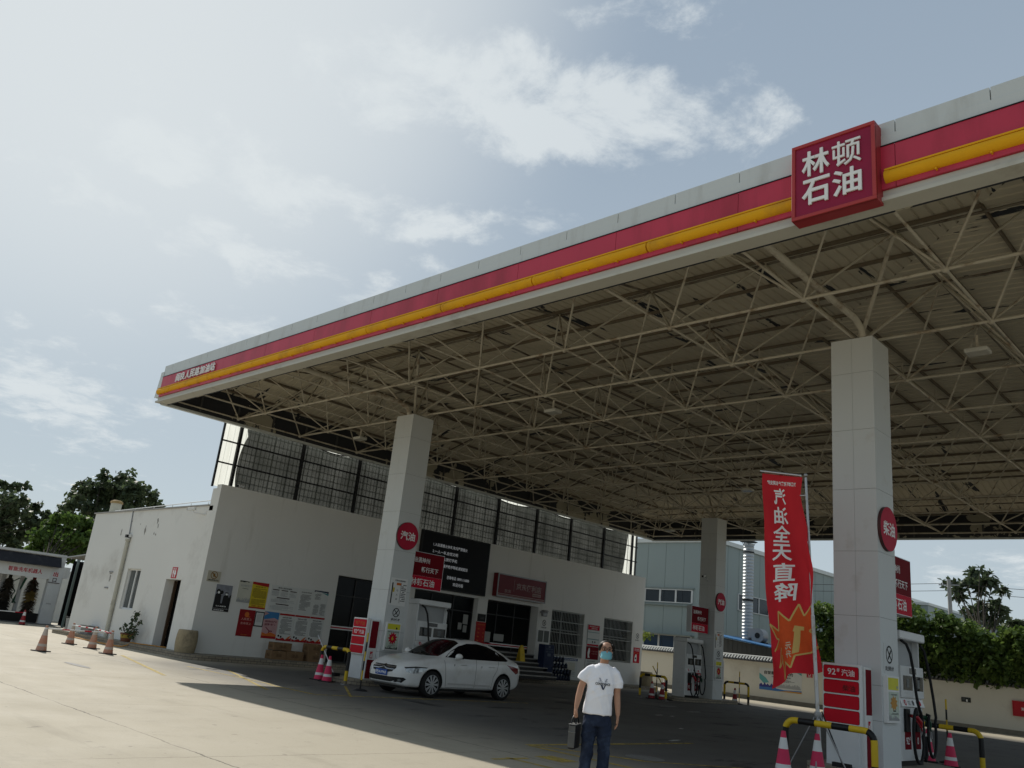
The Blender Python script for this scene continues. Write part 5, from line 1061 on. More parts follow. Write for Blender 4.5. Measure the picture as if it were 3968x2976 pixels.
cloth_marks(b, mat('flag pale', (.60, .50, .34), .6), 'price_text')
q = MB(); pole = lambda z: Vector((-6.48 - .26 * z / 5.1, 14.47, z)); q.tube(pole(.02), pole(2.6), .033, 10); q.tube(pole(2.55), pole(5.05), .024, 10); q.sphere(pole(5.1), .035); q.build('pole', mat('pole grey', (.42, .43, .44), .35, .6, dirt=(.25, .22, .16), dscale=4), fl)
q = MB(); q.tube((-7.63, 14.45, 5.23), (-6.82, 14.45, 5.09), .022, 8); q.build('cross_bar', ALU, fl); q = MB(); q.tube(pole(4.72), pole(4.72) + Vector((-.12, 0, 0)), .016, 6); q.build('flag_clip', ALU, fl); q = MB(); q.tube(pole(3.9), pole(3.9) + Vector((-.1, 0, 0)), .012, 6); q.build('flag_clip', ALU, fl)
hub = pole(.98)
for a in (200, 290, 20, 110):
    q = MB(); d = Vector((math.cos(math.radians(a)), math.sin(math.radians(a)), 0)); q.tube(hub + d * .03, Vector((hub.x, hub.y, .01)) + d * .52, .012, 7); q.build('tripod_leg', GREYM, fl)
q = MB(); q.lathe([(.05, .93), (.06, .97), (.05, 1.03)], (hub.x, hub.y, 0), 12); q.build('hub', GREYM, fl)
# ---------------------------------------------------------------- boundary wall, warehouse and yard behind
YB = 45.5
bw = thing('boundary_wall', 'cream boundary wall with a tiled coping behind the forecourt', 'wall', (-15, YB, 0))
q = MB(); q.box(-47, 14, YB, YB + .24, .0, 2.06); q.build('wall_face', mat('boundary cream', (.66, .63, .54), .85, var=.07, scale=.5, bump=.1, dirt=(.52, .48, .40), dscale=.8, dlo=.55, dhi=.8), bw)
q = MB(); q.box(-47, 14, YB - .035, YB + .0, 0, .22); q.build('plinth', mat('plinth grey', (.22, .20, .16), .9, var=.3, scale=4), bw)
q = MB(); TL = mat('tile light', (.55, .55, .52), .6, var=.15); TD = mat('tile dark', (.10, .10, .10), .7, var=.3)
q.mi = 1; q.box(-47, 14, YB - .02, YB + .26, 2.06, 2.14)
xx = -46.9
while xx < 14:
    q.mi = 0; q.path([(xx, YB - .16, 2.12), (xx, YB + .12, 2.33), (xx, YB + .40, 2.12)], .046, 6, caps=False); q.mi = 1; q.lathe([(.056, -.03), (.056, 0)], (xx, YB - .16, 2.115), 8, axis='y'); xx += .185
q.mi = 1; q.add([(-47, YB - .17, 2.08), (14, YB - .17, 2.08), (14, YB + .12, 2.29), (-47, YB + .12, 2.29), (14, YB + .41, 2.08), (-47, YB + .41, 2.08)], [(0, 1, 2, 3), (3, 2, 4, 5)])
q.mi = 0; q.tube((-47, YB + .12, 2.33), (14, YB + .12, 2.33), .06, 8); q.build('tile_coping', [TL, TD], bw)
fr = FY(-23.9, YB - .012, .62)
pst('wall_mural', 'white and teal civic poster with skyline and crowd silhouettes on the cream wall', 'poster', 0, 2.48, 0, 1.16, mat('mural white', (.62, .63, .60), .6),
    [('poly', 1, [(0, .5), (0, .75), (.16, .55), (.24, .35), (.1, .3)]), ('poly', 1, [(.8, 1), (1, 1), (1, .8), (.9, .9)]), ('text', 2, '自觉遵守文明公约', .12, .8, .72, .88), ('text', 3, '社会主义核心价值观', .3, .75, .6, .67), ('lines', 3, .35, .85, .42, .56, 4), ('skyline', 4, .40, .98, .16, .22, 30), ('poly', 5, [(0, .0), (0, .22), (.05, .3), (.09, .2), (.13, .34), (.17, .22), (.2, .3), (.25, .2), (.3, .32), (.34, .2), (.4, .16), (.4, 0)]), ('poly', 6, [(0, 0), (0, .12), (.3, .14), (.6, .08), (1, .12), (1, 0)]), ('poly', 7, [(.45, 0), (.7, .06), (1, .07), (1, 0)])],
    [mat('mural teal', (.12, .36, .36), .6), INK, LINE, PGR, mat('mural violet', (.05, .05, .22), .6), mat('mural blue', (.06, .18, .42), .6), mat('mural orange', (.55, .28, .05), .6)], fr=fr)
pst('wall_sign', 'small red no smoking sign on the cream wall right of the mural', 'sign', 0, .32, 0, .27, RED, [('disc', 1, .5, .62, .26, .18), ('text', 1, '严禁烟火', .1, .9, .08, .24)], [LETW], fr=FY(-21.14, YB - .012, 1.51))
pst('meter_panel', 'small dark panel with a pale switch on the cream wall', 'panel', 0, .40, 0, .21, mat('meter dark', (.03, .035, .03), .4), [('rect', 1, .52, .68, .1, .6), ('rect', 2, .1, .45, .45, .8)], [LETW, mat('meter glass', (.08, .09, .08), .3)], fr=FY(-13.47, YB - .042, 1.19), th=.04)
pst('fire_box', 'red fire hose cabinet on the cream wall at the right edge', 'cabinet', 0, 1.0, 0, .66, mat('fire red', (.42, .012, .02), .4), [('rect', 1, .04, .05, .05, .95), ('text', 2, '消火栓', .35, .7, .4, .6)], [DRED, LETW], fr=FY(-11.31, YB - .102, .84), th=.10)
PANEL = mat('warehouse panel', (.26, .305, .295), .5, var=.05, scale=.4, dirt=(.21, .245, .235), dscale=.5, dlo=.55, dhi=.8, stretch=(2, 2, .4))
wh = thing('warehouse', 'large pale blue-green metal warehouse behind the boundary wall', 'warehouse', (-45, 70, 0)); WX, WY = -29.5, 50.0
q = MB(); q.box(-62, WX, WY, 96, 0, 9.55); q.build('wall', PANEL, wh)
q = MB(); q.box(-62.1, WX + .12, WY - .12, WY, 9.5, 9.78); q.box(WX, WX + .12, WY - .12, 96, 9.5, 9.78); q.build('roof_edge', mat('roof edge white', (.58, .60, .58), .5), wh)
q = MB(); sm_ = mat('panel seam', (.20, .235, .225), .6)
for k in range(1, 22): q.box(-62 + 1.5 * k - .012, -62 + 1.5 * k + .012, WY - .012, WY + .01, .1, 9.5)
for k in range(1, 30): q.box(WX - .01, WX + .012, WY + 1.5 * k - .012, WY + 1.5 * k + .012, .1, 9.5)
q.box(-62, -31.1, WY - .10, WY + .01, 6.32, 6.42); q.box(-62, -31.1, WY - .16, WY + .01, 5.20, 5.28); q.box(-62, -31.0, WY - .5, WY, 3.26, 3.34)
q.build('wall_trim', sm_, wh)
WG = mat('warehouse glass', (.018, .026, .034), .12, var=.3, scale=1); WB = mat('warehouse lower glass', (.012, .035, .075), .15, var=.3, scale=.8)
def strip(fr, u0, u1, v0, v1, n, m):
    q = MB(); q.rect(u0, u1, v0, v1, fr, .012); wn = q.build('window', m, wh); o, u, v, nn = fr; q = MB()
    for k in range(n + 1): uu = u0 + (u1 - u0) * k / n; q.bar(o + u * uu + v * v0 + nn * .03, o + u * uu + v * v1 + nn * .03, .13 if n < 8 else .1, .06, up=nn)
    for vv in (v0, v1): q.bar(o + u * u0 + v * vv + nn * .028, o + u * u1 + v * vv + nn * .028, .055, .09, up=nn)
    q.build('window_frame', mat('frame pale', (.55, .56, .55), .5), wn)
strip(FY(0, WY, 0), -38.9, -31.25, 5.42, 6.27, 6, WG); strip(FY(0, WY, 0), -40.1, -31.2, 2.0, 3.24, 7, WB); strip(FX(WX, 0, 0), 52.95, 66.0, 5.38, 6.45, 9, WG); strip(FX(WX, 0, 0), 52.0, 64.0, 1.2, 2.6, 8, WB)
bd = thing('far_building', 'pale grey-blue building far away behind the hedge', 'building', (-30, 80, 0)); q = MB(); q.box(-42, -24.4, 75, 95, 0, 8.2); q.build('wall', PANEL, bd); q = MB(); q.box(-24.4, -18.5, 77, 95, 0, 7.05); q.build('wing', mat('wing grey', (.28, .31, .31), .6), bd); q = MB(); q.box(-42, -24.3, 74.9, 95, 8.2, 8.4); q.build('roof_edge', mat('roof edge white', (.58, .60, .58), .5), bd)
du = thing('exhaust_duct', 'tall shiny ribbed exhaust duct with a cap beside the warehouse', 'duct', (-26.5, 48.8, 0)); DX, DY = -26.5, 48.8
prof = []
z = 3.2
while z < 9.2: prof += [(.325, z), (.325, z + .17), (.340, z + .185), (.325, z + .20)]; z += .20
q = MB(); q.lathe(prof, (DX, DY, 0), 24); q.build('duct_tube', mat('galvanised', (.42, .44, .45), .5, .6, var=.12, scale=6), du)
q = MB(); q.lathe([(.355, 8.62), (.355, 8.70)], (DX, DY, 0), 24); q.build('clamp_band', BLACK, du); q = MB(); q.lathe([(.355, 5.66), (.355, 5.74)], (DX, DY, 0), 24); q.build('clamp_band', BLACK, du)
q = MB(); q.lathe([(.55, 9.32), (.02, 9.52)], (DX, DY, 0), 24); q.build('rain_cap', mat('cap dark', (.06, .06, .06), .5, .5), du)
q = MB()
for a in range(4): d = Vector((math.cos(a * 1.57 + .5), math.sin(a * 1.57 + .5), 0)); q.tube(Vector((DX, DY, 9.1)) + d * .33, Vector((DX, DY, 9.36)) + d * .42, .014, 5)
q.tube((DX - 1.0, DY + 1.1, 9.25), (DX - .3, DY, 9.25), .03, 6); q.build('stay', BLACK, du)
bl = thing('blower', 'grey snail shaped blower beside the foot of the exhaust duct', 'blower', (-25.6, 48.6, 3.1)); q = MB(); q.lathe([(.42, -.3), (.42, .3)], (-25.55, 48.6, 3.6), 24, axis='y'); q.build('housing', GREYM, bl); q = MB(); q.box(-26.2, -25.6, 48.35, 48.85, 3.45, 4.0); q.build('outlet', GREYM, bl); q = MB(); q.box(-26.0, -25.1, 48.4, 48.8, 2.95, 3.25); q.build('base', BLACK, bl); q = MB(); q.lathe([(.17, -.32), (.17, -.29)], (-25.55, 48.6, 3.6), 16, axis='y'); q.build('inlet', BLACK, bl)
sh = thing('blue_roof_shed', 'grey sheet metal shed with a thin blue roof behind the wall', 'shed', (-23, 47.5, 0))
q = MB(); q.box(-27.35, -18, 46.8, 49.4, 0, 2.5); q.build('wall', mat('shed grey', (.20, .21, .20), .7, var=.2, dirt=(.32, .33, .31), dscale=1.5, stretch=(3, 3, .3)), sh)
q = MB()
for k in range(30): q.box(-27.3 + .31 * k, -27.27 + .31 * k, 46.77, 46.81, 1.4, 3.35 - .1 * k * .31)
q.add([(-27.35, 46.79, 2.4), (-18, 46.79, 2.2), (-18, 46.79, 2.2), (-27.35, 46.79, 3.3)], [(0, 1, 3)]); q.build('gable', mat('shed gable', (.12, .12, .11), .8), sh)
q = MB(); q.add([(-27.8, 46.2, 3.46), (-17.8, 46.2, 2.25), (-17.8, 49.8, 2.30), (-27.8, 49.8, 3.51), (-27.8, 46.2, 3.40), (-17.8, 46.2, 2.19), (-17.8, 49.8, 2.24), (-27.8, 49.8, 3.45)], [(0, 1, 2, 3), (7, 6, 5, 4), (0, 4, 5, 1), (1, 5, 6, 2), (2, 6, 7, 3), (3, 7, 4, 0)]); q.build('roof', mat('blue sheet', (.05, .16, .34), .45, var=.15), sh)
pl = thing('utility_pole', 'grey utility pole behind the tree at the right', 'pole', (-17.4, 57.5, 0)); q = MB(); q.path([(-17.4, 57.5, 0), (-17.4, 57.5, 8.3)], [.16, .11], 10); q.build('pole_shaft', mat('concrete pole', (.30, .30, .29), .8), pl); q = MB(); q.bar((-18.0, 57.5, 7.95), (-16.8, 57.5, 7.95), .07, .07); q.build('cross_arm', GREYM, pl)
for k, (lb, z0, z1) in enumerate((('thin power line left and right of the utility pole, upper one', 8.05, 8.0), ('thin power line beside the utility pole, lower one', 7.6, 7.55))):
    q = MB(); q.path([(-40 + 2.26 * i, 57.5, z0 - .35 * math.sin(math.pi * i / 10)) for i in range(11)] + [(-17.4 + 3 * i, 57.5, z1 - .5 * math.sin(math.pi * i / 10)) for i in range(1, 11)], .014, 4); tag(q.build('power_line', BLACK), lb, 'power line')
# ---------------------------------------------------------------- car wash at the far left
XC = -49.3
cw = thing('car_wash', 'white drive-through car wash with a black awning at the left', 'car wash', (-51.5, 11, 0)); frc = FX(XC, 0, 0)
q = MB(); q.box(XC - .3, XC, 2, 15.75, 2.30, 2.93); q.build('sign_band', WHITEP, cw)
q = MB(); q.box(XC - .35, XC + .02, 15.75, 16.38, 0, 2.96); q.build('pillar', mat('wash pillar', (.64, .64, .61), .6), cw)
q = MB(); q.box(XC - .6, XC + .0, 16.38, 16.70, 2.42, 3.0); q.box(XC - .25, XC - .05, 16.38, 16.44, 0, 2.42); q.build('end_box', WHITEP, cw)
q = MB(); q.add([(XC, 2, 3.42), (XC, 16.1, 3.47), (XC + .35, 16.1, 2.95), (XC + .35, 2, 2.86), (XC, 2, 2.86), (XC, 16.1, 2.93)], [(3, 2, 1, 0), (4, 5, 2, 3), (1, 2, 5), (0, 4, 3)]); q.build('awning', mat('awning black', (.014, .014, .017), .6, var=.3, dirt=(.05, .05, .05), dscale=2), cw)
q = MB(); q.box(XC - 7, XC + .05, 2, 16.35, 3.50, 3.62); q.box(XC - .1, XC + .03, 16.1, 16.35, 2.95, 3.5); q.build('roof', mat('wash roof', (.50, .50, .48), .6), cw)
q = MB(); q.text('智能洗车机器人', 13.68, 15.34, 2.50, 2.74, frc, .004, .02); q.build('lettering', RED, cw); q = MB(); q.text('出', 15.90, 16.14, 2.46, 2.70, frc, .024, .03); q.build('lettering', RED, cw)
q = MB(); q.text('口', 15.92, 16.12, 2.18, 2.38, frc, .024, .03); q.build('small_lettering', mat('faded ink', (.06, .03, .03), .6), cw); q = MB(); q.box(XC + .02, XC + .05, 15.72, 16.30, 2.12, 2.15); q.build('pillar_trim', mat('faded ink', (.06, .03, .03), .6), cw); q = MB(); q.text('洗车热线', 15.9, 16.15, 1.02, 1.08, frc, .024, 0); q.build('small_lettering', mat('faded ink', (.06, .03, .03), .6), cw)
for (x, y) in ((XC - 1.2, 13.95), (XC - 1.3, 14.85), (XC - 3.5, 14.4), (XC - 3.2, 13.2)):
    q = MB(); q.box(x - .06, x + .06, y - .09, y + .09, .0, 2.9); q.build('gantry_post', mat('gantry white', (.55, .56, .55), .5), cw)
q = MB(); q.path([(XC - 1.2, 14.7, 2.2), (XC - 1.2, 14.3, 1.9), (XC - 1.1, 14.6, 1.5), (XC - 1.2, 14.5, 1.2), (XC - 1.2, 14.8, .9)], .03, 6); q.tube((XC - 1.2, 15.0, 2.25), (XC - 1.4, 14.7, .9), .06, 8); q.build('water_pipe', mat('pipe green', (.03, .10, .06), .5), cw)
def brush(x, y, r, h, cols):
    q = MB(); rn = random.Random(int(y * 10))
    for k, m_ in enumerate(cols):
        z0, z1 = .12 + (h - .12) * k / len(cols), .12 + (h - .12) * (k + 1) / len(cols); q.mi = k
        for i in range(260):
            a = rn.random() * 6.283; zz = rn.uniform(z0, z1); d = Vector((math.cos(a), math.sin(a), 0)); rr = r * (1 - .35 * max(0, (zz - h + .45) / .45)) * rn.uniform(.85, 1.05); p = Vector((x, y, zz)); e = p + d * rr - Vector((0, 0, rn.uniform(.05, .25))); s = d.cross(Vector((0, 0, 1))) * .035
            q.add([p + s, p - s, e - s, e + s], [(0, 1, 2, 3)])
    q.mi = 0; q.tube((x, y, .05), (x, y, h + .3), .09, 8); q.build('wash_brush', cols, cw)
bB = mat('brush brown', (.05, .038, .024), .9, var=.3); bY = mat('brush ochre', (.20, .135, .035), .9, var=.3); bR = mat('brush red', (.13, .018, .02), .9, var=.3); bK = mat('brush dark', (.025, .024, .018), .9, var=.3); bG = mat('brush green', (.03, .08, .03), .9)
brush(XC - .8, 15.3, .40, 2.25, [bR, bB, bY, bB]); brush(XC - .9, 14.15, .36, 2.2, [bK, bK, bB, bB]); brush(XC - .9, 13.2, .36, 2.3, [bK, bB, bB, bG])
q = MB(); q.box(XC - .9, XC - .1, 12, 15.7, .02, .5); q.build('machine_base', BLACK, cw)
q = MB(); q.box(XC - .2, XC + 1.2, 2, 17.2, .0, .025); q.build('drain_strip', mat('drain grey', (.10, .10, .095), .8), cw)
q = MB(); q.box(XC - 7.2, XC - 7, 2, 30, 0, 3); q.build('bright_backdrop', mat('backdrop pale', (.60, .60, .56), .8), cw)  # added pale wall standing in for daylight beyond the open end
ls = thing('lean_to_shed', 'dark lean-to with a thin pale roof between the car wash and the shop', 'shed', (-43, 17, 0))
q = MB(); q.add([(-46.0, 15.2, 3.42), (-39.5, 15.2, 3.80), (-39.5, 22, 3.9), (-46.0, 22, 3.5), (-46.0, 15.2, 3.36), (-39.5, 15.2, 3.74), (-39.5, 22, 3.84), (-46.0, 22, 3.44)], [(0, 1, 2, 3), (7, 6, 5, 4), (0, 4, 5, 1), (3, 7, 4, 0)]); q.build('roof', mat('lean-to roof', (.42, .42, .40), .5), ls)
q = MB(); q.box(-49.2, -39.5, 17.9, 18.0, 0, 3.66); q.box(-49.3, -49.2, 16.75, 18.0, 0, 3.4); q.build('shade_backdrop', DARKG, ls)  # black sheets standing in for the deep shade inside the shed
q = MB(); q.box(-46.6, -46.5, 16.0, 16.1, 0, 3.4); q.build('post', mat('post grey green', (.16, .20, .19), .5), ls); q = MB(); q.box(-44.6, -44.54, 16.5, 16.56, 0, 1.05); q.build('post', mat('post grey green', (.16, .20, .19), .5), ls)
q = MB(); q.box(-44.5, -40, 16.5, 16.53, .35, 1.05); q.build('glass_screen', mat('screen teal', (.16, .22, .21), .2, var=.2), ls)
q = MB(); q.path([(-46.2, 16.4, .05), (-46.2, 16.4, .45), (-46.0, 16.4, .52), (-45.7, 16.4, .52), (-45.7, 16.4, .1)], .06, 8); q.build('pipe_bend', ALU, ls)
q = MB(); q.box(-46.0, -45.5, 16.2, 16.5, 0, .25); q.build('pump_unit', HYEL, ls)
t = thing('waste_bin', 'grey waste bin with a black rim near the car wash', 'bin', (-43.9, 15.55, 0)); q = MB(); q.lathe([(.24, 0), (.31, .56)], (-43.9, 15.55, 0), 20); q.build('bin_body', mat('bin grey', (.30, .31, .31), .5), t); q = MB(); q.lathe([(.335, .56), (.335, .62), (.28, .62), (.28, .52)], (-43.9, 15.55, 0), 20, cap=False); q.build('rim', BLACK, t)
q = MB(); rnh = random.Random(5); q.path([(-37.2, 13.1, .02), (-35.4, 13.05, .02), (-34, 13.0, .02), (-32.6, 12.95, .02), (-31.8, 13.1, .02), (-31.6, 13.25, .1), (-31.7, 13.38, .19), (-31.2, 13.5, .19), (-30.8, 13.7, .19), (-30.4, 13.8, .19), (-30.0, 13.95, .19)], .02, 6); q.path([(-37.2, 13.15, .02), (-34.4, 13.15, .02), (-32.3, 13.1, .02), (-31.9, 13.2, .03)], .02, 6); tag(q.build('garden_hose', mat('hose orange', (.50, .22, .03), .5)), 'orange hose lying along the pavement edge to the side door', 'hose')
t = thing('air_box', 'small grey box on the pavement under the side window', 'box', (-36.6, 13.6, .17)); q = MB(); q.box(-36.9, -36.1, 13.45, 13.8, .17, .48); q.build('box_body', mat('box grey', (.22, .21, .2), .7), t, bevel=.01); q = MB(); q.box(-36.95, -36.05, 13.42, 13.82, .48, .51); q.build('lid', GREYM, t)
# ---------------------------------------------------------------- trees
BARK = mat('bark', (.028, .023, .016), .9, var=.3, bump=.5, bscale=12)
def tree(lb, trunk, cl, d, n, s, m, seed, name='tree', grp=None, spread=.55, jd=1.0, asp=.42):
    """trunk = foot on the ground; cl = crown clumps (px, py, radius px) turned into real clumps d metres away"""
    rn = random.Random(seed); k = d / FPX; t = thing(name, lb, 'tree', (trunk[0], trunk[1], 0), 0, grp)
    C_ = []
    for (px, py, r) in cl:
        c = at_depth(px, py, d + rn.uniform(-1, 1) * jd); C_.append((c, r * k))
    q = MB(); cen = sum((c for c, r in C_), Vector()) / len(C_); base = Vector((trunk[0], trunk[1], 0)); fork = base.lerp(cen, .45) ; fork.x = base.x + (cen.x - base.x) * .25; fork.y = base.y + (cen.y - base.y) * .25
    q.path([base, base.lerp(fork, .5) + Vector((.1, .05, 0)), fork], [.24, .19, .15], 9)
    for (c, r) in C_: mid = fork.lerp(c, .5) + Vector((rn.gauss(0, .2), rn.gauss(0, .2), .25)); q.path([fork, mid, c], [.05, .035, .012], 6)
    q.build('trunk', BARK, t)
    q = MB(); tot = sum(r * r for c, r in C_)
    for (c, r) in C_:
        nn = int(n * r * r / tot)
        subs = [c + Vector((rn.gauss(0, 1), rn.gauss(0, 1), rn.gauss(0, .8))).normalized() * r * rn.uniform(.3, 1.0) for _ in range(max(5, int(nn / 16)))]
        for i in range(nn):
            sc_ = subs[i % len(subs)]; p = sc_ + Vector((rn.gauss(0, 1), rn.gauss(0, 1), rn.gauss(0, .8))) * r * .16; leaf(q, p, s * rn.uniform(.7, 1.3), rn, .4, asp)
    q.build('crown', m, t); return t
A_ = [(395, 1850, 30), (330, 1890, 42), (300, 1930, 46), (380, 1905, 52), (450, 1880, 48), (490, 1862, 40), (520, 1890, 50), (560, 1920, 42), (585, 1955, 38), (430, 1940, 60), (500, 1950, 52), (350, 1970, 48), (270, 1955, 30), (262, 1985, 36), (600, 1978, 22), (420, 1990, 50), (330, 2000, 40), (470, 2000, 45)]
B_ = [(8, 1885, 30), (55, 1895, 26), (100, 1890, 20), (30, 1935, 42), (90, 1930, 26), (20, 1990, 55), (80, 1980, 45), (140, 1965, 32), (180, 1990, 28), (120, 2020, 45), (30, 2050, 58), (90, 2070, 46), (30, 2100, 38), (160, 2040, 36), (70, 2125, 30), (-60, 1960, 70), (-50, 2060, 70)]
C2_ = [(170, 2090, 48), (220, 2060, 42), (280, 2050, 48), (330, 2060, 44), (150, 2118, 32), (240, 2105, 40), (300, 2100, 44), (345, 2095, 40), (200, 2032, 30), (270, 2012, 28), (330, 2025, 34), (230, 2000, 26), (330, 2130, 40), (260, 2140, 36), (400, 2060, 50), (400, 2110, 50)]
tree('dark bushy tree rising behind the left end of the shop roof', (-64, 23), A_, 66, 4700, .38, LEAFD, 11, grp='trees behind the car wash', jd=2)
tree('loose dark tree at the left edge of the view', (-68, 12), B_, 66, 3600, .38, LEAFD, 12, grp='trees behind the car wash', jd=2)
tree('bright green tree between the car wash roof and the shop', (-58, 17.5), C2_, 59, 8500, .30, LEAFB, 13, grp='trees behind the car wash', jd=1.5)
RT = [(3300 + x / 1.699, 2000 + y / 1.699, r / 1.699) for (x, y, r) in ((640, 440, 36), (700, 455, 40), (760, 425, 36), (820, 392, 52), (875, 420, 46), (930, 440, 42), (1000, 490, 42), (720, 540, 38), (820, 470, 48), (780, 625, 42), (860, 612, 52), (940, 590, 50), (1000, 640, 46), (905, 680, 50), (1060, 715, 60), (800, 690, 40), (950, 560, 30), (690, 500, 30), (900, 370, 24), (845, 345, 22), (1150, 720, 60))]
tree('thin feathery tree standing against the sky at the right', (-14.6, 53.5), RT, 55, 1500, .50, LEAFD, 14, jd=.8, asp=.22)
hd = thing('hedge', 'dense green climbing hedge hanging over the cream wall at the right', 'hedge', (-14, YB + 1.2, 0)); rn = random.Random(21); q = MB(); st = MB()
def htop(x): return interp([(-21, 5.5), (-19.7, 5.0), (-18, 4.9), (-16.8, 4.9), (-15.9, 5.5), (-15.4, 4.95), (-13.7, 5.05), (-12.6, 4.35), (-11.6, 4.4), (-10.9, 4.65), (-8, 4.7), (2, 4.8)], x)
for i in range(15000):
    x = rn.uniform(-20.9, -8.0) if i < 13500 else rn.uniform(-8, 3); zt = htop(x) + .24 * math.sin(x * 4.3) + .20 * math.sin(x * 9.1) + .12 * math.sin(x * 17.3); z0 = 2.15 - .28 * max(0, math.sin(x * 1.9)) * (1 if x > -12 else .4)
    s = rn.random()
    if s < .70: z = z0 + (zt - z0) * rn.random() ** .9; bulge = .5 * math.sin(math.pi * min(1, (z - z0) / (zt - z0) + .08)) + .16 * math.sin(x * 3.1 + z * 2.3) + .14 * math.sin(x * 7.7 - z * 4.1); y = YB - .05 - bulge + abs(rn.gauss(0, .16))
    else: y = YB + rn.uniform(-.5, 2.4); z = zt - abs(rn.gauss(0, .14)) - .12 * abs(y - YB - .6)
    leaf(q, Vector((x, y, z)), rn.uniform(.16, .30), rn, .7, .42)
q.build('crown', LEAFH, hd)
q = MB(); 
for x in range(-20, 4, 2): q.path([(x, YB + .8, 0), (x + .2, YB + .7, 2), (x - .1, YB + .5, 3.6)], [.06, .05, .03], 6)
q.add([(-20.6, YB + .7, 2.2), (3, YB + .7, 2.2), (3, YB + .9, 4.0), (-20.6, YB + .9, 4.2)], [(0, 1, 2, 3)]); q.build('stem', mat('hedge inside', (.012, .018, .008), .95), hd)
t = thing('sapling', 'small bright yellow-green sapling behind the wall before the warehouse windows', 'sapling', (-33.2, 47.2, 0)); q = MB(); q.path([(-33.2, 47.2, 0), (-33.25, 47.2, 2.4), (-33.3, 47.2, 3.0)], [.06, .05, .03], 7); q.build('trunk', mat('pale trunk', (.45, .45, .42), .8), t); q = MB(); rn = random.Random(4)
for i in range(150): leaf(q, Vector((-33.2 + rn.gauss(0, .32), 47.2 + rn.gauss(0, .25), 3.02 + rn.gauss(0, .10))), rn.uniform(.14, .26), rn, .8)
q.build('crown', leafmat('leaf lime', (.10, .15, .02), (.26, .30, .06), .4), t)
# ---------------------------------------------------------------- the parked car
def interp_l(T_, x):
    if x <= T_[0][0]: return T_[0][1]
    for (a, v0), (c, v1) in zip(T_[:-1], T_[1:]):
        if x <= c: return v0 + (v1 - v0) * (x - a) / (c - a)
    return T_[-1][1]
CS = 1.045
car = thing('parked_car', 'dusty white saloon car parked under the canopy beside the middle pillar', 'car', (-18.48, 16.9, 0), math.radians(-87.5))
ZRF = [(-2.33, .86), (-2.28, .97), (-2.05, 1.035), (-1.85, 1.075), (-1.5, 1.255), (-1.1, 1.405), (-.7, 1.475), (-.3, 1.50), (.05, 1.475), (.3, 1.39), (.62, 1.22), (.98, 1.005), (1.15, .975), (1.5, .93), (1.9, .85), (2.12, .765), (2.25, .66), (2.30, .56)]
WID = [(-2.33, .52), (-2.28, .66), (-2.05, .80), (-1.6, .865), (-.9, .885), (.5, .89), (1.3, .88), (1.8, .83), (2.05, .745), (2.2, .62), (2.30, .42)]
BELT = [(-2.33, .80), (-2.2, .90), (-1.8, .985), (-1.2, 1.0), (0, .965), (1.0, .93), (1.5, .87), (1.9, .775), (2.15, .68), (2.30, .54)]
SILL = [(-2.33, .42), (-2.1, .30), (-1.7, .22), (1.7, .20), (2.05, .21), (2.25, .25), (2.30, .30)]
ROOFW = [(-2.33, .50), (-2.0, .66), (-1.7, .62), (-1.2, .585), (0, .60), (.3, .61), (.7, .68), (1.0, .74), (1.5, .72), (1.9, .63), (2.15, .50), (2.30, .34)]
xs = [-2.33, -2.29, -2.2, -2.05, -1.85, -1.7, -1.5, -1.3, -1.1, -.9, -.7, -.5, -.3, -.1, .1, .3, .5, .7, .85, 1.0, 1.15, 1.35, 1.55, 1.75, 1.9, 2.03, 2.13, 2.21, 2.27, 2.30]
q = MB(); rings = []
for x in xs:
    w = interp_l(WID, x); zb = interp_l(BELT, x); zr = max(interp_l(ZRF, x), zb + .015); s0 = interp_l(SILL, x); rw = min(interp_l(ROOFW, x), w * .97)
    half = [(0, s0), (w * .55, s0), (w * .90, s0 + .01), (w * .965, s0 + .07), (w * .985, s0 + (zb - s0) * .35), (w * 1.0, s0 + (zb - s0) * .62), (w * .985, s0 + (zb - s0) * .86), (w * .955, zb),
            (w * .955 + (rw - w * .955) * .45, zb + (zr - zb) * .50), (rw, zb + (zr - zb) * .86), (rw * .80, zb + (zr - zb) * .97), (rw * .42, zr), (0, zr)]
    ring = [(x, y, z) for y, z in half] + [(x, -y, z) for y, z in half[-2:0:-1]]
    rings.append(ring)
n = len(rings[0])
for r in rings: q.v += [Vector(p) * CS for p in r]
for i in range(len(rings) - 1):
    for k in range(n): q.f.append((i * n + k, (i + 1) * n + k, (i + 1) * n + (k + 1) % n, i * n + (k + 1) % n)); q.m.append(0); q.sm.append(True)
q.f.append(tuple(range(n))); q.f.append(tuple((len(rings) - 1) * n + k for k in range(n - 1, -1, -1))); q.m += [0, 0]; q.sm += [True, True]
CARW = mat('car white', (.68, .68, .66), .22, var=.04, scale=2, coat=.4, dirt=(.50, .48, .43), dscale=2.4, dlo=.50, dhi=.85)
raw = q.build('body_raw', [CARW, BLACK], None, world=False)
bm = bmesh.new(); bm.from_mesh(raw.data); bmesh.ops.recalc_face_normals(bm, faces=bm.faces); bm.to_mesh(raw.data); bm.free()
ss = raw.modifiers.new('s', 'SUBSURF'); ss.levels = 2; ss.render_levels = 2
dg = bpy.context.evaluated_depsgraph_get(); dg.update(); smooth_me = bpy.data.meshes.new_from_object(raw.evaluated_get(dg))
bvh = BVHTree.FromPolygons([v.co.copy() for v in smooth_me.vertices], [tuple(p.vertices) for p in smooth_me.polygons])
cut = MB()
for sx in (1.355, -1.355):
    for sy in (-1, 1): cut.lathe([(.375 * CS, sy * .50 * CS), (.375 * CS, sy * 1.05 * CS)][::sy], (sx * CS, 0, .325 * CS), 36, axis='y')
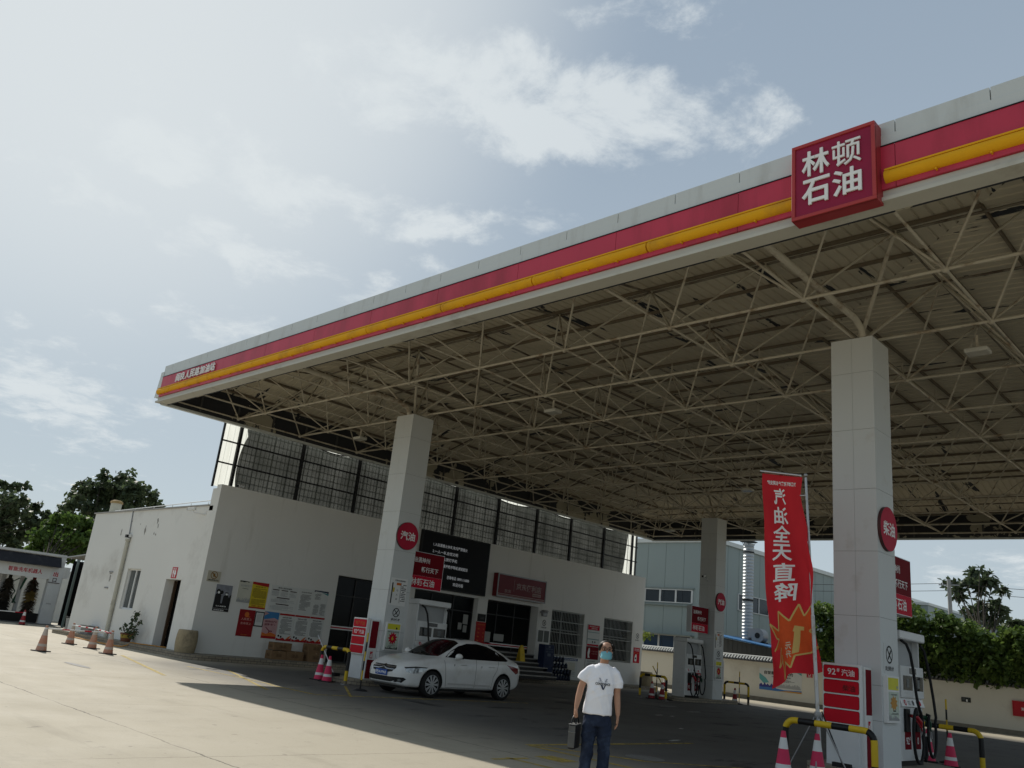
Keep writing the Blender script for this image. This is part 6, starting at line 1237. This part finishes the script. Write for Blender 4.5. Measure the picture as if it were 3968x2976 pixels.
co = cut.build('cutter', [BLACK], None, world=False)
bm = bmesh.new(); bm.from_mesh(co.data); bmesh.ops.recalc_face_normals(bm, faces=bm.faces); bm.to_mesh(co.data); bm.free()
bo = raw.modifiers.new('b', 'BOOLEAN'); bo.operation = 'DIFFERENCE'; bo.object = co; bo.solver = 'EXACT'; bo.material_mode = 'TRANSFER'
dg = bpy.context.evaluated_depsgraph_get(); dg.update(); bme = bpy.data.meshes.new_from_object(raw.evaluated_get(dg))
bpy.data.objects.remove(raw); bpy.data.objects.remove(co)
bme.name = 'body'; body = bpy.data.objects.new('body', bme); COL.objects.link(body); body.parent = car
def shell(name, poly, org, dirn, au, av, m, off=.004, cuts=3, sides=1, parent=None):
    """polygon (u,v) thrown along dirn onto the car skin"""
    out = []
    for sd in (1, -1)[:sides]:
        bm = bmesh.new(); vs = [bm.verts.new((u * CS, v * CS, 0)) for u, v in poly]; bm.faces.new(vs); bmesh.ops.triangulate(bm, faces=bm.faces[:])
        for _ in range(cuts):
            ed = [e for e in bm.edges if e.calc_length() > .07]
            if ed: bmesh.ops.subdivide_edges(bm, edges=ed, cuts=1)
            bmesh.ops.triangulate(bm, faces=[f_ for f_ in bm.faces if len(f_.verts) > 3])
        M2 = lambda p: Vector((p.x, p.y * sd, p.z)); D_ = M2(Vector(dirn)).normalized(); P = {}; bm.verts.index_update()
        for v in bm.verts:
            o = M2(Vector(org) * CS + Vector(au) * v.co.x + Vector(av) * v.co.y); h = bvh.ray_cast(o, D_)
            if h[0] is not None: P[v.index] = h[0] - D_ * off
        b = MB(); idx = {k: i for i, k in enumerate(P)}; b.v = [P[k] for k in P]
        for f_ in bm.faces:
            if all(v.index in P for v in f_.verts):
                t_ = tuple(idx[v.index] for v in f_.verts); a, c, e = [b.v[i] for i in t_[:3]]
                if (c - a).cross(e - a).dot(D_) > 0: t_ = t_[::-1]
                b.f.append(t_); b.m.append(0); b.sm.append(True)
        bm.free()
        if b.f: out.append(b.build(name, m, parent or car, world=False))
    return out
CGL = mat('car glass', (.004, .004, .005), .08, var=.1, spec=.13)
sideL = dict(org=(0, 3, 0), dirn=(0, -1, 0), au=(1, 0, 0), av=(0, 0, 1))
shell('side_window', [(.90, 1.005), (.62, 1.165), (.32, 1.30), (0, 1.385), (-.4, 1.405), (-.8, 1.36), (-1.15, 1.26), (-1.45, 1.13), (-1.56, 1.04), (-1.45, 1.015), (0, .995)], m=CGL, sides=2, **sideL)
top = dict(org=(0, 0, 3), dirn=(0, 0, -1), au=(1, 0, 0), av=(0, 1, 0))
shell('windscreen', [(1.0, -.60), (1.06, -.3), (1.08, 0), (1.06, .3), (1.0, .60), (.62, .61), (.24, .535), (.16, .3), (.14, 0), (.16, -.3), (.24, -.535), (.62, -.61)], m=CGL, **top)
shell('rear_window', [(-1.08, -.50), (-1.04, 0), (-1.08, .50), (-1.75, .54), (-1.80, 0), (-1.75, -.54)], m=CGL, **top)
shell('sunroof', [(-.55, -.36), (-.55, .36), (.0, .38), (.0, -.38)], m=CGL, **top)
frt = dict(org=(5, 0, 0), dirn=(-1, 0, 0), au=(0, 1, 0), av=(0, 0, 1))
gr = shell('grille', [(-.40, .70), (.40, .70), (.44, .64), (.36, .55), (.20, .525), (-.20, .525), (-.36, .55), (-.44, .64)], m=BLACK, off=.005, **frt)
CHR = mat('chrome', (.40, .40, .40), .22, 1.0, var=.03)
for z in (.665, .605):
    shell('grille_bar', [(-.41, z - .008), (-.41, z + .008), (-.13, z + .010), (0, z + .058), (.13, z + .010), (.41, z + .008), (.41, z - .008), (.15, z - .010), (0, z + .034), (-.15, z - .010)], m=CHR, off=.016, **frt)
shell('lower_intake', [(-.70, .40), (-.62, .31), (.62, .31), (.70, .40), (.66, .435), (.3, .425), (-.3, .425), (-.66, .435)], m=BLACK, off=.005, **frt)
shell('bumper_lip', [(-.62, .262), (.62, .262), (.66, .29), (-.66, .29)], m=mat('lip grey', (.42, .42, .41), .4), off=.006, **frt)
h45 = Vector((.70, .714, 0)).normalized(); hl = dict(org=(h45 * 5 + Vector((0, 0, 0))), dirn=-h45, au=(-.714, .70, 0), av=(0, 0, 1))
LAMP = mat('headlamp', (.30, .32, .33), .12, .6, var=.75, scale=16, coat=.6)
shell('headlight', [(-1.06, .665), (-1.03, .575), (-.86, .55), (-.62, .59), (-.50, .68), (-.54, .705), (-.8, .70)], m=LAMP, off=.005, sides=2, **hl)
shell('headlight_rim', [(-1.09, .685), (-.8, .722), (-.50, .72), (-.53, .698), (-.8, .692), (-1.06, .655)], m=BLACK, off=.008, sides=2, **hl)
b45 = Vector((-.62, .78, 0)).normalized(); tl_ = dict(org=b45 * 5, dirn=-b45, au=(-.78, -.62, 0), av=(0, 0, 1))
shell('tail_light', [(.62, .93), (.86, .90), (1.1, .86), (1.12, .74), (.98, .70), (.80, .80)], m=mat('tail red', (.16, .01, .015), .15, coat=.5), off=.005, sides=2, **tl_)
shell('fog_light', [(.58 + .04 * math.cos(k * .785), .365 + .03 * math.sin(k * .785)) for k in range(8)], m=LAMP, off=.01, **frt)
SEAM = mat('seam dark', (.10, .10, .095), .6)
def seam(pts, w=.006):
    for a, c in zip(pts[:-1], pts[1:]):
        d = Vector((c[0] - a[0], c[1] - a[1])).normalized(); nn = Vector((-d.y, d.x)) * w
        shell('door_seam', [(a[0] + nn.x, a[1] + nn.y), (a[0] - nn.x, a[1] - nn.y), (c[0] - nn.x, c[1] - nn.y), (c[0] + nn.x, c[1] + nn.y)], m=SEAM, off=.0025, cuts=3, sides=2, **sideL)
seam([(-.22, 1.0), (-.20, .7), (-.22, .26)]); seam([(.98, .93), (.92, .6), (.86, .30)]); seam([(-1.12, 1.0), (-1.05, .78), (-.92, .60), (-.88, .30)]); seam([(.86, .275), (-.9, .275)], .004)
for x in (.28, -.80):
    for sd in (1, -1):
        h = bvh.ray_cast(Vector((x * CS, 3 * sd, .845 * CS)), Vector((0, -sd, 0)))[0]; b = MB(); b.path([h + Vector((-.12, -.005 * sd, 0)), h + Vector((-.09, .03 * sd, .004)), h + Vector((.07, .03 * sd, .004)), h + Vector((.11, -.005 * sd, 0))], [.010, .016, .016, .010], 8); b.build('door_handle', CARW, car, world=False)
for x in (.62, -.42): shell('door_nick', [(x - .015, .855), (x + .012, .85), (x + .012, .80), (x - .012, .80)], m=SEAM, off=.003, sides=1, **sideL)
shell('side_moulding', [(.80, .345), (-.82, .335), (-.82, .375), (.80, .385)], m=mat('moulding', (.48, .47, .45), .35), off=.012, sides=2, **sideL)
for sd in (1, -1):
    b = MB(); b.sphere((.62 * CS, sd * 1.00 * CS, 1.045 * CS), .115, 14, 10, (.75, 1.05, .72)); b.path([(.66, sd * .90 * CS, .99 * CS), (.66, sd * .97 * CS, 1.02 * CS)], .035, 8); b.build('mirror', CARW, car, world=False)
    b = MB(); b.rect(-.09, .09, -.055, .055, (Vector((.53 * CS, sd * 1.0 * CS, 1.045 * CS)), Vector((0, -1, 0)), Vector((0, 0, 1)), Vector((-1, 0, 0)))); b.build('mirror_glass', CGL, car, world=False)
fr = frame((2.325 * CS, -.225 * CS, .445 * CS), (0, 1, 0), (0, 0, 1)); b = MB(); b.prism([(0, 0), (.45, 0), (.45, .14), (0, .14)], (fr[0] - fr[3] * .02, fr[1], fr[2], fr[3]), .02); b.mi = 1; b.text('陕A1P963', .03, .42, .025, .115, fr, .002, .015)
b.build('number_plate', [mat('plate blue', (.012, .07, .30), .35), LETW], car, world=False)
TYRE = mat('tyre', (.014, .014, .014), .8, var=.2); RIM = mat('alloy rim', (.40, .41, .42), .3, .7, var=.1)
for sx in (1.355, -1.355):
    for sd in (1, -1):
        R_ = .322 * CS; c = Vector((sx * CS, sd * .775 * CS, R_)); w_ = bpy.data.objects.new('wheel', None); COL.objects.link(w_); w_.parent = car; w_.location = c
        b = MB(); b.lathe([(R_ * .70, -.10), (R_ * .95, -.105), (R_, -.07), (R_, .07), (R_ * .95, .105), (R_ * .70, .10)], (0, 0, 0), 36, axis='y'); b.build('tyre', TYRE, w_, world=False)
        b = MB(); o = .075 * sd; b.lathe([(R_ * .72, o * 1.35), (R_ * .69, o * 1.4), (R_ * .66, o * .9)][::1], (0, 0, 0), 36, axis='y', cap=False); b.mi = 1; b.disc(0, 0, R_ * .68, (Vector((0, o * .55, 0)), Vector((1, 0, 0)), Vector((0, 0, 1)), Vector((0, 1, 0))), 0, 30); b.mi = 0
        for k in range(10):
            a = 2 * math.pi * k / 10
            for da in (-.09, .09): b.bar((R_ * .16 * math.cos(a + da * .5), o * 1.30, R_ * .16 * math.sin(a + da * .5)), (R_ * .68 * math.cos(a + da), o * 1.25, R_ * .68 * math.sin(a + da)), .026, .022, up=(0, 1, 0))
        b.lathe([(.055, o * 1.1), (.05, o * 1.5)], (0, 0, 0), 16, axis='y'); b.build('rim', [RIM, BLACK], w_, world=False)
b = MB(); b.box(-2.0 * CS, 2.0 * CS, -.6 * CS, .6 * CS, .17, .3); b.build('underbody', BLACK, car, world=False)
b = MB(); b.path([(1.03 * CS, .35 * CS, 1.03 * CS), (.86 * CS, -.25 * CS, 1.125 * CS)], .008, 5); b.path([(1.04 * CS, -.2 * CS, 1.035 * CS), (.88 * CS, -.58 * CS, 1.10 * CS)], .008, 5); b.build('wiper', BLACK, car, world=False)
# ---------------------------------------------------------------- the man
MP = Vector((-6.93, 9.10, 0)); rv = Vector((RR[0].x, RR[0].y, 0)).normalized()
man = thing('person', 'man standing in the forecourt in white T-shirt, blue jeans, glasses and pale blue face mask', 'person', MP, math.atan2(rv.y, rv.x))
def ring_loft(b, secs, n=18):
    """secs: (x, y, z, rx, ry) stacked upwards"""
    vs = []; 
    for (x, y, z, rx, ry) in secs:
        for k in range(n): t_ = 2 * math.pi * k / n; vs.append((x + rx * math.cos(t_), y + ry * math.sin(t_), z))
    fs = [(i * n + k, i * n + (k + 1) % n, (i + 1) * n + (k + 1) % n, (i + 1) * n + k) for i in range(len(secs) - 1) for k in range(n)]
    fs += [tuple(range(n - 1, -1, -1)), tuple((len(secs) - 1) * n + k for k in range(n))]
    b.add(vs, fs, True)
def remeshed(b, name, m, vox, parent, smooth=4):
    o = b.build(name + '_raw', m, None, world=False); r = o.modifiers.new('r', 'REMESH'); r.mode = 'VOXEL'; r.voxel_size = vox; r.use_smooth_shade = True
    s_ = o.modifiers.new('s', 'SMOOTH'); s_.iterations = smooth; s_.factor = .5
    dg = bpy.context.evaluated_depsgraph_get(); dg.update(); me = bpy.data.meshes.new_from_object(o.evaluated_get(dg)); bpy.data.objects.remove(o); me.name = name
    for p in me.polygons: p.use_smooth = True
    x = bpy.data.objects.new(name, me); COL.objects.link(x); x.parent = parent; return x
SKIN = mat('skin', (.42, .23, .15), .5, var=.08, scale=12)
b = MB()
HX, HY = -.015, -.02      # head centre
ring_loft(b, [(HX, HY - .035, 1.505, .028, .030), (HX, HY - .03, 1.52, .048, .060), (HX, HY - .012, 1.555, .064, .082), (HX, HY, 1.60, .074, .094), (HX, HY, 1.645, .077, .099), (HX, HY + .004, 1.685, .072, .094), (HX, HY + .008, 1.715, .056, .074), (HX, HY + .012, 1.733, .028, .038)])
b.path([(-.03, .02, 1.40), (-.025, .01, 1.48), (HX, HY + .012, 1.57)], [.062, .054, .056], 14)
b.path([(HX, HY - .10, 1.63), (HX, HY - .118, 1.605), (HX, HY - .108, 1.595)], [.010, .016, .012], 8)          # nose
b.path([(HX, HY - .092, 1.553), (HX, HY - .095, 1.548)], [.022, .022], 8)                                         # lips under the mask
for sd in (-1, 1): b.sphere((HX + sd * .079, HY + .012, 1.612), .028, 10, 8, (.35, .7, 1.1)); b.sphere((HX + sd * .032, HY - .082, 1.652), .016, 8, 6, (1.4, .7, .6))
ring_loft(b, [(-.06, .0, .86, .13, .09), (-.06, .0, 1.05, .145, .10), (-.05, .0, 1.25, .15, .10), (-.04, .01, 1.38, .15, .085), (-.035, .015, 1.43, .08, .06)])
AL = [(-.185, .02, 1.34), (-.272, .02, 1.24), (-.305, .025, 1.13), (-.325, .0, 1.03), (-.345, -.03, .93), (-.35, -.04, .895)]; AR = [(.115, .012, 1.33), (.165, .02, 1.24), (.165, .03, 1.12), (.175, .015, 1.0), (.185, -.015, .88), (.185, -.02, .85)]
rad = [.045, .046, .042, .041, .031, .027]
b.path(AL, rad, 12); b.path(AR, rad, 12)
# right hand (image left) closed round the bag handle: palm, four fingers curled, thumb
P0 = Vector((-.352, -.042, .895))
ring_loft(b, [(P0.x, P0.y, P0.z - .085, .022, .036), (P0.x, P0.y, P0.z - .05, .024, .040), (P0.x, P0.y, P0.z, .022, .030)], 12)
for k, l in enumerate((.9, 1.0, .95, .8)):
    fy = P0.y - .030 + .020 * k; b.path([(P0.x - .012, fy, P0.z - .075), (P0.x - .014, fy, P0.z - .105 * l), (P0.x + .008, fy, P0.z - .125 * l), (P0.x + .026, fy, P0.z - .108 * l), (P0.x + .022, fy, P0.z - .088)], [.0105, .010, .0098, .009, .008], 7)
b.path([(P0.x, P0.y - .030, P0.z - .02), (P0.x + .012, P0.y - .052, P0.z - .055), (P0.x + .022, P0.y - .044, P0.z - .09)], [.013, .0115, .009], 7)
# left hand (image right) hanging, slightly curled
Q0 = Vector((.185, -.022, .852))
ring_loft(b, [(Q0.x - .002, Q0.y - .006, Q0.z - .092, .014, .040), (Q0.x, Q0.y - .003, Q0.z - .05, .018, .041), (Q0.x, Q0.y, Q0.z, .020, .028)], 12)
for k, l in enumerate((.86, 1.0, .94, .74)):
    fy = Q0.y - .034 + .021 * k; b.path([(Q0.x - .002, fy, Q0.z - .085), (Q0.x - .006, fy - .003, Q0.z - .085 - .038 * l), (Q0.x - .020, fy - .004, Q0.z - .085 - .066 * l), (Q0.x - .036, fy - .004, Q0.z - .085 - .085 * l)], [.0105, .0098, .009, .0075], 7)
b.path([(Q0.x - .004, Q0.y - .030, Q0.z - .022), (Q0.x - .012, Q0.y - .056, Q0.z - .06), (Q0.x - .020, Q0.y - .060, Q0.z - .095)], [.013, .0115, .009], 7)
remeshed(b, 'body', SKIN, .0065, man, 2)
# T-shirt
SHIRT = mat('t shirt white', (.84, .84, .88), .85, var=.05, scale=5, bump=.6, bscale=7)
b = MB()
ring_loft(b, [(-.078, .0, .838, .190, .128), (-.076, .0, .90, .185, .124), (-.07, -.005, 1.0, .178, .124), (-.06, -.006, 1.12, .172, .122), (-.05, .0, 1.25, .178, .116), (-.043, .005, 1.33, .180, .106), (-.038, .01, 1.39, .168, .094), (-.034, .012, 1.435, .105, .074), (-.03, .012, 1.457, .070, .062)])
b.path([(-.14, .01, 1.385), (-.205, .02, 1.355), (-.27, .022, 1.29), (-.30, .022, 1.225)], [.062, .066, .066, .066], 14); b.path([(.07, .01, 1.38), (.128, .01, 1.345), (.165, .02, 1.26), (.172, .022, 1.175)], [.062, .066, .066, .066], 14)
for (x, z, a) in ((-.14, 1.0, .35), (-.09, .92, .2), (.0, 1.05, -.5), (-.02, .95, -.3), (-.15, 1.12, .6)): d = Vector((math.cos(a), 0, math.sin(a))) * .07; p = Vector((x, -.108, z)); b.path([p - d + Vector((0, .035, 0)), p, p + d + Vector((0, .03, 0))], [.008, .015, .008], 7)
shirt = remeshed(b, 't_shirt', SHIRT, .009, man, 3)
def crease(o, amp, f):
    me = o.data; nn = [v.normal.copy() for v in me.vertices]
    for v, n_ in zip(me.vertices, nn):
        x, y, z = v.co; w1 = math.sin(f * (z * 2.1 + x * 3.3) + 3 * math.sin(x * 9 + y * 5)) ; w2 = math.sin(f * (z * 3.7 - x * 2.2 + y * 2) + 2.2 * math.sin(z * 11)); v.co += n_ * amp * (max(0, w1) ** 2 * .8 + max(0, w2) ** 3 * .7 - .4)
crease(shirt, .007, 9)
b = MB(); b.lathe([(.070, 0), (.073, .008), (.068, .014)], (-.03, .008, 1.447), 24, cap=False); b.build('collar', SHIRT, man, world=False)
sv = BVHTree.FromPolygons([v.co.copy() for v in shirt.data.vertices], [tuple(p.vertices) for p in shirt.data.polygons])
def on_shirt(b, name, m):
    for i, p in enumerate(b.v):
        h = sv.ray_cast(Vector((p.x, -1, p.z)), Vector((0, 1, 0)))
        b.v[i] = (h[0] if h[0] is not None else Vector((p.x, -.12, p.z))) + Vector((0, -.010, 0))
    return b.build(name, m, man, world=False)
FS = (Vector((0, 0, 0)), Vector((1, 0, 0)), Vector((0, 0, 1)), Vector((0, -1, 0)))
b = MB(); b.text('CONFIDENCE', -.135, .055, 1.198, 1.228, FS, 0, .03); on_shirt(b, 'shirt_lettering', INK)
b = MB(); b.poly([(-.07, 1.20), (-.045, 1.20), (-.03, 1.16), (-.018, 1.20), (-.002, 1.20), (-.025, 1.145), (-.042, 1.145)], FS); on_shirt(b, 'shirt_emblem', NAVY)
b = MB(); b.poly([(-.095, 1.285), (-.075, 1.285), (-.060, 1.25), (-.075, 1.245)], FS); b.poly([(.0, 1.28), (.02, 1.28), (.0, 1.235), (-.015, 1.24)], FS); b.rect(-.10, .02, 1.245, 1.249, FS); b.rect(-.10, .02, 1.236, 1.239, FS); on_shirt(b, 'shirt_print', mat('print pale', (.36, .37, .42), .8))
# jeans and shoes
JEAN = mat('denim', (.014, .022, .045), .85, var=.35, scale=10, dirt=(.045, .065, .11), dscale=5, dlo=.5, dhi=.75, bump=.5, bscale=16)
b = MB()
ring_loft(b, [(-.07, .0, .70, .168, .108), (-.072, .0, .78, .175, .115), (-.072, .0, .86, .160, .108), (-.07, .0, .90, .155, .105)])
for pts in ([(-.155, .0, .80), (-.165, -.005, .62), (-.172, -.012, .45), (-.185, .0, .25), (-.20, .01, .06)], [(.015, .0, .80), (.03, -.005, .62), (.035, -.012, .45), (.035, .0, .25), (.03, .01, .06)]):
    b.path(pts, [.098, .092, .080, .076, .078], 16)
    for z in (.10, .15, .42, .48, .70): x = interp_l([(p[2], p[0]) for p in pts[::-1]], z); b.path([(x - .06, -.045, z + .015), (x, -.082, z), (x + .06, -.045, z + .02)], [.008, .016, .008], 7)
crease(remeshed(b, 'jeans', JEAN, .009, man, 3), .010, 10)
for x in (-.20, .03):
    b = MB(); b.path([(x, .06, .045), (x, -.04, .048), (x - .005, -.13, .035), (x - .005, -.165, .028)], [.042, .045, .042, .026], 10); o = b.build('shoe', mat('shoe dark', (.02, .02, .022), .5), man, world=False)
    b = MB(); b.box(x - .045, x + .042, -.17, .09, .0, .018); b.build('sole', RUBBER, o, world=False)
# hair: receding, thick at the sides and back
b = MB()
HAIR = mat('hair black', (.008, .007, .006), .6, var=.4, scale=30)
ring_loft(b, [(HX, HY + .055, 1.56, .058, .055), (HX, HY + .045, 1.62, .094, .080), (HX, HY + .035, 1.67, .099, .092), (HX, HY + .034, 1.71, .088, .082), (HX, HY + .03, 1.738, .058, .060), (HX, HY + .028, 1.75, .026, .028)])
for sd in (-1, 1): b.path([(HX + sd * .066, HY - .055, 1.70), (HX + sd * .082, HY - .030, 1.675), (HX + sd * .088, HY - .008, 1.645), (HX + sd * .086, HY + .006, 1.615)], [.015, .022, .022, .012], 8)
remeshed(b, 'hair', HAIR, .007, man, 2)
# mask and glasses
b = MB(); n = 9; vs = []
for i in range(n):
    a = -1.15 + 2.3 * i / (n - 1)
    for k in range(8):
        v = k / 7; z = 1.512 + .104 * v - .012 * abs(a) ** 2 * (1 if v > .5 else -1); r = .098 + .020 * math.sin(math.pi * v) * math.cos(a) + .016 * (v > .6) * max(0, math.cos(a * 1.6)) + (.004 if k % 2 else 0)
        vs.append((HX + math.sin(a) * .080, HY + .01 - math.cos(a) * r - .012, z))
b.add(vs, [(i * 8 + k, (i + 1) * 8 + k, (i + 1) * 8 + k + 1, i * 8 + k + 1) for i in range(n - 1) for k in range(7)], True)
mk = b.build('face_mask', mat('mask blue', (.20, .50, .60), .7, var=.06, trans=.15), man, world=False); mk.modifiers.new('t', 'SOLIDIFY').thickness = .003
b = MB()
for sd in (-1, 1):
    for z in (1.60, 1.535): b.path([(HX + sd * .074, HY - .03, z), (HX + sd * .083, HY + .01, (z + 1.61) / 2)], .0025, 5)
b.build('mask_loop', WHITE, man, world=False)
b = MB()
for sd in (-1, 1):
    c = Vector((HX + sd * .036, HY - .112, 1.640)); P = [c + Vector((x, .008 * abs(x) * 10, z)) for x, z in ((-.028, .016), (.028, .016), (.030, 0), (.022, -.017), (-.022, -.017), (-.030, 0), (-.028, .016))]; b.path(P, .003, 6)
    b.path([(HX + sd * .066, HY - .105, 1.648), (HX + sd * .082, HY - .03, 1.645), (HX + sd * .083, HY + .02, 1.632)], .003, 6)
b.path([(HX - .008, HY - .115, 1.644), (HX + .008, HY - .115, 1.644)], .003, 6); b.build('glasses', BLACK, man, world=False)
b = MB()
for sd in (-1, 1): b.sphere((HX + sd * .033, HY - .094, 1.640), .010, 8, 6, (1.3, .5, .8)); b.path([(HX + sd * .018, HY - .100, 1.664), (HX + sd * .035, HY - .103, 1.669), (HX + sd * .054, HY - .092, 1.662)], [.003, .0045, .003], 6)
b.build('brow', INK, man, world=False)
# the bag in his hand
Mw = man.matrix_basis
bag = thing('briefcase', 'grey and black soft briefcase hanging from the man\'s hand', 'bag', MP + rv * -.345 + Vector((0, 0, .41)), math.atan2(rv.y, rv.x) - .28)
b = MB(); b.mi = 0; b.box(-.046, .046, -.17, .17, 0, .285); b.build('bag_body', mat('bag black', (.012, .012, .013), .6, bump=.2), bag, world=False, bevel=.022, seg=3)
b = MB(); b.box(-.042, .042, -.174, -.165, .02, .275); b.build('bag_gusset', mat('bag grey', (.10, .10, .095), .7, var=.3, scale=20), bag, world=False, bevel=.004)
b = MB(); b.box(-.050, .050, -.174, .174, .285, .293); b.path([(-.044, -.17, .20), (0, -.18, .20), (.044, -.17, .20)], .006, 6); b.build('bag_zip', mat('zip grey', (.16, .16, .155), .5), bag, world=False)
for sx in (-.03, .03):
    b = MB(); b.path([(sx, -.09, .27), (sx * .8, -.07, .34), (sx * .3, -.03, .395), (sx * .2, .03, .395), (sx * .8, .07, .34), (sx, .09, .27)], .010, 8); b.build('handle', BLACK, bag, world=False)
